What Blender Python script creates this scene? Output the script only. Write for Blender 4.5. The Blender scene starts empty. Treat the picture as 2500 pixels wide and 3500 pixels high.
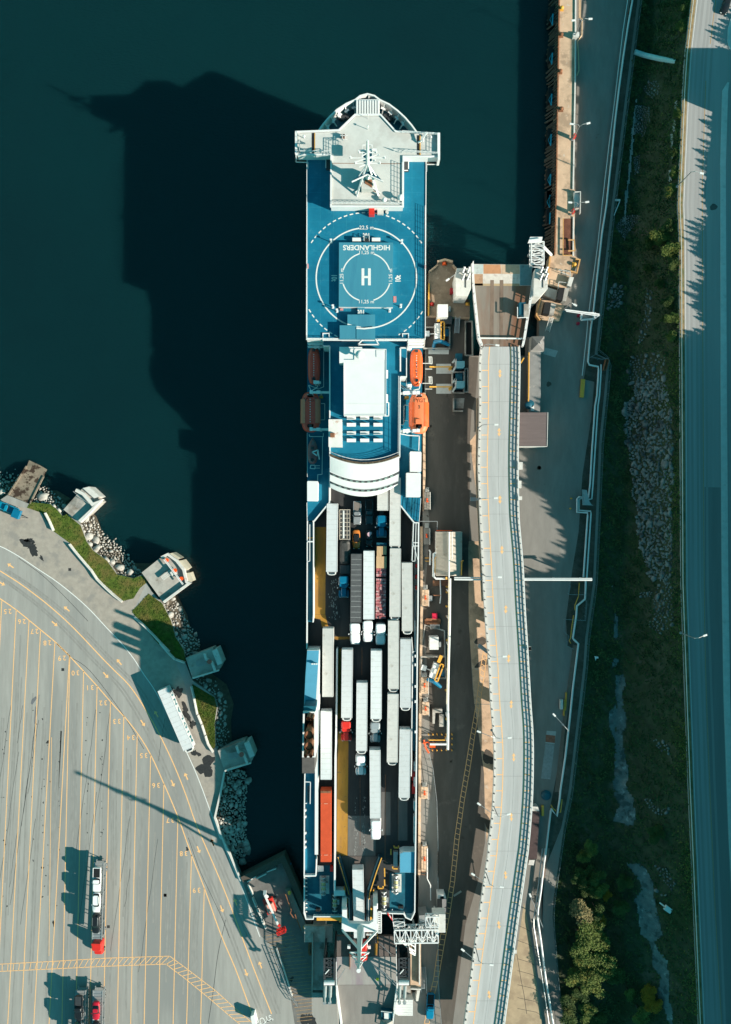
import bpy, math, random
import numpy as np
from mathutils import Vector, Matrix, geometry
random.seed(7)
SC = bpy.context.scene
COL = SC.collection
# ---------------------------------------------------------------- camera
H, F = 213.0, 2850.0
cam_d = bpy.data.cameras.new("camera"); cam = bpy.data.objects.new("camera", cam_d); COL.objects.link(cam)
cam.location = (0, 0, H); cam.rotation_euler = (0, 0, 0)
cam_d.sensor_fit = 'VERTICAL'; cam_d.sensor_height = 36; cam_d.sensor_width = 36
cam_d.lens = 36 * F / 3500; cam_d.clip_end = 3000; cam_d.clip_start = 1
SC.camera = cam
# ---------------------------------------------------------------- light
SUN_EL = math.radians(26); SUN_H = Vector((1, -0.41)).normalized()
w = bpy.data.worlds.new("World"); SC.world = w; w.use_nodes = True
nt = w.node_tree; nt.nodes.clear()
sky = nt.nodes.new('ShaderNodeTexSky'); sky.sky_type = 'NISHITA'; sky.sun_disc = False
sky.sun_elevation = SUN_EL; sky.sun_rotation = math.atan2(SUN_H.x, SUN_H.y)
sky.ozone_density = 3.0; sky.air_density = 1.2; sky.dust_density = 0.4
tint = nt.nodes.new('ShaderNodeMix'); tint.data_type = 'RGBA'; tint.blend_type = 'MULTIPLY'
tint.inputs[0].default_value = 1.0; tint.inputs[7].default_value = (0.27, 1.0, 0.76, 1)
bg = nt.nodes.new('ShaderNodeBackground'); bg.inputs[1].default_value = 0.092
out = nt.nodes.new('ShaderNodeOutputWorld')
nt.links.new(sky.outputs[0], tint.inputs[6]); nt.links.new(tint.outputs[2], bg.inputs[0]); nt.links.new(bg.outputs[0], out.inputs[0])
sl = bpy.data.lights.new("sun", 'SUN'); sl.energy = 5.0; sl.angle = math.radians(0.5); sl.color = (1.0, 0.91, 0.78)
so = bpy.data.objects.new("sun", sl); COL.objects.link(so)
sd = Vector((SUN_H.x * math.cos(SUN_EL), SUN_H.y * math.cos(SUN_EL), math.sin(SUN_EL)))
so.rotation_euler = sd.to_track_quat('Z', 'Y').to_euler(); so.location = sd * 300
SC.view_settings.view_transform = 'Standard'; SC.view_settings.look = 'None'
SC.view_settings.exposure = 0.78; SC.view_settings.gamma = 1
SC.render.engine = 'CYCLES'; SC.cycles.max_bounces = 5; SC.cycles.diffuse_bounces = 1; SC.cycles.glossy_bounces = 2
SC.cycles.use_denoising = True
# ---------------------------------------------------------------- photograph measurements -> world metres
CR = {'A': (950, 280, 2.7067), 'B': (950, 700, 2.7067), 'C': (950, 1130, 2.7067), 'D': (950, 1600, 2.7067),
      'E': (950, 2050, 2.7067), 'F': (950, 2500, 2.7067), 'G': (950, 2900, 2.7067), 'H': (1400, 850, 2.7067),
      'I': (1800, 0, 2.32), 'J': (1800, 650, 2.32), 'K': (1800, 1300, 2.32), 'L': (1800, 2000, 2.32),
      'M': (1400, 1250, 2.7067), 'N': (1400, 1800, 2.7067), 'O': (1400, 2400, 2.7067), 'Q': (1400, 2900, 2.7067),
      'R': (1800, 2700, 2.32), 'S': (0, 1550, 2.32), 'T': (300, 2200, 2.32), 'U': (0, 2200, 3.248),
      'V': (0, 2750, 2.7067), 'W': (550, 2800, 2.7067), 'X': (1380, 1000, 5.413), 'Y': (1380, 1700, 2.843),
      'Z': (1220, 3050, 4.06), 's': (0, 0, 1.0)}
def S(c, x, y):
    a = CR[c]; return (a[0] + x / a[2], a[1] + y / a[2])
def px(sx, sy, z=0.0):
    k = (H - z) / F
    return Vector(((sx - 1250) * k, (1750 - sy) * k, z))
def P(c, x, y, z=0.0):
    sx, sy = S(c, x, y); return px(sx, sy, z)
def PL(c, pts, z=0.0):
    return [P(c, x, y, z) for x, y in pts]
def sp(*segs):                       # several (crop, pts) -> source-pixel polyline
    r = []
    for c, pts in segs: r += [S(c, *q) for q in pts]
    return r
def W(srcpts, z):
    return [px(x, y, z) for x, y in srcpts]
def interp(poly, y):                 # x of a source polyline at height y (monotone y)
    if y <= poly[0][1]:
        (x0, y0), (x1, y1) = poly[0], poly[1]
        return x0 + (x1 - x0) * (y - y0) / (y1 - y0)
    for (x0, y0), (x1, y1) in zip(poly, poly[1:]):
        if y <= y1: return x0 + (x1 - x0) * (y - y0) / max(1e-6, y1 - y0)
    (x0, y0), (x1, y1) = poly[-2], poly[-1]
    return x1 + (x1 - x0) / (y1 - y0) * (y - y1)
def smooth(pts, n=8):                # Catmull-Rom through points
    pts = [Vector(p) for p in pts]
    if len(pts) < 3: return pts
    r = []
    for i in range(len(pts) - 1):
        p0 = pts[max(0, i - 1)]; p1 = pts[i]; p2 = pts[i + 1]; p3 = pts[min(len(pts) - 1, i + 2)]
        for k in range(n):
            t = k / n
            r.append(0.5 * ((2 * p1) + (p2 - p0) * t + (2 * p0 - 5 * p1 + 4 * p2 - p3) * t * t + (3 * p1 - p0 - 3 * p2 + p3) * t ** 3))
    r.append(pts[-1]); return r
def resample(pts, step):
    pts = [Vector(p) for p in pts]; out = [pts[0].copy()]; acc = 0
    for a, b in zip(pts, pts[1:]):
        L = (b - a).length; d = step - acc
        while d <= L:
            out.append(a.lerp(b, d / L)); d += step
        acc = (acc + L) % step
    return out
# ---------------------------------------------------------------- materials
MATS = {}
def srgb(h):
    v = [int(h[i:i + 2], 16) / 255 for i in (0, 2, 4)]
    return tuple(((c + .055) / 1.055) ** 2.4 if c > .04045 else c / 12.92 for c in v)
def M(name, c, rough=.7, metal=0.0, var=.14, scale=1.2, stretch=(1, 1, 1), c2=None, c2s=.15, c2t=(.5, .62), bump=0.0, spec=.35, rnd=0.0, c3=None, c3s=.8, c3t=(.6, .68), coat=0.0, detail=6):
    if name in MATS: return MATS[name]
    m = bpy.data.materials.new(name); m.use_nodes = True; n = m.node_tree; L = n.links
    b = n.nodes['Principled BSDF']; b.inputs['Roughness'].default_value = rough; b.inputs['Metallic'].default_value = metal
    b.inputs['Specular IOR Level'].default_value = spec; b.inputs['Coat Weight'].default_value = coat
    tc = n.nodes.new('ShaderNodeTexCoord'); mp = n.nodes.new('ShaderNodeMapping'); mp.inputs['Scale'].default_value = stretch
    geo = n.nodes.new('ShaderNodeNewGeometry')
    src = tc.outputs['Object'] if rnd else geo.outputs['Position']
    L.new(src, mp.inputs[0])
    def noise(s, d=detail, vec=mp.outputs[0]):
        t = n.nodes.new('ShaderNodeTexNoise'); t.inputs['Scale'].default_value = s; t.inputs['Detail'].default_value = d
        t.inputs['Roughness'].default_value = .62; L.new(vec, t.inputs['Vector']); return t.outputs['Fac']
    def mix(f, a, bb, mode='MIX'):
        x = n.nodes.new('ShaderNodeMix'); x.data_type = 'RGBA'; x.blend_type = mode
        if isinstance(f, float): x.inputs[0].default_value = f
        else: L.new(f, x.inputs[0])
        for i, v in ((6, a), (7, bb)):
            if isinstance(v, tuple): x.inputs[i].default_value = (*v[:3], 1)
            else: L.new(v, x.inputs[i])
        return x.outputs[2]
    def ramp(f, lo, hi):
        r = n.nodes.new('ShaderNodeMapRange'); r.inputs[1].default_value = lo; r.inputs[2].default_value = hi; L.new(f, r.inputs[0]); return r.outputs[0]
    n1 = noise(scale); n2 = noise(scale * 9, 3)
    fac = ramp(n1, .3, .7); dark = tuple(x * (1 - var) for x in c); light = tuple(min(1, x * (1 + var)) for x in c)
    colr = mix(fac, dark, light)
    colr = mix(ramp(n2, .2, .8), colr, mix(1.0, colr, (1 - var * .6,) * 3, 'MULTIPLY'))
    if c2: colr = mix(ramp(noise(c2s, 5), *c2t), colr, c2)
    if c3: colr = mix(ramp(noise(c3s, 5, src), *c3t), colr, c3)
    if rnd:
        oi = n.nodes.new('ShaderNodeObjectInfo'); r = n.nodes.new('ShaderNodeMapRange')
        r.inputs[3].default_value = 1 - rnd; r.inputs[4].default_value = 1 + rnd * .4; L.new(oi.outputs['Random'], r.inputs[0])
        cc = n.nodes.new('ShaderNodeCombineColor'); [L.new(r.outputs[0], cc.inputs[i]) for i in range(3)]
        colr = mix(1.0, colr, cc.outputs[0], 'MULTIPLY')
    L.new(colr, b.inputs['Base Color'])
    if bump:
        bp = n.nodes.new('ShaderNodeBump'); bp.inputs['Strength'].default_value = .6; bp.inputs['Distance'].default_value = bump
        L.new(n1, bp.inputs['Height']); L.new(bp.outputs[0], b.inputs['Normal'])
    MATS[name] = m; return m
# ---------------------------------------------------------------- mesh builder
class MB:
    def __init__(s): s.v = []; s.f = []; s.sm = False
    def add(s, vs, fs):
        o = len(s.v); s.v += [tuple(v) for v in vs]; s.f += [tuple(i + o for i in f) for f in fs]; return s
    def box(s, c, d, rz=0, top=1.0, topy=None):      # c = centre of the bottom, d = (x, y, height); top = taper
        topy = top if topy is None else topy
        x, y, h = d; cs, sn = math.cos(rz), math.sin(rz); vs = []
        for z, tx, ty in ((0, 1, 1), (h, top, topy)):
            for a, b in ((-1, -1), (1, -1), (1, 1), (-1, 1)):
                X = a * x / 2 * tx; Y = b * y / 2 * ty
                vs.append((c[0] + X * cs - Y * sn, c[1] + X * sn + Y * cs, c[2] + z))
        return s.add(vs, [(3, 2, 1, 0), (4, 5, 6, 7), (0, 1, 5, 4), (1, 2, 6, 5), (2, 3, 7, 6), (3, 0, 4, 7)])
    def bar(s, a, b, wdt, hgt=None):                  # rectangular bar from a to b
        a = Vector(a); b = Vector(b); hgt = wdt if hgt is None else hgt
        d = (b - a)
        if d.length < 1e-5: return s
        d.normalize(); up = Vector((0, 0, 1)) if abs(d.z) < .95 else Vector((0, 1, 0))
        r = d.cross(up).normalized() * wdt / 2; u = r.cross(d).normalized() * hgt / 2
        vs = [p + x * r + y * u for p in (a, b) for x, y in ((-1, -1), (1, -1), (1, 1), (-1, 1))]
        return s.add(vs, [(0, 1, 2, 3), (7, 6, 5, 4), (4, 5, 1, 0), (5, 6, 2, 1), (6, 7, 3, 2), (7, 4, 0, 3)])
    def bars(s, pts, wdt, hgt=None):
        for a, b in zip(pts, pts[1:]): s.bar(a, b, wdt, hgt)
        return s
    def tube(s, pts, r, n=8, caps=True):
        pts = [Vector(p) for p in pts]; rs = r if isinstance(r, (list, tuple)) else [r] * len(pts); o = len(s.v); N = len(pts)
        pr = None
        for i, p in enumerate(pts):
            d = (pts[min(i + 1, N - 1)] - pts[max(i - 1, 0)]).normalized()
            up = Vector((0, 0, 1)) if abs(d.z) < .95 else Vector((0, 1, 0))
            a = d.cross(up).normalized(); b = a.cross(d).normalized()
            for k in range(n):
                t = 2 * math.pi * k / n; q = p + (a * math.cos(t) + b * math.sin(t)) * rs[i]; s.v.append(tuple(q))
        for i in range(N - 1):
            for k in range(n):
                k2 = (k + 1) % n; s.f.append((o + i * n + k, o + i * n + k2, o + (i + 1) * n + k2, o + (i + 1) * n + k))
        if caps:
            s.f.append(tuple(o + k for k in range(n))); s.f.append(tuple(o + (N - 1) * n + k for k in reversed(range(n))))
        return s
    def cyl(s, c, r, h, n=12, r2=None):
        r2 = r if r2 is None else r2
        return s.tube([(c[0], c[1], c[2]), (c[0], c[1], c[2] + h)], [r, r2], n)
    def prism(s, pts, z0, z1, inset=0):
        pts = [Vector((p[0], p[1])) for p in pts]
        ar = sum(a.x * b.y - b.x * a.y for a, b in zip(pts, pts[1:] + pts[:1]))
        if ar < 0: pts = pts[::-1]
        n = len(pts); zf = (lambda i: z1) if not callable(z1) else (lambda i: z1(pts[i]))
        vs = [(p.x, p.y, z0) for p in pts] + [(p.x, p.y, zf(i)) for i, p in enumerate(pts)]
        fs = [tuple(range(n - 1, -1, -1)), tuple(range(n, 2 * n))] + [(i, (i + 1) % n, n + (i + 1) % n, n + i) for i in range(n)]
        return s.add(vs, fs)
    def sheet(s, pts):
        pts = [Vector(p) for p in pts]
        ar = sum(a.x * b.y - b.x * a.y for a, b in zip(pts, pts[1:] + pts[:1]))
        if ar < 0: pts = pts[::-1]
        return s.add(pts, [tuple(range(len(pts)))])
    def ribbon(s, pts, wd, z=None, closed=False):     # flat painted line
        pts = [Vector(p) for p in pts]; N = len(pts); vs = []
        for i, p in enumerate(pts):
            a = pts[(i - 1) % N] if closed else pts[max(i - 1, 0)]; b = pts[(i + 1) % N] if closed else pts[min(i + 1, N - 1)]
            d = Vector((b.x - a.x, b.y - a.y)).normalized(); nn = Vector((-d.y, d.x)) * wd / 2
            zz = p.z if z is None else z
            vs += [(p.x + nn.x, p.y + nn.y, zz), (p.x - nn.x, p.y - nn.y, zz)]
        fs = [(2 * i, 2 * i + 1, 2 * i + 3, 2 * i + 2) for i in range(N - 1)]
        if closed: fs.append((2 * N - 2, 2 * N - 1, 1, 0))
        return s.add(vs, fs)
    def band(s, la, lb):                              # surface between two polylines of equal count
        n = len(la); return s.add(list(la) + list(lb), [(i, i + 1, n + i + 1, n + i) for i in range(n - 1)])
    def wall(s, pts, th, z0, z1, closed=False):
        pts = [Vector(p) for p in pts]; N = len(pts)
        L = []; R = []
        for i, p in enumerate(pts):
            a = pts[(i - 1) % N] if closed else pts[max(i - 1, 0)]; b = pts[(i + 1) % N] if closed else pts[min(i + 1, N - 1)]
            d1 = Vector((p.x - a.x, p.y - a.y)); d2 = Vector((b.x - p.x, b.y - p.y))
            if d1.length < 1e-6: d1 = d2
            if d2.length < 1e-6: d2 = d1
            d1.normalize(); d2.normalize(); n1 = Vector((-d1.y, d1.x)); n2 = Vector((-d2.y, d2.x)); m = n1 + n2
            m = m.normalized() if m.length > 1e-3 else n1
            k = min(2.5, 1 / max(.3, m.dot(n1))) * th / 2
            L.append((p.x + m.x * k, p.y + m.y * k)); R.append((p.x - m.x * k, p.y - m.y * k))
        zt = (lambda i: z1) if not callable(z1) else (lambda i: z1(i)); zb = (lambda i: z0) if not callable(z0) else (lambda i: z0(i))
        vs = []
        for i in range(N): vs += [(*L[i], zb(i)), (*R[i], zb(i)), (*R[i], zt(i)), (*L[i], zt(i))]
        fs = []
        rng = range(N) if closed else range(N - 1)
        for i in rng:
            a = 4 * i; b = 4 * ((i + 1) % N)
            fs += [(a + 3, a + 2, b + 2, b + 3), (a, a + 3, b + 3, b), (a + 2, a + 1, b + 1, b + 2), (a + 1, a, b, b + 1)]
        if not closed: fs += [(0, 1, 2, 3), (4 * N - 1, 4 * N - 2, 4 * N - 3, 4 * N - 4)]
        return s.add(vs, fs)
    def rail(s, pts, h=1.1, step=2.0, r=.05, rails=3, zoff=0):
        pts = [Vector(p) for p in pts]
        for k in range(rails):
            hh = h * (k + 1) / rails + zoff
            s.bars([p + Vector((0, 0, hh)) for p in pts], r * (1.5 if k == rails - 1 else 1))
        for p in resample(pts, step) + [pts[-1]]:
            s.bar(p + Vector((0, 0, zoff)), p + Vector((0, 0, h + zoff)), r * 1.3)
        return s
    def truss(s, a, b, wdt, hgt, n, r):               # box truss from a to b (centre of the bottom), horizontal
        a = Vector(a); b = Vector(b); d = (b - a).normalized(); sd_ = d.cross(Vector((0, 0, 1))).normalized() * wdt / 2
        up = Vector((0, 0, hgt)); c = [-sd_, sd_, sd_ + up, -sd_ + up]
        for q in c: s.bar(a + q, b + q, r * 1.4)
        for i in range(n + 1):
            p = a.lerp(b, i / n)
            for j in range(4): s.bar(p + c[j], p + c[(j + 1) % 4], r)
            if i < n:
                q = a.lerp(b, (i + 1) / n)
                for j in range(4):
                    k = (j + 1) % 4
                    s.bar(p + c[j], q + c[k], r * .9) if (i + j) % 2 else s.bar(p + c[k], q + c[j], r * .9)
        return s
    def dome(s, c, r, hgt, n=12, m=4):
        o = len(s.v)
        for i in range(m):
            t = math.pi / 2 * i / m
            for k in range(n):
                a = 2 * math.pi * k / n; s.v.append((c[0] + r * math.cos(t) * math.cos(a), c[1] + r * math.cos(t) * math.sin(a), c[2] + hgt * math.sin(t)))
        s.v.append((c[0], c[1], c[2] + hgt)); T = len(s.v) - 1
        for i in range(m - 1):
            for k in range(n):
                k2 = (k + 1) % n; s.f.append((o + i * n + k, o + i * n + k2, o + (i + 1) * n + k2, o + (i + 1) * n + k))
        for k in range(n): s.f.append((o + (m - 1) * n + k, o + (m - 1) * n + (k + 1) % n, T))
        return s
    def build(s, name, mat, parent=None, smooth_=False, bevel=0, each=False, **kw):
        if each:                                      # every connected piece becomes a part of its own
            up = list(range(len(s.v)))
            def fd(i):
                while up[i] != i: up[i] = up[up[i]]; i = up[i]
                return i
            for f in s.f:
                for i in f[1:]: up[fd(i)] = fd(f[0])
            gr = {}
            for f in s.f: gr.setdefault(fd(f[0]), []).append(f)
            for fs in gr.values():
                ids = sorted({i for f in fs for i in f}); mp = {a: k for k, a in enumerate(ids)}; q = MB(); q.v = [s.v[i] for i in ids]; q.f = [tuple(mp[i] for i in f) for f in fs]; o = q.build(name, mat, parent, smooth_, bevel, **kw)
            return o
        me = bpy.data.meshes.new(name); off = Vector((0, 0, 0)); par = parent
        while par is not None: off = off + par.location; par = par.parent
        vs = [(v[0] - off.x, v[1] - off.y, v[2] - off.z) for v in s.v]
        me.from_pydata(vs, [], s.f); me.materials.append(mat); me.update()
        if smooth_ or s.sm: me.polygons.foreach_set('use_smooth', [True] * len(me.polygons))
        o = bpy.data.objects.new(name, me); COL.objects.link(o)
        if parent is not None: o.parent = parent
        if bevel:
            md = o.modifiers.new('bevel', 'BEVEL'); md.width = bevel; md.segments = 2; md.limit_method = 'ANGLE'
        for k, v in kw.items(): o[k] = v
        return o
def thing(name, label, cat, loc=(0, 0, 0), group=None, rz=0):
    o = bpy.data.objects.new(name, None); COL.objects.link(o); o.location = loc; o.rotation_euler = (0, 0, rz)
    o['label'] = label; o['category'] = cat
    if group: o['group'] = group
    o.empty_display_size = .1
    return o
def struct(name, mb, mat, **kw):
    return mb.build(name, mat, None, kind='structure', **kw)
def single(name, mb, mat, label, cat, group=None, **kw):
    # origin at the base centre of the mesh
    vs = np.array(mb.v); c = (float((vs[:, 0].min() + vs[:, 0].max()) / 2), float((vs[:, 1].min() + vs[:, 1].max()) / 2), float(vs[:, 2].min()))
    me_v = [(v[0] - c[0], v[1] - c[1], v[2] - c[2]) for v in mb.v]; m2 = MB(); m2.v = me_v; m2.f = mb.f; m2.sm = mb.sm
    o = m2.build(name, mat, None, **kw); o.location = c; o['label'] = label; o['category'] = cat
    if group: o['group'] = group
    return o
def copy_tree(o, loc=None, rz=None, label=None, parent=None, mats=None, drop=()):
    c = o.copy(); COL.objects.link(c); c.parent = parent
    if mats and c.type == 'MESH' and o.name.split('.')[0] in mats:
        c.data = o.data.copy(); c.data.materials[0] = mats[o.name.split('.')[0]]
    if loc is not None: c.location = loc
    if rz is not None: c.rotation_euler = (0, 0, rz)
    if label: c['label'] = label
    for ch in [x for x in bpy.data.objects if x.parent == o]:
        if ch.name.split('.')[0] in drop: continue
        copy_tree(ch, parent=c, mats=mats, drop=drop)
    return c
def text_mb(txt, size, loc, rz=0, mb=None, spacing=1.0, mirror=False, tilt=None, bold=0.0, sx=1.0):
    cu = bpy.data.curves.new('t', 'FONT'); cu.body = txt; cu.size = size; cu.align_x = 'CENTER'; cu.align_y = 'CENTER'; cu.space_character = spacing
    cu.offset = bold; cu.resolution_u = 3
    o = bpy.data.objects.new('t', cu); COL.objects.link(o)
    dg = bpy.context.evaluated_depsgraph_get(); dg.update(); me = o.evaluated_get(dg).to_mesh()
    mb = mb or MB(); R = Matrix.Rotation(rz, 4, 'Z') if tilt is None else tilt
    vs = [Vector(loc) + R @ Vector((v.co.x * sx, v.co.y, v.co.z)) for v in me.vertices]
    mb.add(vs, [tuple(p.vertices) for p in me.polygons]); o.evaluated_get(dg).to_mesh_clear()
    bpy.data.objects.remove(o); bpy.data.curves.remove(cu); return mb
def inpoly(pts, x, y):      # pts Nx2, arrays x,y
    ins = np.zeros(x.shape, bool); n = len(pts)
    for i in range(n):
        x0, y0 = pts[i][0], pts[i][1]; x1, y1 = pts[(i + 1) % n][0], pts[(i + 1) % n][1]
        if y0 == y1: continue
        c = ((y0 > y) != (y1 > y)) & (x < (x1 - x0) * (y - y0) / (y1 - y0) + x0); ins ^= c
    return ins
# ---------------------------------------------------------------- shared materials
m_asph = M('asphalt_light', (.325, .315, .293), .9, var=.12, scale=.8, stretch=(1, .10, 1), c2=(.235, .235, .225), c2s=.09, c3=(.10, .10, .10), c3s=.55, c3t=(.74, .78))
m_asph_dk = M('asphalt_dock', (.23, .218, .20), .9, var=.12, scale=.5, stretch=(1, .25, 1), c2=(.19, .175, .155), c2s=.12, c3=(.12, .11, .10), c3s=.45, c3t=(.70, .76))
m_asph_hw = M('asphalt_highway', (.35, .345, .34), .88, var=.08, scale=.5, stretch=(1, .03, 1), c2=(.27, .27, .27), c2s=.3, c2t=(.45, .75))
m_conc = M('concrete', (.42, .39, .35), .85, var=.16, scale=.6, c2=(.25, .22, .19), c2s=.25, c3=(.20, .17, .14), c3s=.5, c3t=(.62, .72), bump=.03)
m_conc_w = M('concrete_pale', (.62, .60, .56), .8, var=.1, scale=1.0, c3=(.38, .35, .31), c3s=1.1, c3t=(.62, .72))
m_conc_t = M('concrete_tan', (.58, .40, .27), .85, var=.14, scale=.5, c2=(.36, .25, .17), c2s=.3, c3=(.55, .45, .36), c3s=.7, c3t=(.62, .7), bump=.02)
m_white = M('white_paint', (.74, .74, .72), .45, var=.05, scale=.5, c3=(.62, .60, .56), c3s=.9, c3t=(.62, .75))
m_white2 = M('white_line_paint', (.75, .75, .72), .7, var=.12, scale=4)
m_yel = M('yellow_line_paint', (.88, .50, .22), .75, var=.10, scale=3, c3=(.62, .40, .22), c3s=2.2, c3t=(.64, .76))
m_yelm = M('yellow_metal', (.75, .38, .06), .5, var=.15, scale=2, c3=(.35, .15, .05), c3s=2, c3t=(.6, .7))
m_blued = M('blue_deck_paint', (.006, .165, .27), .55, var=.10, scale=.5, c2=(.004, .135, .23), c2s=.16, c3=(.05, .22, .30), c3s=.5, c3t=(.60, .78), spec=.3)
m_blueh = M('blue_pad_paint', (.05, .24, .33), .55, var=.06, scale=.4, stretch=(2, .2, 1), c2=(.04, .20, .29), c2s=.2)
m_bluel = M('blue_canopy_paint', (.09, .33, .48), .5, var=.06, scale=.6)
m_grey = M('galvanised_metal', (.42, .43, .43), .45, .55, var=.1, scale=2)
m_greyd = M('dark_steel', (.07, .075, .08), .5, .4, var=.2, scale=2)
m_blk = M('black_rubber', (.012, .012, .013), .7, var=.2, scale=3)
m_glass = M('dark_glass', (.012, .016, .02), .08, 0, var=.05, spec=.6)
m_red = M('red_paint', (.65, .03, .02), .35, var=.06, scale=1, coat=.3)
m_orange = M('orange_paint', (.85, .10, .015), .4, var=.06, scale=1.2)
m_rust = M('rusty_steel', (.28, .12, .06), .8, .1, var=.35, scale=1.5, c3=(.12, .06, .04), c3s=1.3)
m_wood = M('weathered_wood', (.10, .08, .065), .9, var=.4, scale=2, stretch=(1, 4, 1))
m_brownroof = M('brown_metal_roof', (.17, .13, .125), .6, var=.1, scale=1, stretch=(.2, 3, 1))
# ================================================================ SETTING
rng = np.random.default_rng(5)
def wnoise(x, y, s=1.0):
    return (np.sin(x * .31 * s + 1.3) * np.cos(y * .23 * s + .4) + .5 * np.sin(x * .83 * s + y * .61 * s) + .3 * np.sin(x * 1.9 * s - y * 1.3 * s + 2)) / 1.8
def np_mesh(name, v, f, mat, smooth_=False, **kw):
    v = np.asarray(v, np.float32); f = np.asarray(f, np.int32); k = f.shape[1]
    me = bpy.data.meshes.new(name); me.vertices.add(len(v)); me.vertices.foreach_set('co', v.ravel())
    me.loops.add(f.size); me.loops.foreach_set('vertex_index', f.ravel()); me.polygons.add(len(f))
    me.polygons.foreach_set('loop_start', np.arange(0, f.size, k, dtype=np.int32)); me.polygons.foreach_set('loop_total', np.full(len(f), k, np.int32))
    if smooth_: me.polygons.foreach_set('use_smooth', np.ones(len(f), bool))
    me.update(calc_edges=True); me.validate(); me.materials.append(mat)
    o = bpy.data.objects.new(name, me); COL.objects.link(o)
    for a, b in kw.items(): o[a] = b
    return o
def leaf_arrays(cen, size, tilt=.9):
    n = len(cen); a = rng.uniform(0, 2 * np.pi, n); t = rng.normal(0, tilt, n) * .6; s = size if np.ndim(size) else np.full(n, size)
    u = np.stack([np.cos(a), np.sin(a), np.zeros(n)], 1); nv = np.stack([-np.sin(a) * np.cos(t), np.cos(a) * np.cos(t), np.sin(t)], 1)
    u = u * s[:, None] * .5; nv = nv * s[:, None] * .32
    v = np.stack([cen - u, cen - nv, cen + u, cen + nv], 1).reshape(-1, 3); f = np.arange(4 * n).reshape(-1, 4)
    return v, f
ICO = []
def _ico():
    t = (1 + 5 ** .5) / 2
    v = np.array([(-1, t, 0), (1, t, 0), (-1, -t, 0), (1, -t, 0), (0, -1, t), (0, 1, t), (0, -1, -t), (0, 1, -t), (t, 0, -1), (t, 0, 1), (-t, 0, -1), (-t, 0, 1)], float) / 1.9
    f = np.array([(0, 11, 5), (0, 5, 1), (0, 1, 7), (0, 7, 10), (0, 10, 11), (1, 5, 9), (5, 11, 4), (11, 10, 2), (10, 7, 6), (7, 1, 8), (3, 9, 4), (3, 4, 2), (3, 2, 6), (3, 6, 8), (3, 8, 9), (4, 9, 5), (2, 4, 11), (6, 2, 10), (8, 6, 7), (9, 8, 1)])
    return v, f
def rocks(name, poly, zf, n, r0, r1, mat, label, avoid=None, dist=.75):
    xs = [p[0] for p in poly]; ys = [p[1] for p in poly]; V, Fc = _ico(); vs = []; fs = []; k = 0; tries = 0; placed = []
    while k < n and tries < n * 30:
        tries += 1; sx = rng.uniform(min(xs), max(xs)); sy = rng.uniform(min(ys), max(ys))
        if not inpoly(poly, np.array([sx]), np.array([sy]))[0]: continue
        r = r0 + (r1 - r0) * rng.random() ** 2.2; z = zf(sx, sy); p = px(sx, sy, z)
        if any((q[0] - p.x) ** 2 + (q[1] - p.y) ** 2 < ((q[2] + r) * dist) ** 2 for q in placed[-220:]): continue
        placed.append((p.x, p.y, r)); sc = r * rng.uniform([.8, .6, .45], [1.3, 1.1, .8]); vv = V * (1 + rng.uniform(-.3, .3, (12, 1)))
        a = rng.uniform(0, 6.28); R = np.array([[math.cos(a), -math.sin(a), 0], [math.sin(a), math.cos(a), 0], [0, 0, 1]])
        tl = rng.normal(0, .35); R2 = np.array([[1, 0, 0], [0, math.cos(tl), -math.sin(tl)], [0, math.sin(tl), math.cos(tl)]])
        vs.append((vv * sc) @ R2.T @ R.T + np.array(p)); fs.append(Fc + 12 * k); k += 1
    o = np_mesh(name, np.concatenate(vs), np.concatenate(fs), mat, kind='stuff', label=label); return o
# ---- water
m = M('water', (.003, .028, .032), .18, var=.12, scale=.012, bump=0, spec=.6, c2=(.003, .021, .025), c2s=.006, c2t=(.4, .6))
n = m.node_tree; b = n.nodes['Principled BSDF']; b.inputs['IOR'].default_value = 1.33; b.inputs['Subsurface Weight'].default_value = 1; b.inputs['Subsurface Radius'].default_value = (1, 1, 1); b.inputs['Subsurface Scale'].default_value = 12
geo = n.nodes.new('ShaderNodeNewGeometry'); wv = n.nodes.new('ShaderNodeTexNoise'); wv.inputs['Scale'].default_value = .9; wv.inputs['Detail'].default_value = 5
mp = n.nodes.new('ShaderNodeMapping'); mp.inputs['Scale'].default_value = (1, 2.2, 1); mp.inputs['Rotation'].default_value = (0, 0, .5)
bp = n.nodes.new('ShaderNodeBump'); bp.inputs['Strength'].default_value = .55; bp.inputs['Distance'].default_value = .25
n.links.new(geo.outputs['Position'], mp.inputs[0]); n.links.new(mp.outputs[0], wv.inputs[0]); n.links.new(wv.outputs[0], bp.inputs['Height']); n.links.new(bp.outputs[0], b.inputs['Normal'])
struct('water', MB().sheet([(-900, -900, 0), (900, -900, 0), (900, 900, 0), (-900, 900, 0)]), m)
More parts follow.
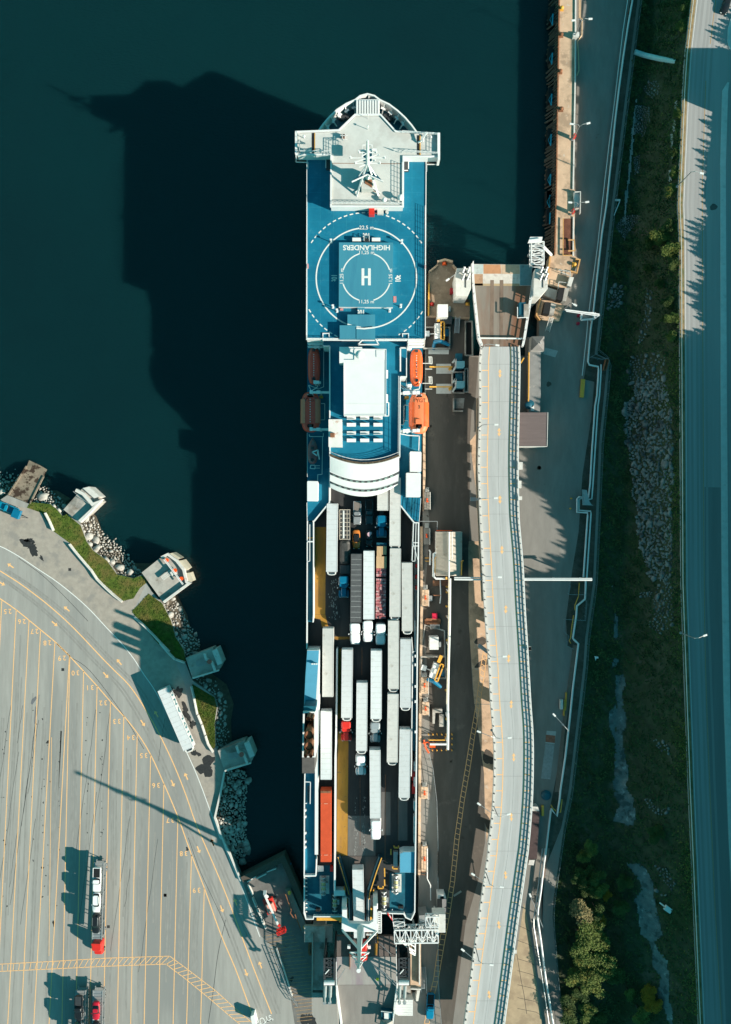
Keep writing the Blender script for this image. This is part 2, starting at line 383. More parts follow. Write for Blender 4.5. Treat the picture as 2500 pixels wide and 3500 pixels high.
# ---- west yard
ZL = 3.5
coast = sp(('S', [(-2200, 300), (0, 370), (60, 330), (235, 400), (400, 402), (450, 440), (500, 500), (560, 480), (640, 560), (690, 700), (740, 770), (850, 850), (930, 960), (1060, 990), (1130, 960), (1200, 1090), (1290, 1190), (1360, 1330), (1390, 1450), (1460, 1560)]),
           ('T', [(775, 150), (830, 290), (1005, 420), (1030, 500), (1010, 620), (1015, 820), (1045, 870), (1085, 1010), (1050, 1200), (1010, 1380), (1060, 1540)]),
           ('W', [(560, 100), (640, 330), (740, 575), (1135, 365), (1410, 1070), (1400, 1600)]), ('G', [(320, 1335), (545, 1335), (560, 1640)]), ('s', [(1160, 4200), (-2000, 4200)]))
lot = MB().prism(W(coast, ZL), -3, ZL); struct('yard_ground', lot, m_asph)
m_tan = M('sandy_asphalt', (.36, .315, .27), .9, var=.12, scale=.8, c2=(.27, .245, .22), c2s=.3, c3=(.08, .07, .065), c3s=.35, c3t=(.72, .76))
roadside = sp(('S', [(0, 735), (150, 815), (300, 915), (450, 1015), (600, 1135), (720, 1245), (850, 1385), (960, 1500), (1060, 1624)]), ('T', [(440, 235), (545, 390), (700, 690), (780, 850), (870, 1050), (960, 1290), (1050, 1540)]), ('W', [(560, 170), (640, 380), (735, 590)]),)
edge2 = sp(('W', [(745, 565), (690, 430), (560, 100)]), ('T', [(1060, 1540), (1005, 1380), (1045, 1200), (1080, 1010), (1035, 870), (985, 865), (800, 560), (770, 320), (700, 150)]), ('S', [(1380, 1624), (1040, 1290), (1150, 1050), (960, 1180), (740, 950), (550, 730), (400, 600), (330, 460), (210, 430), (0, 410)]))
struct('roadside_ground', MB().sheet(W(roadside + edge2, ZL + .004)), m_tan)
# grass verges
m_grass = M('grass', (.08, .125, .014), .95, var=.4, scale=1.2, c2=(.14, .12, .03), c2s=.3, c2t=(.45, .62), bump=.12)
gl = [sp(('S', [(240, 385), (400, 402), (450, 440), (500, 500), (530, 480), (640, 570), (690, 700), (740, 770), (850, 850), (930, 960), (1060, 990), (1130, 965), (1170, 1020), (1110, 1070), (1060, 1150), (975, 1170), (800, 1010), (560, 715), (430, 620), (330, 470), (215, 430)])),
      sp(('S', [(1180, 1110), (1290, 1190), (1360, 1330), (1390, 1450), (1460, 1560), (1475, 1640)]), ('T', [(775, 150), (700, 120), (560, 0)]), ('S', [(1080, 1300), (1050, 1250)])),
      sp(('T', [(830, 320), (1005, 425), (1025, 500), (1008, 620), (1012, 820), (990, 840), (930, 700), (870, 560)]))]
for g in gl:
    mb = MB(); mb.sheet(W(g, ZL + .03)); o = mb.build('grass_verge', m_grass, None, kind='stuff', label='short green and yellow grass strip along the rocky shore')
for g in gl:
    xs = rng.uniform(min(p[0] for p in g), max(p[0] for p in g), 9000); ys = rng.uniform(min(p[1] for p in g), max(p[1] for p in g), 9000)
    k = inpoly(g, xs, ys); xs = xs[k]; ys = ys[k]; sc = (H - ZL) / F
    cen = np.stack([(xs - 1250) * sc, (1750 - ys) * sc, np.full(len(xs), ZL + .10)], 1)
    v, f = leaf_arrays(cen, rng.uniform(.12, .4, len(xs)), 1.2); np_mesh('grass_tufts', v, f, m_grass, kind='stuff', label='tufts of grass on the shore verge')
# riprap
m_rock = M('shore_rock', (.46, .44, .40), .9, var=.35, scale=.9, c2=(.22, .19, .16), c2s=.5, bump=.06)
def shore_z(line, off):      # falls from ZL at the coast towards water
    def f(sx, sy):
        d = min(math.hypot(sx - a[0], sy - a[1]) for a in line); return max(-.5, ZL - .5 - d / off * 3.6)
    return f
def densify(pl, step=12):
    r = []
    for a, b in zip(pl, pl[1:]):
        k = max(1, int(math.hypot(b[0] - a[0], b[1] - a[1]) / step)); r += [(a[0] + (b[0] - a[0]) * i / k, a[1] + (b[1] - a[1]) * i / k) for i in range(k)]
    return r + [pl[-1]]
cd = densify(coast[1:32])
for poly, nn, off in ((sp(('S', [(-20, 60), (100, 90), (160, 180), (90, 300), (-20, 345)])), 60, 90), (sp(('S', [(240, 385), (310, 240), (360, 230), (430, 300), (520, 400), (500, 490), (440, 430), (400, 402)])), 120, 70),
                  (sp(('S', [(640, 560), (690, 700), (740, 770), (850, 850), (930, 960), (1060, 985), (1120, 940), (1030, 830), (1000, 740), (900, 650), (810, 600), (740, 500), (700, 500)])), 330, 80),
                  (sp(('S', [(1290, 1190), (1360, 1330), (1390, 1450), (1460, 1590), (1560, 1624), (1600, 1500), (1480, 1310), (1420, 1200), (1370, 1150)])), 170, 75),
                  (sp(('T', [(830, 250), (930, 260), (1030, 270), (1060, 400), (1110, 500), (1090, 620), (1120, 720), (1100, 800), (1010, 850), (1015, 620), (1030, 500), (1005, 420)])), 170, 60),
                  (sp(('T', [(1095, 1010), (1210, 1000), (1300, 1080), (1250, 1200), (1270, 1330), (1240, 1480), (1280, 1640), (1110, 1640), (1060, 1540), (1010, 1380), (1050, 1200)])), 420, 110),
                  (sp(('W', [(540, 0), (770, 0), (800, 180), (870, 260), (890, 380), (890, 470), (740, 560), (640, 330)])), 260, 110)):
    rocks('riprap_rocks', poly, shore_z(cd, off), int(nn * .8), .25, 1.5, m_rock, 'loose grey boulders piled along the shore')
# bank below the rocks
m_bank = M('wet_rock_bank', (.09, .075, .055), .9, var=.4, scale=1, bump=.1)
mb = MB(); L0 = W(coast[1:32], 2.8); c0 = []
for i, p in enumerate(L0):
    a = L0[max(0, i - 1)]; b2 = L0[min(len(L0) - 1, i + 1)]; d = (b2 - a); d.z = 0; d.normalize(); q = p + Vector((-d.y, d.x, 0)) * -1 * -1 * 5.2; q.z = -1.2; c0.append(q)
mb.band(L0, c0); struct('shore_bank', mb, m_bank)
# ---- slipway
m_slip = M('slipway_concrete', (.25, .20, .15), .85, var=.2, scale=.8, c2=(.05, .03, .02), c2s=.55, c2t=(.5, .56))
mb = MB(); a, b2, c, d = P('S', 70, 330, ZL - .1), P('S', 240, 400, ZL - .1), P('S', 350, 180, 1.4), P('S', 215, 100, 1.4); e, f2 = P('S', 395, 90, -1), P('S', 245, 20, -1)
mb.add([a, b2, c, d, f2, e], [(0, 1, 2, 3), (3, 2, 5, 4)]); mb.bar(a + Vector((0, 0, .15)), d + Vector((0, 0, .15)), .35); mb.bar(b2 + Vector((0, 0, .15)), c + Vector((0, 0, .15)), .35)
struct('slipway', mb, m_slip)
# ---- yard road markings
ZM = ZL + .012
mb = MB(); wl = smooth(W([(-60, S('S', 0, 700)[1])] + roadside[:-1] + sp(('W', [(735, 590), (800, 760), (860, 930), (918, 1090)])), ZM), 4); mb.ribbon(wl, .2)
mb.ribbon(PL('W', [(900, 1905), (1040, 1850)], ZM), .45); text_mb('STOP', 2.2, P('W', 955, 1855, ZM), math.radians(198), mb, sx=.8)
struct('white_road_marking', mb, m_white2)
mb = MB()
ya = sp(('S', [(0, 930), (150, 1025), (300, 1135), (400, 1215), (530, 1330), (650, 1450), (800, 1610)]), ('T', [(210, 210), (330, 330), (440, 490), (560, 700), (680, 950), (780, 1200), (860, 1430)]), ('W', [(450, 330), (590, 660), (730, 1030), (860, 1380), (1025, 1800)]))
yb = sp(('S', [(0, 1150), (130, 1240), (320, 1395), (440, 1495), (560, 1610)]), ('U', [(630, 0), (780, 145), (930, 305), (1080, 470), (1230, 645), (1380, 810)]), ('T', [(285, 570), (395, 710), (500, 880), (605, 1110), (715, 1370)]), ('W', [(285, 330), (405, 640), (550, 1050), (690, 1380), (790, 1650), (850, 1810)]))
mb.ribbon(smooth(W(ya, ZM), 3), .25); mb.ribbon(smooth(W(yb, ZM), 3), .25)
# lane lines of the marshalling yard: x at the top end and at the bottom frame edge (source px)
def U(x, y): return S('U', x, y)
tops = [S('S', 16, 1165), S('S', 130, 1240), S('S', 232, 1320), S('S', 323, 1400), S('S', 437, 1495), S('S', 552, 1600), U(777, 145), U(930, 305), U(1080, 470), U(1228, 645), U(1376, 810), U(1525, 1010), S('T', 500, 880), S('T', 605, 1110), S('T', 716, 1380), S('W', 285, 330), S('W', 403, 640)]
bots = [-62, -14, None, None, None, None, None, None, None, None, None, None, None, None, None, None, None]
Vb = [-65, -17, 24, 70, 113, 165, 211, 258, 306, 353, 400, 446, 492, 541, 591, S('W', 235, 1895)[0], S('W', 365, 1895)[0]]
for (tx, ty), bx in zip(tops, Vb):
    for k in range(6):      # long painted lines in sections so wear shows
        a = k / 6; b2 = (k + 1) / 6; ye = 3560
        mb.ribbon([px(tx + (bx - tx) * a, ty + (ye - ty) * a, ZM), px(tx + (bx - tx) * b2, ty + (ye - ty) * b2, ZM)], .19)
# extra double line
mb.ribbon([px(U(575, 1040)[0], U(0, 1040)[1], ZM), px(S('V', 455, 1400)[0], S('V', 0, 1400)[1], ZM)], .12)
# hatched walkway
t0 = sp(('V', [(-30, 1478), (500, 1450), (1000, 1420), (1570, 1402)]), ('W', [(85, 1268), (250, 1390), (500, 1580), (700, 1760), (880, 1910)])); t1 = sp(('V', [(-30, 1545), (500, 1520), (1000, 1495), (1560, 1475)]), ('W', [(60, 1350), (220, 1470), (440, 1650), (650, 1830), (750, 1910)]))
mb.ribbon(W(t0, ZM + .002), .16); mb.ribbon(W(t1, ZM + .002), .16)
r0 = resample(W(t0, ZM + .002), 1.45); L1 = sum((b2 - a).length for a, b2 in zip(W(t1, 0), W(t1, 0)[1:])); r1 = resample(W(t1, ZM + .002), 1.45 * L1 / (1.45 * (len(r0))))
for a, b2 in zip(r0, r1): mb.ribbon([a, b2], .15)
def arrow(mb, c, ang, L=1.9, wd=.32, double=False, hl=.75, hw=.55):
    d = Vector((math.cos(ang), math.sin(ang), 0)); q = Vector((-d.y, d.x, 0)); h = L / 2
    mb.add([c + d * (h - hl) + q * wd / 2, c + d * (h - hl) - q * wd / 2, c - d * (h - (hl if double else 0)) - q * wd / 2, c - d * (h - (hl if double else 0)) + q * wd / 2], [(0, 3, 2, 1)])
    mb.add([c + d * h, c + d * (h - hl) + q * hw, c + d * (h - hl) - q * hw], [(0, 1, 2)])
    if double: mb.add([c - d * h, c - d * (h - hl) - q * hw, c - d * (h - hl) + q * hw], [(0, 1, 2)])
A = math.radians
for c_, x, y, a in (('S', 85, 890, 145), ('S', 15, 1030, -30), ('S', 530, 1232, 140), ('S', 435, 1350, -40), ('T', 250, 145, 130), ('T', 145, 250, -48), ('T', 438, 630, -55), ('T', 545, 558, 120), ('T', 675, 1108, -65), ('T', 782, 1052, 115), ('W', 350, 282, -68), ('W', 478, 215, 112), ('T', 990, 1575, 112), ('W', 565, 830, -68), ('W', 692, 765, 112), ('W', 790, 1420, -70), ('W', 922, 1348, 112)):
    arrow(mb, P(c_, x, y, ZM + .003), A(a))
for c_, x, y, t in (('S', 62, 1250, '25'), ('S', 175, 1330, '26'), ('S', 275, 1408, '27'), ('S', 377, 1500, '28'), ('U', 690, 158, '29'), ('U', 840, 322, '30'), ('U', 1000, 485, '31'), ('U', 1148, 655, '32'), ('U', 1300, 860, '33'), ('U', 1455, 1040, '34'), ('T', 445, 885, '35'), ('T', 543, 1122, '36'), ('T', 655, 1398, '37'), ('W', 212, 315, '38'), ('W', 332, 655, '39')):
    text_mb(t, 1.75, P(c_, x, y, ZM + .003), math.radians(183), mb, spacing=1.45, bold=.02, sx=.95)
struct('yellow_road_marking', mb, m_yel)
# hatched apron in the shade by the west ramp
mb = MB()
for k in range(26):
    t = k / 25; xa = 975 + t * 330 if t < .75 else 1220 + (t - .75) * 330; mb.ribbon([P('W', min(1260, 960 + 330 * t), 1080 + 790 * t, ZM), P('W', 1215 + 190 * min(1, t * 2.2) if t < 1 else 1400, 1030 + 815 * t + 10, ZM)], .11)
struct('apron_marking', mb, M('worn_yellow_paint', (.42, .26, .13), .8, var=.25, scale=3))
# oil stains and wet patches
m_st = M('oil_stain', (.035, .035, .035), .5, var=.3, scale=2)
mb = MB()
def blob(mb, c, rx, ry, rot=0, n=18, z=None, j=.25):
    cs, sn = math.cos(rot), math.sin(rot); pts = []
    ph = random.random() * 6
    for k in range(n):
        a = 2 * math.pi * k / n; q = 1 + j * (math.sin(2 * a + ph) * .5 + math.sin(3 * a + ph * 2) * .35 + random.uniform(-.4, .4)); X = rx * q * math.cos(a); Y = ry * q * math.sin(a)
        pts.append((c.x + X * cs - Y * sn, c.y + X * sn + Y * cs, c.z))
    mb.add(pts, [tuple(range(n))])
ZS = ZL + .008
for c_, x, y, rx, ry, ro in (('S', 245, 740, 2.1, 1.5, -.7), ('S', 240, 690, 1.0, .7, 0), ('S', 330, 830, .8, .3, -.8), ('T', 940, 970, 2.3, 2.1, 0), ('T', 860, 870, 1.1, .8, -.6), ('T', 710, 390, .9, 1.9, -.4), ('T', 780, 540, .8, 2.2, .4), ('T', 830, 640, .6, 1.1, .3), ('W', 1370, 1860, 1.5, 2.2, .3), ('W', 245, 277, .38, .38, 0), ('W', 1210, 1480, .5, .6, 0), ('U', 530, 1095, .45, .3, .3), ('V', 500, 1100, .3, .7, -.1)):
    blob(mb, P(c_, x, y, ZS), rx, ry, ro, 30, j=.62)
for k in range(90):
    lane = random.choice([S('V', 400, 0)[0], S('V', 800, 0)[0], S('V', 940, 0)[0], S('V', 550, 0)[0], S('U', 530, 0)[0], S('U', 370, 0)[0], S('U', 60, 0)[0]])
    blob(mb, px(lane + random.gauss(0, 5), random.uniform(2420, 3100), ZS), random.uniform(.05, .22), random.uniform(.05, .28), 0, 8, j=.5)
struct('oil_stains', mb, m_st)
mb = MB(); blob(mb, P('U', 375, 630, ZS + .001), 1.0, .5, 1.0); blob(mb, P('U', 395, 800, ZS + .001), .25, 2.0, -.05)
struct('asphalt_patch', mb, M('patch_grey', (.15, .155, .17), .85))
mb = MB(); random.seed(21)
for k in range(16):
    x = random.uniform(20, 640); y = random.uniform(2350, 3000); L_ = random.uniform(120, 500); pts = [px(x - j * L_ / 8 * .14 + random.uniform(-2, 2), y + j * L_ / 8, ZS + .003) for j in range(9)]; mb.ribbon(pts, .07)
for q in (sp(('W', [(255, 170), (345, 430), (400, 560), (560, 900), (640, 1100)])), sp(('W', [(600, 930), (530, 1250), (490, 1560), (440, 1890)])), sp(('S', [(150, 830), (330, 960), (500, 1120), (700, 1330)])), sp(('U', [(780, 150), (1000, 300), (1350, 760), (1600, 1170)]))): mb.ribbon(smooth(W(q, ZS + .003), 5), .1)
struct('asphalt_crack', mb, m_st)
mb = MB()
for (tx, ty), bx in zip(tops[1:], Vb[1:]):
    for o_ in (-26, -17, -33):
        if random.random() < .8:
            a0 = random.uniform(.03, .3); a1_ = random.uniform(.5, 1.0); pts = [px(tx + (bx - tx) * a + o_ + 2.5 * math.sin(a * 9 + tx), ty + (3560 - ty) * a, ZL + .005) for a in [a0 + (a1_ - a0) * k / 14 for k in range(15)]]; mb.ribbon(pts, random.uniform(.25, .5))
for q, dx in ((ya, -30), (ya, -42), (ya, 18), (ya, 30)): mb.ribbon(smooth(W([(x + dx, y) for x, y in q], ZL + .0055), 3), .45)
struct('tyre_marks', mb, M('tyre_worn_asphalt', (.275, .266, .248), .9, var=.15, scale=2, stretch=(1, .2, 1)))
mb = MB()
for c_, x, y in (('V', 1530, 838), ('W', 42, 705), ('U', 700, 288), ('S', 555, 920), ('V', 1005, 1130)): mb.sheet([P(c_, x, y, ZL + .016) + Vector((a, b_, 0)) for a, b_ in ((-.35, -.35), (.35, -.35), (.35, .35), (-.35, .35))])
struct('drain_cover', mb, m_st)
struct('apron_shade_sheet', MB().sheet(W(sp(('W', [(760, 580), (1128, 380), (1250, 650), (1398, 1070), (1395, 1595), (1400, 1900), (1240, 1900), (1200, 1640), (1130, 1400), (1050, 1190), (930, 1085)])), ZL + .004)), M('apron_shade_tone', (.17, .16, .15), .9, var=.15, scale=.6, c3=(.09, .085, .08), c3s=.4, c3t=(.6, .7)))  # apron shade painted as a darker sheet, carried over the crane platform
# ---- east dock ground
ZD = 3.0
fence_l = sp(('I', [(915, -120), (895, 0), (690, 1624)]), ('J', [(600, 900), (555, 1300), (655, 1345), (630, 1624)]), ('K', [(590, 500), (560, 1200)]), ('L', [(540, 0), (480, 420), (465, 650), (350, 1624)]), ('R', [(290, 300), (210, 850), (200, 1000), (240, 1500), (285, 1856), (310, 2300)]))
hw_l = sp(('I', [(1335, -300), (1315, 0), (1265, 430), (1245, 740), (1207, 1624)]), ('J', [(1218, 400), (1222, 1200)]), ('K', [(1224, 0), (1232, 1624)]), ('L', [(1290, 1624)]), ('R', [(1370, 1856), (1400, 2500)]))
dock = sp(('s', [(1425, 4200), (1433, 2900), (1437, 2500), (1442, 2000), (1446, 1750), (1455, 1220), (1455, 1080), (1590, 1086), (1590, 1216), (1803, 1216), (1803, 1153), (1843, 1153), (1845, 1060)]), ('J', [(110, 885), (165, 750), (185, 520), (225, 518), (240, 0)]), ('I', [(240, 1200), (262, 0), (270, -300)])) + [(2300, -130), (2380, -130)]
fr = [p for p in fence_l if p[1] > -60]
dock2 = dock[:-2] + [(fence_l[0][0], -130)] + [(p[0] + 3, p[1]) for p in fr] + [(fr[-1][0] + 60, 4200)]
struct('dock_ground', MB().prism(W(dock2, ZD), -3, ZD), m_asph_dk)
struct('dock_ground', MB().prism(PL('G', [(1105, 1400), (1309, 1305), (1309, 1720), (1060, 1720)], ZD), -3, ZD - .01), m_asph_dk)
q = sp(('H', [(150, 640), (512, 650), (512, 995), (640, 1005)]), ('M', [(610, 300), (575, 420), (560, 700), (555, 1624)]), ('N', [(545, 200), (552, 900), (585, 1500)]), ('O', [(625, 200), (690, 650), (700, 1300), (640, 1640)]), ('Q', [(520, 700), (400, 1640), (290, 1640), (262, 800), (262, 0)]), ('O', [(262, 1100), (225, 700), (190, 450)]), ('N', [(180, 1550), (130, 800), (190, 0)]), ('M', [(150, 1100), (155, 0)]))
mb = MB(); mb.sheet(W(sp(('M', [(560, 700), (640, 600), (640, 1624), (550, 1624)]), ('N', [(545, 200), (550, 900), (600, 1640), (770, 1640), (700, 900), (660, 0)])), ZD + .005)); mb.sheet(PL('O', [(605, 22), (690, 650), (700, 1000), (715, 1300), (760, 1000), (790, 500), (768, 22)], ZD + .005)); struct('concrete_strip', mb, m_conc_t)
struct('dock_road_and_shade', MB().sheet(W(q, ZD + .003)), M('dark_asphalt_with_shade', (.11, .094, .08), .9, var=.16, scale=.5, stretch=(1, .2, 1), c2=(.08, .07, .06), c2s=.15, c3=(.17, .14, .115), c3s=.25, c3t=(.6, .75)))  # dark asphalt with flyover shade in its tone, edged along the shadow line
q = [(x + 6, y) for x, y in sp(('I', [(850, -120), (805, 20), (770, 250), (740, 500), (705, 800), (660, 1150), (605, 1624)]), ('J', [(575, 400), (525, 780), (490, 1050), (470, 1330), (440, 1500), (525, 1520)]), ('K', [(500, 300), (430, 750), (400, 1200), (350, 1500)]), ('L', [(300, 270), (310, 480), (380, 520)]), ('O', [(1380, 500), (1290, 950), (1200, 1640)]))]
fl2 = [(x - 6, y) for x, y in fence_l if -100 < y < 3000][::-1]
struct('verge_soil', MB().sheet(W(q + fl2, ZD + .003)), M('dark_soil', (.085, .085, .07), .95, var=.3, scale=.8, c2=(.05, .055, .04), c2s=.3))
# ---- ravine terrain
ZH = 14.4
def lr(yw):
    sy_l = 1750 - yw * F / (H - ZD); sy_r = 1750 - yw * F / (H - ZH)
    return (interp(fence_l, sy_l) - 1250) * (H - ZD) / F, (interp(hw_l, sy_r) - 1250) * (H - ZH) / F
def terr(x, y):
    xl, xr = lr(y); t = (x - xl) / (xr - xl); t = min(max(t, 0), 1)
    top = max(0, (60 - abs(y - 45)) / 60)
    base = 2.2 + (ZH - 2.4) * max(0, (t - .42) / .58) ** 1.25
    return base + float(wnoise(x, y)) * .5 * math.sin(math.pi * t) + (0.7 if t < .01 else 0)
NY, NX = 170, 26; vs = []; ys = np.linspace(150, -175, NY)
for y in ys:
    xl, xr = lr(y)
    for i in range(NX):
        t = i / (NX - 1); x = xl - .1 + (xr + .1 - xl) * t; vs.append((x, y, terr(x, y)))
fs = [(j * NX + i, (j + 1) * NX + i, (j + 1) * NX + i + 1, j * NX + i + 1) for j in range(NY - 1) for i in range(NX - 1)]
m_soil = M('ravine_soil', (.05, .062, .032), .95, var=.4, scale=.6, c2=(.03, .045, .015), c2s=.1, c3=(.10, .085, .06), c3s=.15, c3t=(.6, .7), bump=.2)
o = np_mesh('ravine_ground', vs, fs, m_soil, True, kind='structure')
def tz(sx, sy):      # world point on the ravine seen at a source pixel
    z = 4.0
    for _ in range(6):
        p = px(sx, sy, z); z = terr(p.x, p.y)
    return px(sx, sy, z)
# ---- highway
ZR = ZH
hwL = [px(x + 0, y, ZR) for x, y in hw_l]
mb = MB(); far = 135.0
mb.prism([(p.x - .2, p.y) for p in hwL] + [(far, hwL[-1].y), (far, hwL[0].y)], ZR - 1.2, ZR); struct('highway', mb, m_asph_hw)
verge = [px(x + 14, y, ZR + .02) for x, y in hw_l]; v2 = [px(x - 2, y, ZR + .02) for x, y in hw_l]
struct('highway_verge', MB().band(v2, verge), M('dry_verge', (.28, .20, .10), .95, var=.3, scale=1, c2=(.12, .12, .05), c2s=.3))
mb = MB(); cl = sp(('I', [(1423, 640), (1400, 1300), (1395, 1624)]), ('K', [(1400, 0), (1410, 1624)]), ('L', [(1425, 800), (1455, 1624)]), ('R', [(1495, 900), (1548, 1856), (1560, 2100)]))
mb.ribbon(smooth(W(cl, ZR + .012), 4), .17); mb.ribbon(PL('I', [(1510, -60), (1480, 170), (1458, 348)], ZR + .012), .2); struct('highway_centre_line', mb, M('highway_orange_line', (.42, .27, .14), .8, var=.2, scale=3))
mb = MB(); mb.ribbon([px(x + 18, y, ZR + .012) for x, y in hw_l], .1); struct('highway_edge_line', mb, m_white2)
sw0 = sp(('I', [(1592, 655), (1552, 720), (1535, 1300)]), ('J', [(1537, 0), (1540, 1624)]), ('K', [(1550, 1624)]), ('L', [(1565, 900), (1590, 1624)]), ('R', [(1605, 400), (1690, 1856), (1700, 2100)]))
sw1 = sp(('I', [(1606, 655), (1598, 720), (1580, 1300)]), ('J', [(1580, 0), (1588, 1624)]), ('K', [(1600, 1624)]), ('L', [(1615, 900), (1640, 1624)]), ('R', [(1650, 400), (1735, 1856), (1745, 2100)]))
mb = MB(); mb.prism(W(sw0 + sw1[::-1], ZR), ZR, ZR + .14); i2 = sp(('I', [(1622, 130), (1596, 230), (1592, 330), (1606, 385), (1640, 410), (1640, 100)])); mb.prism(W(i2, ZR), ZR, ZR + .14)
struct('pavement', mb, M('pavement_concrete', (.62, .62, .60), .85, var=.08, scale=.8, c3=(.5, .5, .48), c3s=.6))
mb = MB()
for k in range(26): pass
blob(mb, P('J', 1485, 133, ZR + .01), .8, .8); struct('road_patch', mb, M('patch_dark', (.1, .1, .1), .9))
mb = MB()
for o_ in (38, 62, 92, 112, 142): mb.ribbon([px(x + o_ * .62, y, ZR + .009) for x, y in hw_l], .55)
struct('wheel_tracks', mb, M('polished_asphalt', (.29, .285, .28), .8, var=.1, scale=.6, stretch=(1, .05, 1)))
dk = sp(('K', [(1412, 845), (1540, 850)]), ('L', [(1545, 0), (1560, 900), (1582, 1624)]), ('R', [(1600, 400), (1670, 1700), (1690, 2000), (1560, 2000), (1490, 800), (1460, 0)]), ('L', [(1428, 800), (1416, 0)]))
struct('road_resurfacing', MB().sheet(W(dk, ZR + .006)), M('asphalt_newer', (.22, .218, .215), .9, var=.08, scale=.6, stretch=(1, .05, 1)))
# ---- wooded hill beyond the highway (throws the long morning shade)
prof = [(-2500, 15), (0, 18.5), (115, 21.5), (280, 18.5), (300, 20), (400, 22.5), (640, 23.3), (700, 23.6), (800, 23.0), (900, 24.6), (1000, 23.4), (1090, 24.4), (1180, 23.2), (1240, 24.5), (1275, 28), (1390, 33), (1960, 33.4), (2000, 31.0), (2060, 29.5), (2110, 28), (2200, 28.4), (2260, 29.5), (2330, 33), (3340, 33), (3375, 30), (3420, 27.4), (6000, 27.4)]
def ztop(yw):
    sy = 1750 - yw * F / (H - 22)
    return interp([(b_, a_) for a_, b_ in prof], sy)
vs = []; ys = np.linspace(175, -215, 260)
for y in ys:
    zt = ztop(y); low = zt - 1.1
    for x, z in ((90.5, ZR - .3), (92.2, ZR + .25), (94.2, ZR + (low - ZR) * .7), (96, low), (110, low + 1), (135, low + 2)): vs.append((x + float(wnoise(0, y)) * .25 * (0 if x < 91 else 1), y, z))
fs = [(j * 6 + i, (j + 1) * 6 + i, (j + 1) * 6 + i + 1, j * 6 + i + 1) for j in range(259) for i in range(5)]
np_mesh('hillside', vs, fs, m_soil, True, kind='structure')
# ================================================================ FERRY
m_hull = M('hull_blue', (.01, .05, .11), .4, var=.1, scale=.4)
m_whs = M('ship_white', (.75, .75, .74), .42, var=.04, scale=.4, c3=(.55, .42, .33), c3s=.7, c3t=(.70, .82))
m_bdk = M('bridge_deck_grey', (.58, .58, .55), .7, var=.07, scale=.5, c2=(.50, .49, .46), c2s=.2, c3=(.34, .28, .24), c3s=.9, c3t=(.70, .8))
m_vd = M('vehicle_deck', (.030, .031, .033), .7, var=.25, scale=.7, stretch=(1, .15, 1), c2=(.045, .045, .045), c2s=.3, c3=(.13, .13, .13), c3s=1.5, c3t=(.74, .8))
m_ylane = M('yellow_deck_paint', (.38, .19, .025), .7, var=.22, scale=.8, stretch=(1, .3, 1), c2=(.26, .13, .03), c2s=.4, c3=(.10, .08, .05), c3s=.9, c3t=(.64, .72))
m_stern = M('stern_blue_paint', (.006, .085, .13), .55, var=.14, scale=.8, c2=(.01, .12, .17), c2s=.3)
m_ramp = M('ramp_brown_steel', (.13, .105, .095), .75, var=.18, scale=.8, stretch=(2, .3, 1), c3=(.25, .13, .10), c3s=1, c3t=(.68, .75))
ship = thing('car_ferry', 'long white and blue ferry loaded with lorries, helicopter deck amidships', 'ferry', px(1245, 1560, 0))
def Z3(lst): return [P(c, x, y, z) for c, x, y, z in lst]
bowL = [('A', 830, 110, 21), ('A', 765, 127, 21), ('A', 715, 165, 21), ('A', 635, 200, 21), ('A', 550, 255, 21), ('A', 480, 320, 21), ('A', 420, 390, 21), ('A', 380, 447, 21)]
bowR = [('A', 895, 127, 21), ('A', 945, 165, 21), ('A', 1030, 205, 21), ('A', 1110, 265, 21), ('A', 1180, 330, 21), ('A', 1240, 400, 21), ('A', 1282, 458, 21)]
left = [('B', 268, 20, 25.5), ('B', 266, 1243, 25.5), ('D', 272, 300, 16), ('E', 266, 450, 16), ('F', 244, 500, 16), ('G', 244, 600, 13.6), ('G', 256, 655, 13.6)]
right = [('B', 1374, 20, 25.5), ('B', 1364, 1243, 25.5), ('D', 1322, 300, 16), ('E', 1290, 450, 16), ('F', 1282, 500, 16), ('G', 1275, 590, 13.6), ('G', 1245, 660, 13.6)]
stern = [('G', 330, 655, 13.6), ('G', 335, 632, 13.6), ('G', 1060, 600, 13.6), ('G', 1170, 605, 13.6), ('G', 1200, 650, 13.6)]
outl = Z3(bowL[::-1]) + Z3(bowR) + Z3(right) + Z3(stern[::-1]) + Z3(left[::-1])
MB().prism(outl, -1, 3).build('lower_hull', m_hull, ship); MB().prism([(p.x, p.y) for p in outl], 3.02, 12.3).build('hull', m_whs, ship)
fore = Z3(bowL[::-1]) + Z3(bowR) + Z3([('B', 1374, -100, 25.5), ('B', 268, -100, 25.5)])
MB().prism(fore, 12.3, 17.5).build('forecastle', m_whs, ship); MB().sheet([Vector((p.x * .985, p.y - .25, 17.53)) for p in fore]).build('foredeck', m_stern, ship)
bw = Z3(bowL[::-1]) + Z3(bowR); mb = MB(); mb.wall([p * 1 for p in bw], .35, 17.5, 21); mb.build('bow_bulwark', m_whs, ship)
mb = MB(); mid = Vector((sum(p.x for p in bw) / len(bw), bw[0].y - 2, 0))
for p in resample(bw, 2.1)[1:-1]:
    d = (mid - p); d.z = 0; d.normalize(); mb.bar((p.x, p.y, 20.9), (p.x + d.x * 1.6, p.y + d.y * 1.6, 17.6), .22)
    q = p + d * .9; mb.box((q.x, q.y, 19.6), (1.1, .5, .12), math.atan2(d.y, d.x) + 1.57)
mb.build('bulwark_stay', m_whs, ship)
mb = MB(); c0, c1 = P('A', 722, 295, 21.6), P('A', 943, 145, 21.6); mb.box(((c0.x + c1.x) / 2, (c0.y + c1.y) / 2, 17.5), (c1.x - c0.x, c1.y - c0.y, 3.4))
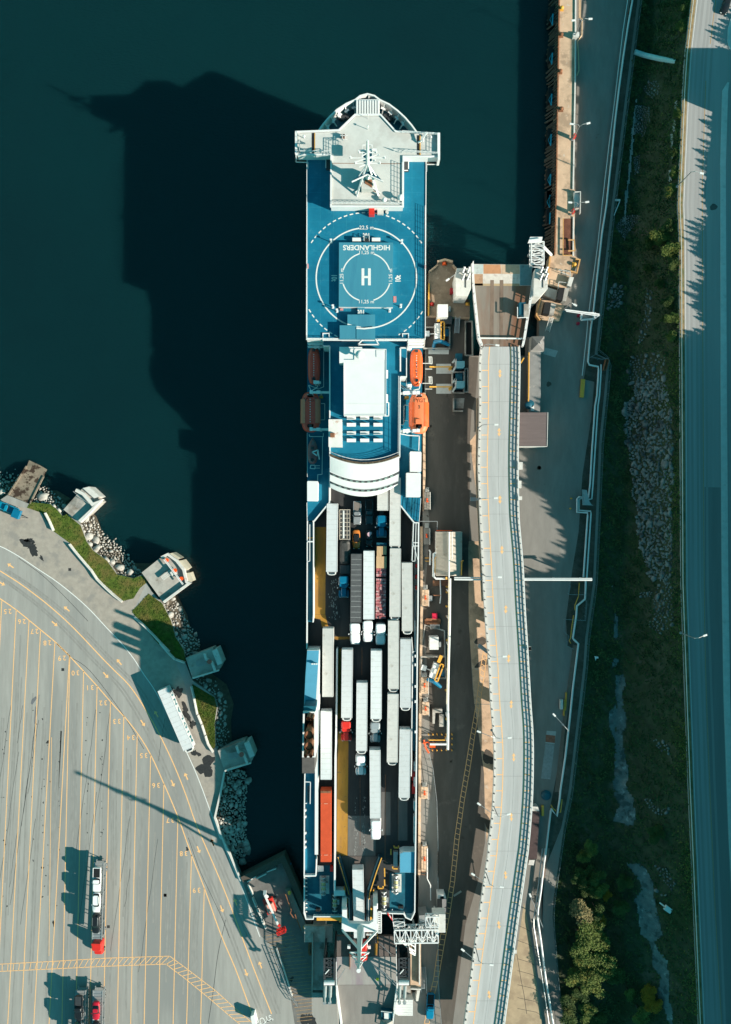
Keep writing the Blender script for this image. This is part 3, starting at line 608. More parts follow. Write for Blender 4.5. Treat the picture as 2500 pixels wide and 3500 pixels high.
for k in range(9): x = c0.x + (c1.x - c0.x) * (k + .5) / 9; mb.box((x, (c0.y + c1.y) / 2 - .2, 20.9), (.42, (c1.y - c0.y) * .9, .35))
mb.build('bow_visor_cover', m_whs, ship, bevel=.04)
mb = MB()
for x, y in ((640, 330), (600, 350), (1000, 330), (1035, 355)):
    p = P('A', x, y, 17.6); mb.cyl(p, .55, 1.2, 10); mb.bar(p + Vector((-.9, 0, .6)), p + Vector((.9, 0, .6)), .5)
mb.build('mooring_winch', m_greyd, ship)
for x, y in ((625, 240), (1085, 290)):
    MB().ribbon([P('A', x - 60, y + 70, 17.56), P('A', x + 20, y + 10, 17.56)], .9).build('deck_walkway', m_bdk, ship)
# forward superstructure with helicopter deck
ss = Z3([('B', 268, -10, 25.5), ('B', 266, 1243, 25.5), ('B', 1364, 1243, 25.5), ('B', 1374, -10, 25.5)])
ss = [P('A', 272, 480, 25.5), P('A', 1374, 480, 25.5)] + ss[3:1:-1] + ss[1::-1]
ss = [P('A', 272, 480, 25.5), ss[4] if False else P('B', 266, 1243, 25.5), P('B', 1364, 1243, 25.5), P('A', 1374, 480, 25.5)]
MB().prism(ss, 12.3, 25.4).build('forward_superstructure', m_whs, ship)
hd = MB().sheet([Vector((p.x * .993, p.y, 25.44)) for p in ss]).build('helicopter_deck', m_blued, ship)
mb = MB()
for k in range(1, 9): x_ = ss[0].x + (ss[2].x - ss[0].x) * k / 9; mb.ribbon([(x_, ss[0].y, 25.446), (x_, ss[1].y, 25.446)], .07)
for k in range(1, 14): y_ = ss[0].y + (ss[1].y - ss[0].y) * k / 14; mb.ribbon([(ss[0].x + .2, y_, 25.448), (ss[2].x - .2, y_, 25.448)], .06)
mb.build('weld_seam', M('seam_blue', (.02, .22, .32), .6, var=.2), hd)
mb = MB(); mb.wall(ss, .18, 25.3, 25.62, closed=True); mb.build('deck_edge', m_whs, ship)
ZP = 25.47; cc = P('B', 820, 677, ZP)
def circle(r, a0=0, a1=360, n=90, z=ZP): return [Vector((cc.x + r * math.cos(math.radians(a0 + (a1 - a0) * k / n)), cc.y + r * math.sin(math.radians(a0 + (a1 - a0) * k / n)), z)) for k in range(n + 1)]
kz = (H - ZP) / F / 2.7067
R1 = 464 * kz; R2 = 605 * kz; Rin = 228 * kz
mk = MB(); mk.ribbon(circle(R1, 98, 262, 80), .3); mk.ribbon(circle(R1, 279, 442, 80), .3)
L_, R_ = ss[0].x + .35, ss[2].x - .35
a = 0
while a < 360:
    p = circle(R2, a, a + 3.1, 3)
    if all(L_ < q.x < R_ and (q.y > P('B', 0, 1225, ZP).y) and not (60 < a < 92 and False) for q in p): mk.ribbon(p, .26)
    a += 5.35
text_mb('22,5 m', 1.2, P('B', 822, 212, ZP), 0, mk, bold=.012)
text_mb('10t', 1.7, P('B', 822, 285, ZP), math.pi, mk, bold=.05, sx=.7); text_mb('10t', 1.7, P('B', 520, 675, ZP), -math.pi / 2, mk, bold=.05, sx=.7); text_mb('10t', 1.7, P('B', 1115, 685, ZP), math.pi / 2, mk, bold=.05, sx=.7)
mk.build('deck_markings', m_white2, hd)
# raised pad
ZQ = 26.6; pa = [P('B', 567, 348, ZQ), P('B', 1068, 350, ZQ), P('B', 1065, 948, ZQ), P('B', 565, 945, ZQ)]
pad = MB().prism(pa, 25.44, ZQ).build('landing_pad', m_whs, ship); MB().sheet([Vector((p.x, p.y, ZQ + .02)) for p in pa]).build('pad_surface', m_blueh, pad)
pc = P('B', 820, 668, ZQ + .04); k2 = (H - ZQ) / F / 2.7067; Rn = 224 * k2; mk = MB()
for a0, a1 in ((17, 73), (107, 163), (197, 253), (287, 343)): mk.ribbon([Vector((pc.x + Rn * math.cos(math.radians(a0 + (a1 - a0) * i / 20)), pc.y + Rn * math.sin(math.radians(a0 + (a1 - a0) * i / 20)), pc.z)) for i in range(21)], .28)
for x, y, r in ((820, 442, 0), (818, 897, 0), (593, 662, math.pi / 2), (1045, 665, math.pi / 2)): text_mb('11,25 m', 1.1, P('B', x, y, ZQ + .04), r, mk, bold=.012)
text_mb('HIGHLANDERS', 1.55, P('B', 822, 394, ZQ + .04), math.pi, mk, bold=.04, sx=1.02)
for x in (788, 848): mk.ribbon([P('B', x, 588, ZQ + .04), P('B', x, 745, ZQ + .04)], .62)
mk.ribbon([P('B', 788, 668, ZQ + .045), P('B', 848, 668, ZQ + .045)], .5); mk.build('pad_lettering', m_white2, pad)
mb = MB()
for (x0, y0, x1, y1, z0) in ((645, 1015, 900, 1140, 26.7), (573, 1115, 730, 1238, 26.9), (728, 1140, 902, 1238, 27.0), (738, 945, 805, 1020, 26.2)):
    mb.prism(PL('B', [(x0, y0), (x1, y0), (x1, y1), (x0, y1)], z0), 25.44, z0)
mb.build('hangar_roof', m_blueh, ship)
mb = MB(); mb.ribbon([P('B', 645, 1105, 26.73), P('B', 700, 1122, 26.73), P('B', 770, 1135, 26.73)], .34); mb.ribbon([P('B', 728, 1141, 27.03), P('B', 800, 1146, 27.03), P('B', 900, 1135, 27.03)], .34); text_mb('10t', 1.7, P('B', 773, 995, 26.24), math.pi, mb, bold=.05, sx=.7); mb.build('roof_markings', m_white2, ship)
mb = MB()
for x0, x1 in ((690, 770), (870, 948)): mb.box(P('B', (x0 + x1) / 2, 332, 25.45), ((x1 - x0) * kz, .75, 1.0))
mb.rail(PL('B', [(798, 305), (798, 345)], 25.45), 1.3, .7, .08); mb.rail(PL('B', [(846, 305), (846, 345)], 25.45), 1.3, .7, .08)
mb.build('deck_locker', m_whs, ship, bevel=.05)
mb = MB()
for k in range(4): mb.bar(P('B', 800, 315 + k * 8, 26 + k * .15), P('B', 845, 315 + k * 8, 26 + k * .15), .14)
mb.build('pad_steps', m_greyd, ship)
for x, y in ((495, 347), (1147, 352), (512, 950), (1138, 945), (550, 988), (1036, 986)):
    p = P('B', x, y, 25.45); mb = MB(); mb.cyl(p, .09, 1.5, 6); mb.box(p + Vector((0, .1, 1.45)), (.5, .35, .25)); mb.box(p, (.5, .5, .15)); mb.build('deck_floodlight', m_whs, ship)
mb = MB(); p = P('B', 868, 78, 25.45); mb.box(p, (1.25, 1.75, 1.7)); mb.build('red_foam_cabinet', m_red, ship, bevel=.06)
mb = MB(); mb.box(P('B', 950, 75, 25.45), (1.4, 1.0, .9)); mb.cyl(P('B', 1010, 76, 25.45), .35, .8); mb.build('vent_box', m_bdk, ship, each=True)
mb = MB(); mb.box(P('B', 1083, 880, 25.45), (.65, 1.2, .9)); mb.box(P('B', 592, 972, 25.45), (.7, .4, .5)); mb.box(P('B', 279, 573, 25.45), (.3, .9, .9)); mb.box(P('B', 1362, 580, 25.45), (.3, .7, .8)); mb.build('pink_hose_cabinet', M('faded_red_paint', (.6, .25, .25), .5), ship)
mb = MB(); mb.rail([Vector((R_ + .3, P('B', 0, 10, 0).y * .877, 25.45)), Vector((R_ + .3, P('B', 0, 1235, ZP).y, 25.45))], 1.15, 1.3, .045, rails=4); mb.rail([Vector((L_ - .3, P('B', 0, 10, 0).y * .877, 25.45)), Vector((L_ - .3, P('B', 0, 1235, ZP).y, 25.45))], 1.1, 2, .04, rails=3)
mb.rail(PL('B', [(270, 1243), (580, 1245), (760, 1245)], 25.4), 1.1, 1.5, .05); mb.rail(PL('B', [(930, 1250), (1360, 1252)], 25.4), 1.1, 1.5, .05)
mb.build('deck_railing', m_whs, ship)
# bridge
ZB = 28.3; bp_ = [(172, 462), (565, 447), (715, 303), (950, 303), (1090, 457), (1494, 478), (1494, 690), (1162, 690), (1160, 1152), (492, 1150), (494, 672), (172, 672)]
br = MB().prism(PL('A', bp_, ZB), 25.45, ZB - .35).build('bridge', m_whs, ship); top = PL('A', bp_, ZB)
MB().prism(PL('A', [(185, 474), (570, 458), (720, 315), (945, 315), (1085, 468), (1484, 488), (1484, 682), (1155, 682), (1152, 1140), (500, 1140), (502, 664), (185, 664)], ZB), ZB - .36, ZB - .2).build('bridge_roof', m_bdk, ship)
MB().wall(top, .34, ZB - .36, ZB + .12, closed=True).build('roof_coaming', m_whs, br)
mb = MB(); mb.wall(PL('A', [(172, 462), (172, 672)], ZB), .5, 25.5, ZB + .5); mb.wall(PL('A', [(1490, 478), (1490, 725)], ZB), .5, 25.5, ZB + .5); mb.build('wing_end', m_whs, br, each=True)
mb = MB()
for pts in ([(205, 655), (495, 655), (495, 740)], [(1165, 650), (1470, 670)], [(500, 1128), (1150, 1135)], [(1150, 760), (1150, 1130)], [(1150, 470), (1470, 495)], [(200, 480), (205, 655)], [(1475, 490), (1475, 670)], [(1080, 640), (1150, 660)]): mb.rail(PL('A', pts, ZB), 1.1, 1.1, .05)
mb.build('roof_railing', m_whs, br)
mb = MB(); mb.prism(PL('A', [(316, 470), (338, 470), (338, 655), (316, 655)], ZB), ZB - .2, ZB - .15); mb.prism(PL('A', [(1290, 490), (1312, 490), (1312, 670), (1290, 670)], ZB), ZB - .2, ZB - .15); mb.build('expansion_gap', m_blk, br, each=True)
mb = MB(); mb.ribbon(PL('A', [(343, 470), (343, 655)], ZB - .13), .14); mb.ribbon(PL('A', [(1318, 490), (1318, 680)], ZB - .13), .2); mb.build('orange_joint_strip', m_yelm, br, each=True)
mb = MB(); mb.ribbon(PL('A', [(496, 752), (1150, 757)], ZB - .17), .12); mb.ribbon(PL('A', [(815, 985), (945, 1030)], ZB - .17), .1); mb.build('deck_seam', m_rust, br)
mb = MB()
for x, y, r, h in ((833, 440, .18, 2.4), (985, 1105, .45, 1.5), (1135, 1090, .62, 2.1), (1415, 530, .2, 1.8), (245, 520, .25, 1.6), (835, 340, .12, 3), (1340, 560, .2, 1.6)):
    p = P('A', x, y, ZB - .2); mb.cyl(p, r * .35, h * .7, 8); mb.dome(p + Vector((0, 0, h * .6)), r * 1.2, r * 1.3, 10, 4)
mb.build('antenna_dome', m_whs, br, smooth_=False)
mb = MB(); p = P('A', 607, 515, ZB - .2); mb.box(p, (.75, .75, .9)); mb.build('red_beacon_box', m_rust, br)
mb = MB()
for a, b2 in (((580, 495), (645, 498)), ((580, 530), (645, 530)), ((600, 485), (600, 545)), ((625, 480), (622, 545))): mb.bar(P('A', *a, ZB + .9), P('A', *b2, ZB + .9), .12)
mb.bar(P('A', 1325, 545, ZB + .6), P('A', 1380, 465, ZB + 1.6), .35); mb.bar(P('A', 1300, 560, ZB), P('A', 1330, 545, ZB + .8), .3); mb.bar(P('A', 445, 712, 25.6), P('A', 445, 795, 25.6), .2); mb.bar(P('A', 1210, 730, 25.6), P('A', 1210, 805, 25.6), .2); mb.bar(P('A', 1170, 820, 25.6), P('A', 1205, 820, 25.6), .2)
mb.build('roof_frame', m_whs, br)
mb = MB(); mb.box(P('A', 470, 755, 25.46), (1.0, 3.1, .2)); mb.box(P('A', 1190, 770, 25.46), (1.0, 3.1, .2)); mb.build('stair_well', m_greyd, br, each=True)
mb = MB(); mb.box(P('A', 210, 728, 25.2), (2.5, .8, .3)); mb.box(P('A', 1430, 745, 25.2), (2.8, .8, .3)); mb.build('wing_platform', m_wood, br, each=True)
mb = MB(); mb.bars(PL('A', [(170, 690), (170, 742), (280, 745), (280, 800)], 25.6), .14); mb.bars(PL('A', [(1488, 700), (1486, 762), (1378, 764), (1378, 830)], 25.6), .14); mb.build('wing_rail', m_whs, br)
# mast
mast = MB(); b0 = P('A', 828, 900, ZB); tip = Vector((P('A', 832, 540, 43).x, P('A', 832, 540, 43).y, 43)); bb = Vector((tip.x, tip.y - 3.2, ZB - .2))
mast.tube([bb, bb.lerp(tip, .6), tip], [.55, .38, .22], 8)
for sx in (-1, 1): mast.bar(bb + Vector((sx * 2.4, -2.5, 0)), bb.lerp(tip, .55), .35)
for t, wdt in ((.5, 2.6), (.62, 3.6), (.74, 1.8)):
    q = bb.lerp(tip, t); mast.bar(q + Vector((-wdt, 0, 0)), q + Vector((wdt, 0, 0)), .18); mast.bar(q + Vector((-wdt * .7, -.8, 0)), q + Vector((wdt * .7, .8, 0)), .18)
    for s_ in (-1, 1): mast.cyl(q + Vector((wdt * s_, 0, 0)), .18, .8, 8)
mo = mast.build('radar_mast', m_whs, ship)
mb = MB(); mb.box(P('A', 828, 950, ZB - .2), (2.6, 3.6, 2.4)); mb.build('mast_house', m_bdk, mo, bevel=.05)
mb = MB(); mb.prism(PL('A', [(805, 905), (872, 905), (872, 980), (840, 960), (805, 940)], ZB + 2.2), ZB + 2.2, ZB + 2.3); mb.build('mast_hatch', m_rust, mo)
zf = ZB + 5; mb = MB(); mb.prism(PL('A', [(685, 925), (745, 860), (822, 790), (850, 790), (910, 850), (975, 922), (830, 855)], zf), zf - .5, zf); mb.prism(PL('A', [(790, 635), (872, 635), (872, 730), (790, 730)], ZB + 3.5), ZB + 3.2, ZB + 3.5); mb.build('mast_fin', m_stern, mo)
mb = MB(); mb.bars(PL('A', [(685, 925), (828, 858), (975, 922)], zf), .22, .3); mb.rail(PL('A', [(786, 598), (876, 598), (876, 730)], ZB + 3.5), .9, .8, .06); mb.rail(PL('A', [(786, 598), (786, 730)], ZB + 3.5), .9, .8, .06)
mb.bar(P('A', 750, 870, zf), bb.lerp(tip, .5), .2); mb.bar(P('A', 910, 870, zf), bb.lerp(tip, .5), .2); mb.bar(P('A', 700, 1030, ZB), P('A', 770, 990, ZB), .2); mb.bar(P('A', 950, 1028, ZB), P('A', 870, 975, ZB + .1), .2)
q = bb.lerp(tip, .7); mb.bar(q + Vector((-1.9, .6, .3)), q + Vector((1.9, .9, .3)), .3, .4); mb.build('radar_scanner', m_whs, mo)
# band between helideck and the after house
ZA = 23.3
aft = PL('C', [(482, 100), (482, 1165), (560, 1195), (680, 1228), (812, 1240), (950, 1228), (1040, 1205), (1128, 1170), (1132, 430), (1190, 430), (1200, 30), (420, 30), (420, 150), (482, 150)], ZA)
MB().prism(aft, 12.3 if False else 17.2, ZA - .05).build('after_superstructure', m_whs, ship); ad = MB().sheet([Vector((p.x * .995, p.y, ZA)) for p in aft]).build('sun_deck', m_blued, ship)
low = PL('C', [(482, 30), (482, 1180), (1130, 1180), (1132, 30)], 17); MB().prism(low, 12.3, 17.2).build('main_deck_house', m_whs, ship)
mb = MB()
for k in range(3):
    z = 22.9 - k * 1.2; y = 85 + k * 28
    mb.box(P('C', 345, y, z - .8), (9.8 - .3 * k, 1.0, .6)) if False else mb.prism(PL('C', [(275, y), (418, y), (418, y + 17), (280, y + 17)], z), z - .4, z)
    mb.prism(PL('C', [(1205, y), (1358, y), (1345, y + 17), (1205, y + 17)], z), z - .4, z)
mb.build('deck_step_beam', m_whs, ship, each=True)
mb = MB(); mb.wall(PL('C', [(418, 85), (418, 25), (475, 25), (475, 60)], 25.7), .2, 23, 25.7); mb.wall(PL('C', [(1155, 60), (1155, 28), (1210, 28), (1210, 150)], 25.7), .2, 23, 25.7); mb.wall(PL('C', [(482, 150), (484, 1165)], ZA), .26, ZA, ZA + 1.0); mb.wall(PL('C', [(1132, 430), (1128, 1170)], ZA), .22, ZA, ZA + 1.0)
mb.wall(PL('C', [(420, 150), (482, 150)], ZA), .2, ZA, ZA + 1); mb.wall(PL('C', [(1132, 432), (1190, 432), (1190, 260)], ZA), .2, ZA, ZA + 1); mb.bars(PL('C', [(745, 130), (790, 78), (905, 78), (935, 130), (745, 130)], 25.6), .25); mb.bars(PL('C', [(415, 88), (1210, 92)], 25.5), .22)
mb.bars(PL('C', [(1135, 378), (1135, 160), (1190, 160)], ZA + .4), .3)
mb.build('deck_bulwark', m_whs, ship)
mb = MB(); mb.rail([p + Vector((-.25, 0, 0)) for p in PL('C', [(1126, 430), (1122, 1150)], ZA)], 1.7, 1.6, .05, 3); mb.build('sun_deck_railing', m_whs, ship)
# stepped curved terraces
def arc(c_, yl, yc, yr, z, xl=482, xr=1122, n=24):
    r = []
    for i in range(n + 1):
        t = i / n; x = xl + (xr - xl) * t; u = (x - 800) / (xr - 800) if x > 800 else (800 - x) / (800 - xl); y = yc + ((yr if x > 800 else yl) - yc) * u * u; r.append(P(c_, x, y, z))
    return r
a0 = arc('C', 1170, 1248, 1175, ZA + .9); a1 = arc('D', 32, 114, 25, 21.6); a2 = arc('D', 58, 137, 55, 20.6, 484, 1118); a3 = arc('D', 115, 195, 118, 20.3, 482, 1115); a4 = arc('D', 138, 219, 145, 19.3, 486, 1112); a5 = arc('D', 180, 263, 150, 18.6, 485, 1112)
mb = MB(); mb.band(a1, a0); mb.band(a3, a2); mb.band(a5, a4)
mb.band([p + Vector((0, 0, -.5)) for p in a5], a5); mb.band([p + Vector((0, 0, 0)) for p in a5], [p + Vector((0, 2, -1.6)) for p in a5]); mb.band(a0, [p + Vector((0, .35, 0)) for p in a0]); mb.band([p + Vector((0, .35, 0)) for p in a0], [p + Vector((0, .35, -.9)) for p in a0])
for q in (a1, a3): mb.wall([p + Vector((0, .02, 0)) for p in q], .16, q[0].z - .35, q[0].z + .05)
tr = mb.build('terrace', m_whs, ship)
mb = MB(); mb.band(a2, a1); mb.band(a4, a3); mb.build('terrace_window_band', m_greyd, tr)
for qa, qb in ((a1, a2), (a3, a4)):
    for i in range(1, 23, 2):
        mb = MB(); u0, u1, v0, v1 = qa[i], qa[i + 1], qb[i], qb[i + 1]; e = Vector((0, -.12, .12))
        mb.add([u0.lerp(v0, .15) + e, u1.lerp(v1, .15) + e, u1.lerp(v1, .8) + e, u0.lerp(v0, .8) + e], [(0, 1, 2, 3)]); mb.build('terrace_window', M('window_reflecting', (.18, .27, .25), .2, var=.3, scale=.8, spec=.6), tr)
mb = MB(); r0 = [p + Vector((0, .75, 0)) for p in a0]
for i in range(24):
    for k in range(2):
        p = r0[i].lerp(r0[i + 1], .25 + .5 * k); mb.box((p.x, p.y - .2, ZA + .02), (.42, .5, 1.0))
mb.build('windbreak_panel', M('bronze_glass', (.16, .12, .08), .3, var=.5, scale=1.2), tr)
mb = MB(); mb.rail([Vector((p.x, p.y + 1.25, ZA)) for p in a0], 1.8, 1.0, .04, 4); mb.build('terrace_railing', m_whs, tr)
# big white house, vents and benches
ZC = 26.3
hs = MB().prism(PL('C', [(570, 150), (780, 152), (780, 170), (1004, 172), (1004, 780), (612, 783), (612, 300), (570, 300)], ZC), ZA, ZC).build('lounge_house', m_whs, ship)
mb = MB(); mb.wall(PL('C', [(612, 170), (1002, 174), (1000, 778), (614, 780), (612, 300)], ZC), .15, ZC - .1, ZC + .12); mb.bars(PL('C', [(615, 680), (1000, 683)], ZC), .1); mb.prism(PL('C', [(910, 180), (985, 180), (985, 270), (912, 245)], ZC), ZC, ZC + .1); mb.build('roof_trim', m_whs, hs)
mb = MB(); c_ = P('C', 765, 205, ZC + 1); mb.cyl(P('C', 745, 235, ZC), .25, 1.6, 8); mb.dome(c_ + Vector((-.2, -.5, .6)), .95, 1.0, 14, 5); mb.bars(PL('C', [(690, 155), (780, 155), (780, 290), (690, 290)], ZC + 1), .1); mb.build('satellite_dome', m_whs, hs, smooth_=False)
mb = MB(); mb.bars(PL('C', [(1005, 665), (1027, 665), (1027, 790), (990, 790)], ZA + 1.6), .2); mb.box(P('C', 1008, 410, ZA), (.5, 1.7, 1.5)); mb.box(P('C', 1008, 630, ZA), (.5, 1.6, 1.5)); mb.build('wall_locker', m_whs, hs)
for i, y in enumerate((807, 873, 947, 1017)):
    for x in (681, 804, 927):
        o = thing('deck_bench', '', 'bench', P('C', x, y, ZA), 'white benches on the blue sun deck'); mb = MB(); mb.box(P('C', x, y, ZA + .35), (2.05, .75, .12)); mb.build('seat', m_whs, o, bevel=.03)
        mb = MB(); [mb.box(P('C', x + s_ * 34, y, ZA), (.12, .6, .35)) for s_ in (-1, 1)]; mb.build('bench_leg', m_whs, o)
        mb = MB(); mb.box(P('C', x, y - (14 if i % 2 else -14), ZA + .4), (2.05, .1, .55)); mb.build('backrest', m_whs, o)
        o['label'] = f"white bench on the ferry's blue sun deck, {['first','second','third','fourth'][i]} row below the white roof, {['left','middle','right'][[681,804,927].index(x)]} column"
mb = MB(); mb.prism(PL('C', [(470, 820), (595, 820), (598, 1078), (470, 1075)], ZA + 1.5), ZA, ZA + 1.4); rb = mb.build('rescue_platform', M('rusting_white', (.75, .72, .68), .6, var=.08, scale=.8, c3=(.45, .18, .08), c3s=.55, c3t=(.62, .74)), ship); mb = MB(); mb.box(P('C', 507, 968, ZA + 1.4), (1.0, 1.0, .5)); mb.build('hatch', m_rust, rb)
# side recess decks
ZE = 15.6
lft = PL('C', [(272, 95), (482, 95)], ZE) + PL('D', [(480, 320), (340, 485), (274, 487)], ZE); rgt = PL('C', [(1340, 95), (1135, 95)], ZE) + PL('D', [(1120, 320), (1262, 503), (1306, 503), (1322, 300)], ZE)
for q in (lft, rgt): MB().prism(q, 12.3, ZE - .03).build('side_house', m_whs, ship); MB().sheet([Vector((p.x, p.y, ZE)) for p in q]).build('boat_deck', m_blued, ship)
mb = MB(); mb.wall(PL('D', [(481, 0), (480, 318), (338, 490), (325, 492)], ZE), .28, 12.3, ZE + .9); mb.wall(PL('D', [(1118, 0), (1117, 325), (1262, 505), (1300, 505)], ZE), .28, 12.3, ZE + .9); mb.build('inner_bulwark', m_whs, ship, each=True)
mb = MB(); mb.rail(PL('C', [(274, 950), (276, 1353)], ZE), 1.0, 1.6, .05); mb.rail(PL('D', [(272, 320), (275, 488)], ZE), 1.0, 1.6, .06); mb.rail(PL('D', [(1322, 280), (1306, 500)], ZE), 1.0, 1.6, .06); mb.bars(PL('C', [(425, 160), (425, 520), (375, 540), (290, 505)], ZE + 1.5), .14); mb.bars(PL('C', [(400, 675), (435, 675), (435, 825), (395, 825)], ZE + 1), .16); mb.bars(PL('C', [(290, 960), (295, 980), (422, 980), (422, 950)], ZE + 1), .16); mb.bars(PL('C', [(415, 985), (410, 1330), (370, 1332), (370, 1400)], ZE + 1), .15)
mb.bars(PL('C', [(1190, 165), (1190, 530), (1230, 540)], ZE + 1.6), .16); mb.bars(PL('C', [(1140, 870), (1165, 870), (1170, 690), (1205, 690)], ZE + 1), .16); mb.bars(PL('C', [(1165, 700), (1165, 830), (1205, 835)], ZE + 1), .12); mb.bars(PL('C', [(1135, 955), (1210, 970), (1310, 975), (1305, 1110)], ZE + 1), .2); mb.build('boat_deck_railing', m_whs, ship)
for k, (x0, x1, y0, y1) in enumerate(((1148, 1182, 200, 375),)):
    mb = MB(); mb.prism(PL('C', [(x0, y0), (x1, y0), (x1, y1), (x0, y1)], 19), 15.7, 19)
    for j in range(14): mb.bar(P('C', x0 + 2, y0 + 60 + j * 8, 19.1), P('C', x1 - 2, y0 + 60 + j * 8, 19.1), .12)
    mb.build('side_stair', m_stern, ship)
mb = MB()
for c_, x0, y0, x1, y1, z in (('C', 1222, 1117, 1330, 1308, 18.2), ('D', 1186, 42, 1324, 270, 18.0), ('D', 271, 118, 375, 307, 18.0)):
    mb = MB(); mb.prism(PL(c_, [(x0 + 6, y0), (x1 - 6, y0 + 2), (x1, y0 + 14), (x1 - 3, y1 - 8), (x1 - 12, y1), (x0, y1 - 2), (x0, y0 + 8)], z), ZE, z); mb.build('deck_container', m_whs, ship, bevel=.06)
mb = MB()
for k in range(12): p = P('D', 1258 - k * 1.5, 295 + k * 11, ZE + .9 - k * .05); mb.bar(p + Vector((-.55, 0, 0)), p + Vector((.55, .05, 0)), .1)
mb.bars(PL('D', [(1238, 290), (1222, 425)], ZE + 1), .1); mb.bars(PL('D', [(1280, 292), (1262, 432)], ZE + 1), .1); mb.build('deck_ladder', m_stern, ship)
mb = MB(); mb.bars(PL('C', [(305, 1245), (300, 1275), (345, 1278), (345, 1245), (305, 1245)], ZE + .8), .2); mb.bar(P('C', 345, 1250, ZE + .8), P('C', 390, 1250, ZE + .8), .12); mb.bar(P('C', 345, 1272, ZE + .8), P('C', 390, 1272, ZE + .8), .12); mb.build('boat_cradle', m_whs, ship)
# davits
def davit(c_, xs, y, z, inx):
    mb = MB(); a = P(c_, inx, y, z); b2 = P(c_, xs, y, z); mb.bar(a, b2, .5, .5); mb.bar(b2 + Vector((0, 0, -.1)), b2 + Vector((0, 0, -3.6)), .4); mb.box(P(c_, xs * .6 + inx * .4, y, z - .2), (.9, .7, .8)); m_ = P(c_, (xs + inx) / 2, y, z)
    mb.bar(m_, m_ + Vector((0, .1, -4)), .4); mb.box(P(c_, xs, y - 3, z - .1), (.7, .8, .45)); mb.build('davit', m_whs, ship)
for args in (('C', 310, 572, 21.2, 478), ('C', 310, 915, 21.2, 478), ('C', 345, 150, 20.5, 415), ('C', 345, 482, 20.5, 400), ('C', 1225, 515, 20, 1205), ('C', 1205, 580, 21, 1140), ('C', 1300, 578, 21, 1210), ('C', 1205, 930, 21, 1138), ('C', 1300, 928, 21, 1210), ('C', 1225, 165, 20, 1195)): davit(*args)
mb = MB(); mb.bars(PL('C', [(1230, 495), (1230, 560), (1310, 540), (1320, 490)], 19), .22); mb.bars(PL('C', [(285, 505), (310, 560), (370, 520), (365, 505)], 19), .2); mb.bars(PL('C', [(1138, 500), (1225, 570)], 18), .12); mb.bars(PL('C', [(1138, 520), (1225, 590)], 18), .12); mb.build('davit_brace', m_whs, ship)
mb = MB(); mb.box(P('C', 1190, 630, ZE), (1.0, .5, 2.5)); mb.box(P('C', 405, 620, ZE), (.8, .4, 2)); mb.build('davit_winch', m_yelm, ship, each=True)
# vehicle deck
ZV = 12.42
vd = MB().sheet(PL('D', [(335, 60), (1262, 60)], ZV) + PL('F', [(1262, 1290), (1262, 1360)], ZV) + PL('G', [(1262, 590), (1180, 590), (340, 620), (256, 600)], ZV) + PL('E', [(275, 100)], ZV)).build('vehicle_deck', m_vd, ship)
mb = MB()
for c_, q in (('D', [(342, 545), (445, 545), (440, 1353), (335, 1353)]), ('E', [(333, 137), (440, 137), (470, 255), (410, 255), (395, 180), (330, 170)]), ('E', [(560, 455), (590, 455), (590, 1100), (555, 1100)]), ('F', [(556, 0), (655, 20), (645, 1150), (545, 1145)]), ('E', [(520, 340), (665, 342), (665, 365), (520, 370)])): mb.sheet(PL(c_, q, ZV + .006))
mb.build('yellow_lane', m_ylane, vd)
mb = MB(); random.seed(3)
for k in range(120):
    x = random.choice([720, 795]) + random.gauss(0, 7); y = random.uniform(870, 1145) if random.random() < .8 else random.uniform(600, 870); blob(mb, P('F', x, y, ZV + .012), random.uniform(.04, .17), random.uniform(.06, .35), 0, 7, j=.6)
for k in range(60): blob(mb, P('D', 520 + random.gauss(0, 22), random.uniform(1030, 1400), ZV + .012), random.uniform(.05, .16), random.uniform(.08, .4), 0, 7, j=.6)
mb.build('worn_paint', M('worn_grey_paint', (.28, .28, .27), .8, var=.3, scale=3), vd)
mb = MB(); mb.ribbon([P('F', 762, 420, ZV + .01), P('F', 762, 1060, ZV + .01)], .08); mb.ribbon([P('F', 996, 400, ZV + .01), P('F', 992, 1230, ZV + .01)], .1); mb.ribbon(PL('E', [(780, 440), (778, 700)], ZV + .01), .1); mb.ribbon(PL('F', [(1114, 600), (1114, 1000)], ZV + .01), .08); mb.build('lane_seam', m_rust, vd)
mb = MB(); mb.sheet(PL('F', [(958, 560), (1043, 560), (1043, 960), (958, 960)], ZV + .005)); mb.sheet(PL('F', [(650, 780), (905, 780), (905, 1150), (650, 1150)], ZV + .004)); mb.sheet(PL('F', [(1114, 600), (1200, 600), (1200, 1010), (1114, 1010)], ZV + .005)); mb.build('paler_deck_strip', M('grey_deck', (.13, .125, .12), .8, var=.15, scale=1, stretch=(1, .2, 1)), vd)
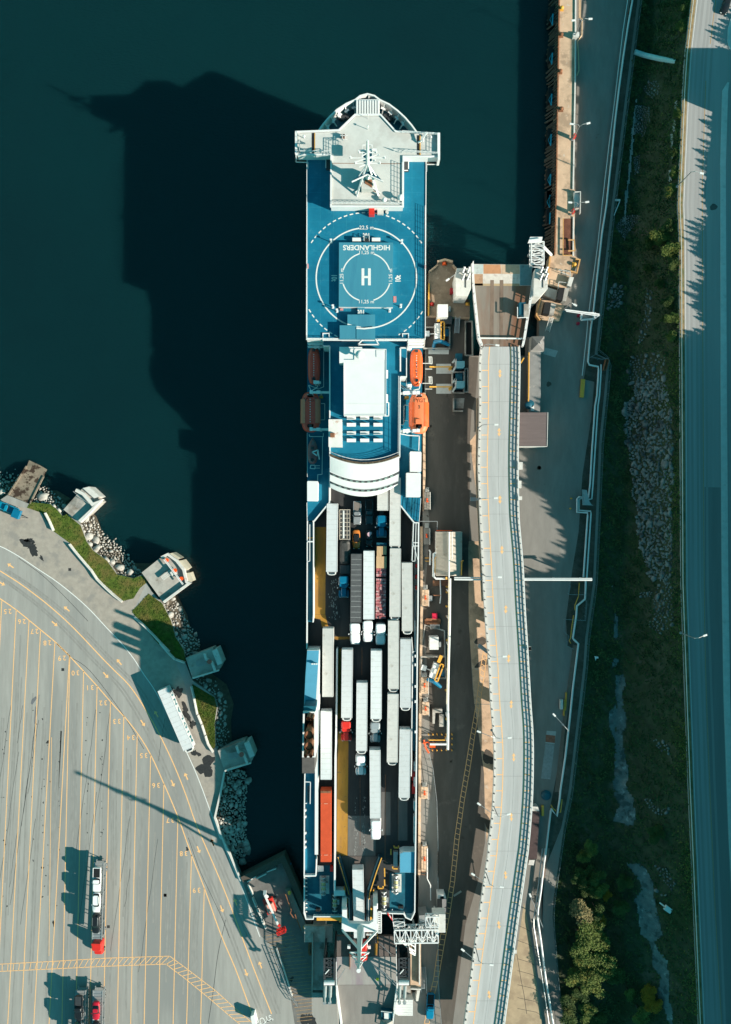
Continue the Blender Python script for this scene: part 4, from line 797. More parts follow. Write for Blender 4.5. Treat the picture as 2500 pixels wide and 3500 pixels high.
# casings and long walls
ZW = 16.2
mb = MB(); mb.wall(PL('E', [(549, 455), (545, 900), (538, 1353)], ZW - .7) + PL('F', [(533, 240), (528, 1240)], ZW - .7) + PL('G', [(527, 395)], ZW - .7), .38, 12.3, ZW - .7); mb.build('lane_wall', m_whs, ship)
mb = MB(); mb.wall(PL('E', [(378, 470), (370, 1100)], ZW) + PL('F', [(360, 300), (358, 1140)], ZW), .8, 12.3, ZW); mb.build('casing_wall', m_whs, ship)
mb = MB(); mb.prism(PL('D', [(272, 495), (332, 500), (330, 1353)], ZW) + PL('E', [(328, 210), (270, 210)], ZW), 12.3, ZW - .9); mb.build('side_gallery', m_stern, ship)
mb = MB(); mb.wall(PL('D', [(330, 495), (330, 1353)], ZW) + PL('E', [(326, 210)], ZW), .22, 12.3, ZW); mb.wall(PL('D', [(274, 490), (270, 1353)], ZW) + PL('E', [(268, 455)], ZW), .22, 12.3, ZW); mb.bars(PL('D', [(297, 520), (297, 860), (275, 865)], ZW), .16); mb.bar(P('D', 275, 680, ZW), P('D', 330, 680, ZW), .3); mb.build('gallery_wall', m_whs, ship)
mb = MB(); mb.bar(P('D', 278, 645, ZW - .8), P('D', 328, 645, ZW - .8), .25); mb.build('gallery_joint', m_yelm, ship)
mb = MB(); mb.prism(PL('E', [(272, 466), (384, 466), (372, 985), (242, 985), (255, 700)], 18.6), 12.3, 18.6); ca = mb.build('casing', m_whs, ship); MB().sheet(PL('E', [(274, 470), (382, 470), (350, 980), (245, 980), (258, 700)], 18.64)).build('casing_roof', m_bluel, ca)
mb = MB()
for k in range(3): p = P('E', 322 + k * 20, 588, 18.6); mb.cyl(p, .12, .7, 6); mb.box(p + Vector((0, 0, .6)), (.4, .3, .3))
mb.build('casing_light', m_whs, ca)
fz = 26.0
fw = [('E', [(238, 1042), (345, 1042)]), ('F', [(340, 240), (228, 240)])]
q = PL('E', [(240, 990), (350, 990)], fz) + PL('F', [(345, 385), (226, 385)], fz)
fun = MB().wall(PL('E', [(240, 1042), (343, 1042)], fz) + PL('F', [(342, 235), (232, 235)], fz), .3, 12.3, fz, closed=True).build('funnel_casing', m_whs, ship)
MB().prism(PL('E', [(240, 985), (350, 985), (350, 1036), (238, 1036)], fz - 1), 12.3, fz - 1).build('funnel_front', m_stern, fun); MB().prism(PL('F', [(226, 240), (340, 240), (338, 387), (226, 387)], fz), 12.3, fz).build('funnel_aft_roof', M('funnel_dark_roof', (.10, .09, .085), .8, var=.15), fun)
MB().prism(PL('E', [(250, 1050), (335, 1050)], fz - 4) + PL('F', [(335, 230), (240, 230)], fz - 4), 12.3, fz - 4).build('funnel_floor', m_blk, fun)
mb = MB()
for c_, x, y, r in (('E', 285, 1100, .45), ('F', 287, 35, .95), ('F', 287, 140, .95), ('F', 257, 228, .4), ('F', 306, 228, .4), ('E', 318, 1110, .35)):
    p = P(c_, x, y, 30); mb.tube([p + Vector((0, 0, -8)), p], r, 14, caps=False); mb.tube([p + Vector((0, 0, -8)), p + Vector((0, 0, -.6))], r * .86, 14)
mb.build('exhaust_pipe', m_rust, fun)
mb = MB(); mb.prism(PL('F', [(250, 392), (345, 392), (345, 1330), (245, 1330)], 15.2), 12.3, 14.7); mb.build('quarter_gallery', m_blued, ship)
mb = MB(); mb.wall(PL('F', [(250, 392), (246, 700), (244, 1336), (352, 1336), (356, 1240), (358, 1140)], 15.8), .22, 12.3, 15.8); mb.bars(PL('F', [(252, 466), (303, 468), (300, 670)], 15.7), .18); mb.bar(P('F', 252, 665, 15.7), P('F', 270, 665, 15.7), .2); mb.build('quarter_bulwark', m_whs, ship)
mb = MB()
for k in range(17): mb.bar(P('F', 275, 510 + k * 9, 15 + k * .03), P('F', 295, 510 + k * 9, 15 + k * .03), .14)
mb.build('gallery_stair', m_greyd, ship)
mb = MB()
for y in (720, 780, 930, 1010, 1060): mb.cyl(P('F', 258, y, 14.7), .28, .9, 8)
mb.build('liferaft_canister', m_whs, ship, each=True)
# right side
mb = MB(); mb.wall(PL('D', [(1258, 505), (1243, 860)], ZW), .2, 12.3, ZW); mb.wall(PL('D', [(1304, 503), (1298, 1353)], ZW) + PL('E', [(1292, 450), (1285, 1353)], ZW) + PL('F', [(1280, 700), (1272, 1330)], ZW), .3, 12.3, ZW)
for y in (690, 720): mb.bar(P('D', 1250, y, ZW), P('D', 1302, y, ZW), .2)
mb.bar(P('D', 1250, 690, ZW), P('D', 1300, 860, ZW), .12); mb.bars(PL('D', [(1280, 510), (1270, 860), (1243, 862)], ZW), .16); mb.bars(PL('E', [(1268, 190), (1272, 480), (1250, 480), (1240, 345)], ZW - .4), .14)
mb.build('starboard_wall', m_whs, ship)
mb = MB(); mb.prism(PL('E', [(1255, 480), (1285, 480), (1283, 1353)], ZW) + PL('F', [(1278, 190), (1248, 190)], ZW), 12.3, ZW - 1); mb.build('starboard_gallery', m_stern, ship)
mb = MB(); mb.wall(PL('E', [(1250, 480), (1240, 1353)], ZW) + PL('F', [(1240, 280), (1236, 420)], ZW), .2, 12.3, ZW - .3); mb.build('gallery_inner_wall', m_whs, ship)
mb = MB()
for y in (300, 440, 660, 800, 880, 960): mb.box(P('F', 1262, y, 13), (.45, 2.2, 2.2))
for y in (520, 600, 800, 940, 1220): mb.box(P('E', 1272, y, 16.2), (.3, .6, .3))
mb.build('wall_cabinet', m_whs, ship, each=True)
mb = MB()
for y, l in ((300, 1.6), (385, 2.6), (510, 2.4)): mb.box(P('F', 1254, y, 13), (.8, l, 1.6))
for y in (900, 1000, 1100): mb.box(P('D', 1278, y, 13), (.4, .9, 1.8))
mb.build('fire_locker', m_red, ship, each=True)
mb = MB(); mb.prism(PL('F', [(1130, 1130), (1165, 1115), (1275, 1115), (1275, 1308), (1130, 1308)], 15.8), 12.4, 15.7); hu = mb.build('deck_hut', m_whs, ship); MB().sheet(PL('F', [(1132, 1132), (1167, 1117), (1274, 1117), (1274, 1306), (1132, 1306)], 15.75)).build('hut_roof', m_bluel, hu)
mb = MB(); mb.box(P('F', 1200, 1090, 12.4), (1.8, 1.3, 2.9)); mb.build('hut_annex', m_whs, hu)
mb = MB()
for c_, q in (('F', [(1075, 1058), (1078, 1075), (1115, 1075), (1118, 1058)]), ('F', [(1047, 1090), (1047, 1140)]), ('F', [(1062, 1248), (1065, 1268), (1110, 1270)]), ('G', [(988, 180), (990, 260)]), ('G', [(988, 285), (990, 345)]), ('G', [(887, 378), (887, 515)]), ('G', [(930, 345), (930, 368), (975, 368), (975, 345)])): mb.bars(PL(c_, q, 13.4), .28)
mb.build('yellow_guard_rail', m_yelm, ship)
mb = MB(); mb.box(P('F', 1088, 1180, 12.4), (1.0, 2.8, .9)); mb.box(P('F', 1090, 1110, 12.4), (1.1, .7, 1.2)); mb.box(P('F', 1150, 1110, 12.4), (.9, .8, 1.1)); mb.build('generator_box', m_grey, ship)
# stern mooring decks
mb = MB(); mb.sheet(PL('G', [(256, 145), (520, 160), (520, 400), (625, 400), (635, 615), (330, 625), (256, 610)], ZV + .03)); mb.sheet(PL('G', [(1035, 225), (1262, 225), (1262, 600), (1000, 600), (1000, 520), (1035, 440)], ZV + .03)); mb.sheet(PL('F', [(256, 1240), (520, 1240), (520, 1353), (256, 1353)], ZV + .025)); mb.build('mooring_deck', m_stern, ship, each=True)
mb = MB(); mb.wall(PL('G', [(246, 260), (244, 600), (262, 655), (328, 655), (332, 632), (595, 632)], 13.6), .26, 12, 13.6); mb.wall(PL('G', [(1272, 215), (1268, 590), (1235, 662), (1185, 640), (1165, 605), (960, 600)], 13.6), .26, 12, 13.6); mb.wall(PL('G', [(522, 155), (522, 398), (622, 400), (628, 515)], 14), .22, 12.3, 14); mb.wall(PL('G', [(256, 258), (352, 255), (358, 240)], 14), .22, 12.3, 14); mb.build('stern_bulwark', m_whs, ship)
mb = MB()
for i in range(9): mb.bar(P('G', 258, 280 + i * 38, 13.4), P('G', 272, 282 + i * 38, 12.5), .16)
for i in range(6): mb.bar(P('G', 400 + i * 32, 628, 13.6), P('G', 400 + i * 32, 600, 12.5), .1)
mb.rail(PL('G', [(630, 425), (660, 440), (668, 690)], 13), 1.2, .9, .06); mb.rail(PL('G', [(840, 440), (838, 690)], 13), 1.2, .9, .06); mb.build('stern_stay', m_whs, ship)
m_wn = M('winch_brass', (.45, .42, .22), .5, .3, var=.25, scale=3)
for x, y, l in ((425, 335, 4.6), (530, 490, 4.2), (983, 470, 4.6), (1092, 320, 4.6)):
    p = P('G', x, y, ZV); mb = MB()
    for k in range(5): mb.cyl  # drums along y
    mb.tube([p + Vector((0, -l / 2, .8)), p + Vector((0, l / 2, .8))], .22, 8)
    for t in (-.42, -.2, .02, .26, .46): mb.tube([p + Vector((0, l * t - .12, .8)), p + Vector((0, l * t + .12, .8))], .62, 12)
    mb.box(p + Vector((.7, .2, 0)), (.7, 1.2, .8)); wn = mb.build('anchor_winch', m_grey, ship)
    mb = MB(); mb.tube([p + Vector((0, -l * .18, .8)), p + Vector((0, l * -.0, .8))], .5, 12); mb.tube([p + Vector((0, l * .06, .8)), p + Vector((0, l * .22, .8))], .5, 12); mb.build('winch_drum', m_wn, wn); mb = MB(); mb.box(p + Vector((.2, 0, .01)), (2.3, l * .95, .06)); mb.build('winch_bed', m_bdk if x in (425, 1092) else m_greyd, wn)
mb = MB()
for x, y in ((365, 555), (385, 555), (1125, 530), (1150, 530)): mb.cyl(P('G', x, y, ZV), .35, .9, 10)
mb.build('bollard', m_blk, ship, each=True)
mb = MB(); mb.prism(PL('G', [(484, 168), (514, 168), (514, 215), (484, 215)], 13.6), 12.4, 13.6); mb.build('red_locker', m_red, ship)
mb = MB(); [mb.bar(P('G', 365, 160 + k * 12, 13), P('G', 425, 166 + k * 10, 13), .25) for k in range(5)]; mb.build('folded_gangway', m_whs, ship)
mb = MB(); mb.bar(P('G', 1060, 560, 13), P('G', 1065, 690, 13.2), .12); mb.build('flagstaff', m_whs, ship)
# canadian ensign hanging at the stern
mb = MB(); fl = PL('G', [(1012, 588), (1030, 605), (1058, 640), (1064, 676), (1045, 650), (1020, 618)], 13.8); mb.sheet(fl); mb.build('ensign', m_red, ship); mb = MB(); mb.sheet(PL('G', [(1028, 612), (1042, 622), (1052, 650), (1040, 638)], 13.84)); mb.build('ensign_white_panel', m_white, ship)
# ramp opening between the stern decks
mb = MB(); mb.sheet(PL('G', [(545, 72), (965, 72), (838, 440), (838, 700), (672, 700), (672, 440)], ZV + .05)); mb.build('stern_ramp', m_ramp, ship)
mb = MB(); mb.wall(PL('G', [(562, 82), (600, 200), (668, 440), (672, 700)], 14.2), .9, 12.4, 14.2); mb.wall(PL('G', [(950, 82), (905, 210), (843, 400), (836, 700)], 14.2), .9, 12.4, 14.2); mb.build('ramp_guide', M('guide_dark_blue', (.012, .05, .07), .6, var=.2), ship, each=True)
mb = MB(); mb.bars(PL('G', [(557, 80), (592, 200), (662, 430)], 14.3), .13); mb.bars(PL('G', [(962, 85), (915, 215), (850, 420), (848, 470)], 14.3), .2); mb.build('guide_edge', m_yelm, ship)
mb = MB(); mb.box(P('G', 572, 375, 12.4), (2.6, 1.3, 2.2)); mb.build('ramp_control_cabin', m_whs, ship); mb = MB(); mb.box(P('G', 619, 360, 12.5), (.4, .8, 2)); mb.box(P('G', 640, 455, 12.5), (.9, 1.6, 1)); mb.box(P('G', 652, 620, 12.5), (.8, 2.4, 1.2)); mb.box(P('G', 858, 600, 12.5), (.8, 3.4, 1)); mb.build('hydraulic_unit', m_yelm, ship, each=True)
mb = MB(); mb.box(P('G', 600, 600, 10), (1.6, 4, .4)); mb.prism(PL('G', [(360, 640), (600, 640), (600, 668), (360, 668)], 11.5), 10.5, 11.5); mb.build('stern_beam', m_yelm, ship)
gz = 20.4; mb = MB()
for q in ([(597, 567), (640, 567), (640, 655), (660, 692), (845, 700), (885, 672), (885, 533), (918, 530), (920, 775), (592, 768)],): mb.prism(PL('G', q, gz), gz - 1.3, gz)
gan = mb.build('stern_gantry', m_whs, ship)
mb = MB()
for x, y in ((612, 590), (905, 560), (610, 745), (905, 750)): p = P('G', x, y, gz); mb.box((p.x, p.y, 12.4), (1.1, 1.3, gz - 13.7))
mb.build('gantry_leg', m_whs, gan, each=True)
tipm = P('G', 748, 1118, 40.5); base = Vector((P('G', 760, 740, gz).x, tipm.y - 0.1, gz))
mb = MB(); base = P('G', 765, 735, gz); mb.tube([base, base.lerp(tipm, .35), tipm], [.85, .6, .28], 8)
for x, y in ((605, 765), (912, 768)):
    q = P('G', x, y, gz); mb.bar(q, base.lerp(tipm, .55), .42)
for t, wd_ in ((.62, 2.1), (.72, 1.5), (.84, .8)): q = base.lerp(tipm, t); mb.bar(q + Vector((-wd_, 0, 0)), q + Vector((wd_, 0, 0)), .24); mb.bar(q + Vector((-wd_, 0, 0)), base.lerp(tipm, t + .15), .16); mb.bar(q + Vector((wd_, 0, 0)), base.lerp(tipm, t + .15), .16)
mb.cyl(tipm, .45, .6, 10); mb.build('stern_mast', m_whs, gan)
mb = MB()
for k in range(9): mb.bars(PL('G', [(928, 590 + k * 20), (952, 590 + k * 20), (952, 604 + k * 20), (928, 604 + k * 20), (928, 590 + k * 20)], 18), .12)
mb.bars(PL('G', [(925, 585), (958, 585), (958, 780), (925, 780), (925, 585)], 18), .2); mb.rail(PL('G', [(820, 785), (910, 785)], 18), .8, .7, .07); mb.build('ladder_cage', m_whs, gan)
mb = MB(); mb.bar(P('G', 645, 908, 13), P('G', 672, 908, 13), .7); mb.bar(P('G', 835, 910, 13), P('G', 860, 910, 13), .7); mb.build('mirror', m_whs, gan, each=True)
# ---- boats
def boat(loc, L, Wd, hgt, m1, label, name, m2=None, exp=3.2, txt=None, marks=True, point=False, m_txt=None):
    o = thing(name, label, 'lifeboat', loc); mb = MB(); n = 36
    rings = [(0, .55, .8), (.22 * hgt, .88, .95), (.45 * hgt, 1.02, 1), (.62 * hgt, 1.02, 1), (.82 * hgt, .93, .97), (.94 * hgt, .74, .93), (hgt, .5, .84)]
    for z, kx, ky in rings:
        for i in range(n):
            a = 2 * math.pi * i / n; c, s = math.cos(a), math.sin(a); x = abs(c) ** (2 / exp) * math.copysign(1, c) * Wd / 2 * kx; y = abs(s) ** (2 / exp) * math.copysign(1, s) * L / 2 * ky
            if point and y > 0: x *= 1 - (y / (L / 2)) ** 2.2 * .8
            mb.v.append((loc[0] + x, loc[1] + y, loc[2] + z))
    for r in range(len(rings) - 1):
        for i in range(n): j = (i + 1) % n; mb.f.append((r * n + i, r * n + j, (r + 1) * n + j, (r + 1) * n + i))
    mb.f.append(tuple(range((len(rings) - 1) * n, len(rings) * n))); mb.f.append(tuple(range(n - 1, -1, -1)))
    mb.build('hull', m1, o, smooth_=True)
    z = loc[2] + hgt + .02; V3 = lambda x, y, dz=0: Vector((loc[0] + x, loc[1] + y, z + dz))
    if marks:
        k = MB()
        for i in range(10):
            y = L * (.30 - i * .062); k.box(V3(0, y, -.02), (.28, .07, .03)); k.box(V3(0, y, -.01), (.07, .28, .03))
            if i < 9:
                for s_ in (-1, 1): k.box(V3(s_ * Wd * .40, y, -hgt * .17), (.06, .3, .05))
        k.build('reflective_mark', m_white2, o)
    cy = MB(); cy.cyl(V3(0, -L * .36, -.1), .42, .5, 12); cy.dome(V3(0, -L * .36, .4), .42, .2, 12, 3); cy.build('helm_dome', m_glass, o)
    hb = MB(); hb.box(V3(0, L * .42 if not point else L * .1, -.16 if not point else -.05), (.7, .6, .22)); hb.build('hatch', m_greyd, o, bevel=.03)
    return o
m_lo = M('lifeboat_orange', (.86, .125, .025), .35, var=.05, scale=.8, coat=.2, c2=(.80, .15, .05), c2s=.3); m_lr = M('lifeboat_red', (.95, .08, .05), .4, var=.08, scale=.8, coat=.2); m_lp = M('faded_orange_canopy', (.88, .22, .09), .5, var=.05, scale=1); m_ld = M('dull_red_canopy', (.92, .20, .12), .6, var=.05, scale=1)
def cz(x0, x1, y0, y1, z): p = P('C', (x0 + x1) / 2, (y0 + y1) / 2, z); k = (H - z) / F / 2.7067; return p, (y1 - y0) * k, (x1 - x0) * k
p, L, Wd = cz(280, 392, 160, 500, 17.8); b1 = boat(p - Vector((0, 0, 1.6)), L, Wd, 2.6, m_lr, 'narrow dark red enclosed lifeboat on the shaded port side', 'lifeboat')
p, L, Wd = cz(1225, 1340, 170, 515, 17.8); b2 = boat(p - Vector((0, 0, 1.6)), L, Wd, 2.6, m_lo, 'narrow bright orange enclosed lifeboat on the sunlit side above the quay', 'lifeboat')
mb = MB()
for i, ch in enumerate('VYGT'): text_mb(ch, .75, P('C', 1284, 300 + i * 36, 18.85), 0, mb, bold=.02)
mb.build('lettering', m_greyd, b2)
p, L, Wd = cz(218, 390, 568, 940, 19.5); b3 = boat(p - Vector((0, 0, 1.8)), L, Wd, 3.2, m_lr, 'wide red lifeboat with dull canopy panels on the shaded port side', 'lifeboat')
p, L, Wd = cz(1217, 1394, 575, 955, 19.5); b4 = boat(p - Vector((0, 0, 1.8)), L, Wd, 3.2, m_lp, 'wide pale orange lifeboat lettered VYGT 3 on the sunlit side', 'lifeboat', marks=False)
def canopy(b, mm, y0, y1, xs, Wd, hgt=3.2):
    l = b.location; mb = MB()
    prof_ = [(.25, 1.0), (.37, .94), (.465, .82), (.51, .62)]
    for s_ in xs:
        for (ka, za), (kb, zb) in zip(prof_, prof_[1:]):
            e = .05; mb.add([(l.x + s_ * (ka * Wd + e), l.y + y0, l.z + za * hgt + e), (l.x + s_ * (kb * Wd + e), l.y + y0, l.z + zb * hgt + e), (l.x + s_ * (kb * Wd + e), l.y + y1, l.z + zb * hgt + e), (l.x + s_ * (ka * Wd + e), l.y + y1, l.z + za * hgt + e)], [(0, 1, 2, 3)])
    mb.build('canopy_panel', mm, b)
canopy(b3, m_ld, -2.7, 2.9, [-1, 1], Wd); canopy(b4, m_lo, -3.2, 2.4, [-1, 1], Wd)
mb = MB(); text_mb('VYGT', 1.2, P('C', 1310, 648, 20.9), 0, mb, bold=.04); text_mb('3', 1.1, P('C', 1310, 707, 20.95), 0, mb, bold=.04); mb.build('lettering', m_rust, b4)
mb = MB(); text_mb('VYGT', 1.2, P('C', 303, 640, 20.9), 0, mb, bold=.03); mb.build('lettering', m_greyd, b3)
for b, x in ((b4, 1306), (b3, 303)):
    mb = MB(); mb.box(P('C', x, 603, 20.7), (1.4, .7, .2)); mb.box(P('C', x, 882, 20.7), (1.4, .8, .2)); mb.build('deck_panel', M('pinkish_panel', (.65, .45, .42), .6), b)
mb = MB(); mb.prism(PL('C', [(1278, 820), (1330, 820), (1330, 862), (1278, 862)], 21.4), 20.5, 21.5); mb.build('wheelhouse', m_lp, b4)
p, L, Wd = cz(278, 368, 992, 1232, 16.8); b5 = boat(p - Vector((0, 0, 1.1)), L, Wd, 1.9, M('rescue_boat_grey_red', (.42, .12, .12), .6, var=.15, scale=1, c2=(.22, .2, .22), c2s=.4), 'small dull red rescue boat with pointed bow on the shaded port side', 'rescue_boat', marks=False, point=True)
b5['category'] = 'rescue boat'
mb = MB(); mb.bars(PL('C', [(318, 1125), (372, 1105), (368, 1160), (318, 1125)], 18.5), .3); mb.bar(P('C', 372, 1105, 18.4), P('C', 385, 1190, 17), .25); mb.build('rescue_boat_davit', m_whs, ship)
# ================================================================ VEHICLES
def loft(rings, loc=(0, 0, 0), n=28, exp=4.5):
    mb = MB()
    for z, hw, yf, yr in rings:
        cy = (yf + yr) / 2; hl = abs(yr - yf) / 2
        for i in range(n):
            a = 2 * math.pi * (i + .5) / n; c, s = math.cos(a), math.sin(a)
            mb.v.append((loc[0] + abs(c) ** (2 / exp) * math.copysign(1, c) * hw, loc[1] + cy + abs(s) ** (2 / exp) * math.copysign(1, s) * hl, loc[2] + z))
    for r in range(len(rings) - 1):
        for i in range(n): j = (i + 1) % n; mb.f.append((r * n + i, r * n + j, (r + 1) * n + j, (r + 1) * n + i))
    mb.f.append(tuple(range((len(rings) - 1) * n, len(rings) * n))); mb.f.append(tuple(range(n - 1, -1, -1)))
    return mb
def wheel(x, y, r=.5, w_=.3, par=None):
    mb = MB().tube([(x - w_ / 2, y, r), (x + w_ / 2, y, r)], r, 14); o = mb.build('wheel', m_blk, par)
    MB().tube([(x - w_ / 2 - .02, y, r), (x + w_ / 2 + .02, y, r)], r * .5, 10).build('rim', m_grey, o)
m_tw = M('trailer_white', (.66, .675, .68), .5, var=.05, scale=.8, stretch=(1, .3, 1), rnd=.16, c3=(.46, .44, .41), c3s=.55, c3t=(.56, .78))
m_tg = M('trailer_weathered', (.60, .58, .55), .6, var=.08, scale=.9, rnd=.14, c3=(.36, .32, .28), c3s=.5, c3t=(.6, .74))
m_tk = M('trailer_charcoal', (.09, .092, .095), .7, var=.2, scale=1, stretch=(1, 3, 1), rnd=.1)
m_cwh = M('cab_white', (.82, .83, .84), .3, var=.03, scale=1, coat=.3)
m_cbl = M('cab_blue', (.005, .15, .27), .3, var=.08, scale=1, coat=.4)
m_csl = M('cab_silver', (.36, .40, .42), .35, .2, var=.06, scale=1, coat=.3)
m_tarp = M('dark_tarpaulin', (.06, .058, .055), .6, var=.3, scale=1.2, c3=(.13, .12, .11), c3s=.5, bump=.1)
m_cont = M('container_orange', (.72, .10, .035), .5, var=.08, scale=.9)
m_lum = M('lumber', (.55, .36, .20), .8, var=.2, scale=1.2, stretch=(3, .3, 1)); m_brick = M('wrapped_red_pallets', (.42, .12, .13), .6, var=.35, scale=1.5, stretch=(1, 2, 1), c2=(.5, .35, .35), c2s=.9, c2t=(.5, .6))
TL, TW, TH = 16.15, 2.6, 4.1
def make_trailer(name, mat, hoop=True, ridges=0, L=TL, label=''):
    t = thing(name, label, 'trailer'); mb = MB(); mb.box((0, 0, 1.15), (TW, L, TH - 1.15)); mb.build('cargo_box', mat, t, bevel=.05)
    mb = MB()
    for x in (-TW / 2 + .06, TW / 2 - .06): mb.box((x, 0, TH), (.09, L - .1, .035))
    for y in (-L / 2 + .06, L / 2 - .06): mb.box((0, y, TH), (TW - .2, .09, .035))
    mb.build('roof_frame', mat, t); mb = MB()
    for k in range(1, 13): mb.box((0, -L / 2 + L * k / 13 + .05 * math.sin(k * 5), TH), (TW - .24, .05, .012))
    mb.build('roof_seam', M('roof_seam_grey', (.54, .54, .53), .6, var=.2, scale=2), t)
    mb = MB(); mb.box((0, 0, .9), (1.1, L - .6, .22)); mb.box((0, L / 2 - .05, .55), (2.4, .12, .5)); [mb.box((x, -L / 2 + 4.2, 0), (.15, .15, 1)) for x in (-.8, .8)]; mb.build('chassis', m_greyd, t)
    for y in (L / 2 - 1.4, L / 2 - 2.7):
        for x in (-1.05, 1.05): wheel(x, y, .5, .45, t)
    mb = MB(); mb.box((0, L / 2 + .03, 1.3), (2.4, .05, 2.6)); mb.build('rear_door', mat, t)
    if hoop:
        mb = MB(); q = [(-.95, -L / 2, 3.6), (-.9, -L / 2 - .42, 3.6), (-.6, -L / 2 - .62, 3.6), (0, -L / 2 - .68, 3.6), (.6, -L / 2 - .62, 3.6), (.9, -L / 2 - .42, 3.6), (.95, -L / 2, 3.6)]; mb.tube(q, .12, 6); mb.box((0, -L / 2 - .3, 1.9), (1.7, .5, 1.5), top=.9); mb.build('cooling_unit', m_white, t)
        mb = MB(); mb.box((0, -L / 2 - .22, 3.42), (1.3, .3, .08)); mb.build('grille', m_greyd, t)
    return t
def make_cab(name, mat, aero=True, label=''):
    c = thing(name, label, 'truck')
    if aero:
        body = MB(); b_ = loft([(1.0, 1.22, .2, 2.3), (3.0, 1.22, -.05, 2.3), (3.7, 1.14, .35, 2.3), (3.95, 1.0, .9, 2.25)]); b_.build('sleeper', mat, c, smooth_=False, bevel=.06)
        loft([(.55, 1.22, -3.0, .3), (1.3, 1.22, -3.05, .3), (1.95, 1.12, -2.85, .3), (2.2, .95, -2.5, .3)]).build('hood', mat, c, bevel=.08)
        MB().add([(-1.05, -.62, 2.2), (1.05, -.62, 2.2), (.95, .28, 3.05), (-.95, .28, 3.05)], [(0, 1, 2, 3)]).build('windscreen', m_glass, c)
        loft([(1.9, 1.16, -.62, .4), (2.25, 1.16, -.6, .4), (3.02, 1.1, .2, .5)]).build('cab_shell', mat, c)
    else:
        loft([(1.0, 1.2, .5, 2.4), (2.9, 1.2, .45, 2.4), (3.35, 1.1, .6, 2.4), (3.6, .9, .9, 2.3)]).build('sleeper', mat, c, bevel=.05)
        loft([(1.6, 1.1, -.55, .6), (2.3, 1.08, -.5, .6), (2.95, .98, -.05, .7)]).build('cab_shell', mat, c)
        MB().add([(-.98, -.62, 2.15), (.98, -.62, 2.15), (.9, -.06, 2.85), (-.9, -.06, 2.85)], [(0, 1, 2, 3)]).build('windscreen', m_glass, c)
        loft([(1.0, .72, -2.6, -.5), (1.9, .66, -2.6, -.5), (2.12, .5, -2.5, -.5)], exp=6).build('hood', mat, c, bevel=.05)
        for s_ in (-1, 1): loft([(.5, .32, -2.75, -1.15), (1.15, .34, -2.75, -1.1), (1.3, .25, -2.6, -1.25)], loc=(s_ * .92, 0, 0), exp=3).build('fender', mat, c)
        MB().box((0, -2.78, .5), (2.3, .22, .45)).build('bumper', m_grey, c)
        for s_ in (-1, 1): MB().cyl((s_ * 1.12, .42, .8), .09, 3.0, 8).build('exhaust_stack', m_grey, c)
    mb = MB()
    for s_ in (-1, 1): mb.bar((s_ * 1.1, -.35, 2.3), (s_ * 1.5, -.45, 2.3), .06); mb.box((s_ * 1.5, -.45, 1.9), (.16, .28, .75))
    mb.build('mirror', mat if aero else m_grey, c)
    MB().box((0, 3.7, .75), (.95, 4.6, .25)).build('chassis', m_greyd, c); MB().box((0, 4.2, 1.0), (1.1, 1.0, .16)).build('fifth_wheel', m_greyd, c)
    for s_ in (-1, 1):
        MB().tube([(s_ * 1.0, .2, .7), (s_ * 1.0, 1.8, .7)], .32, 10).build('fuel_tank', m_grey, c); wheel(s_ * 1.05, -2.0, .52, .32, c)
        for y in (3.6, 4.9): wheel(s_ * .95, y, .52, .55, c)
        MB().box((s_ * .85, -3.0 if aero else -2.85, .95), (.35, .08, .2)).build('headlight', m_white, c)
    if aero: MB().box((0, 2.5, 2.0), (1.6, .3, .1)).build('rear_panel', m_greyd, c)
    return c
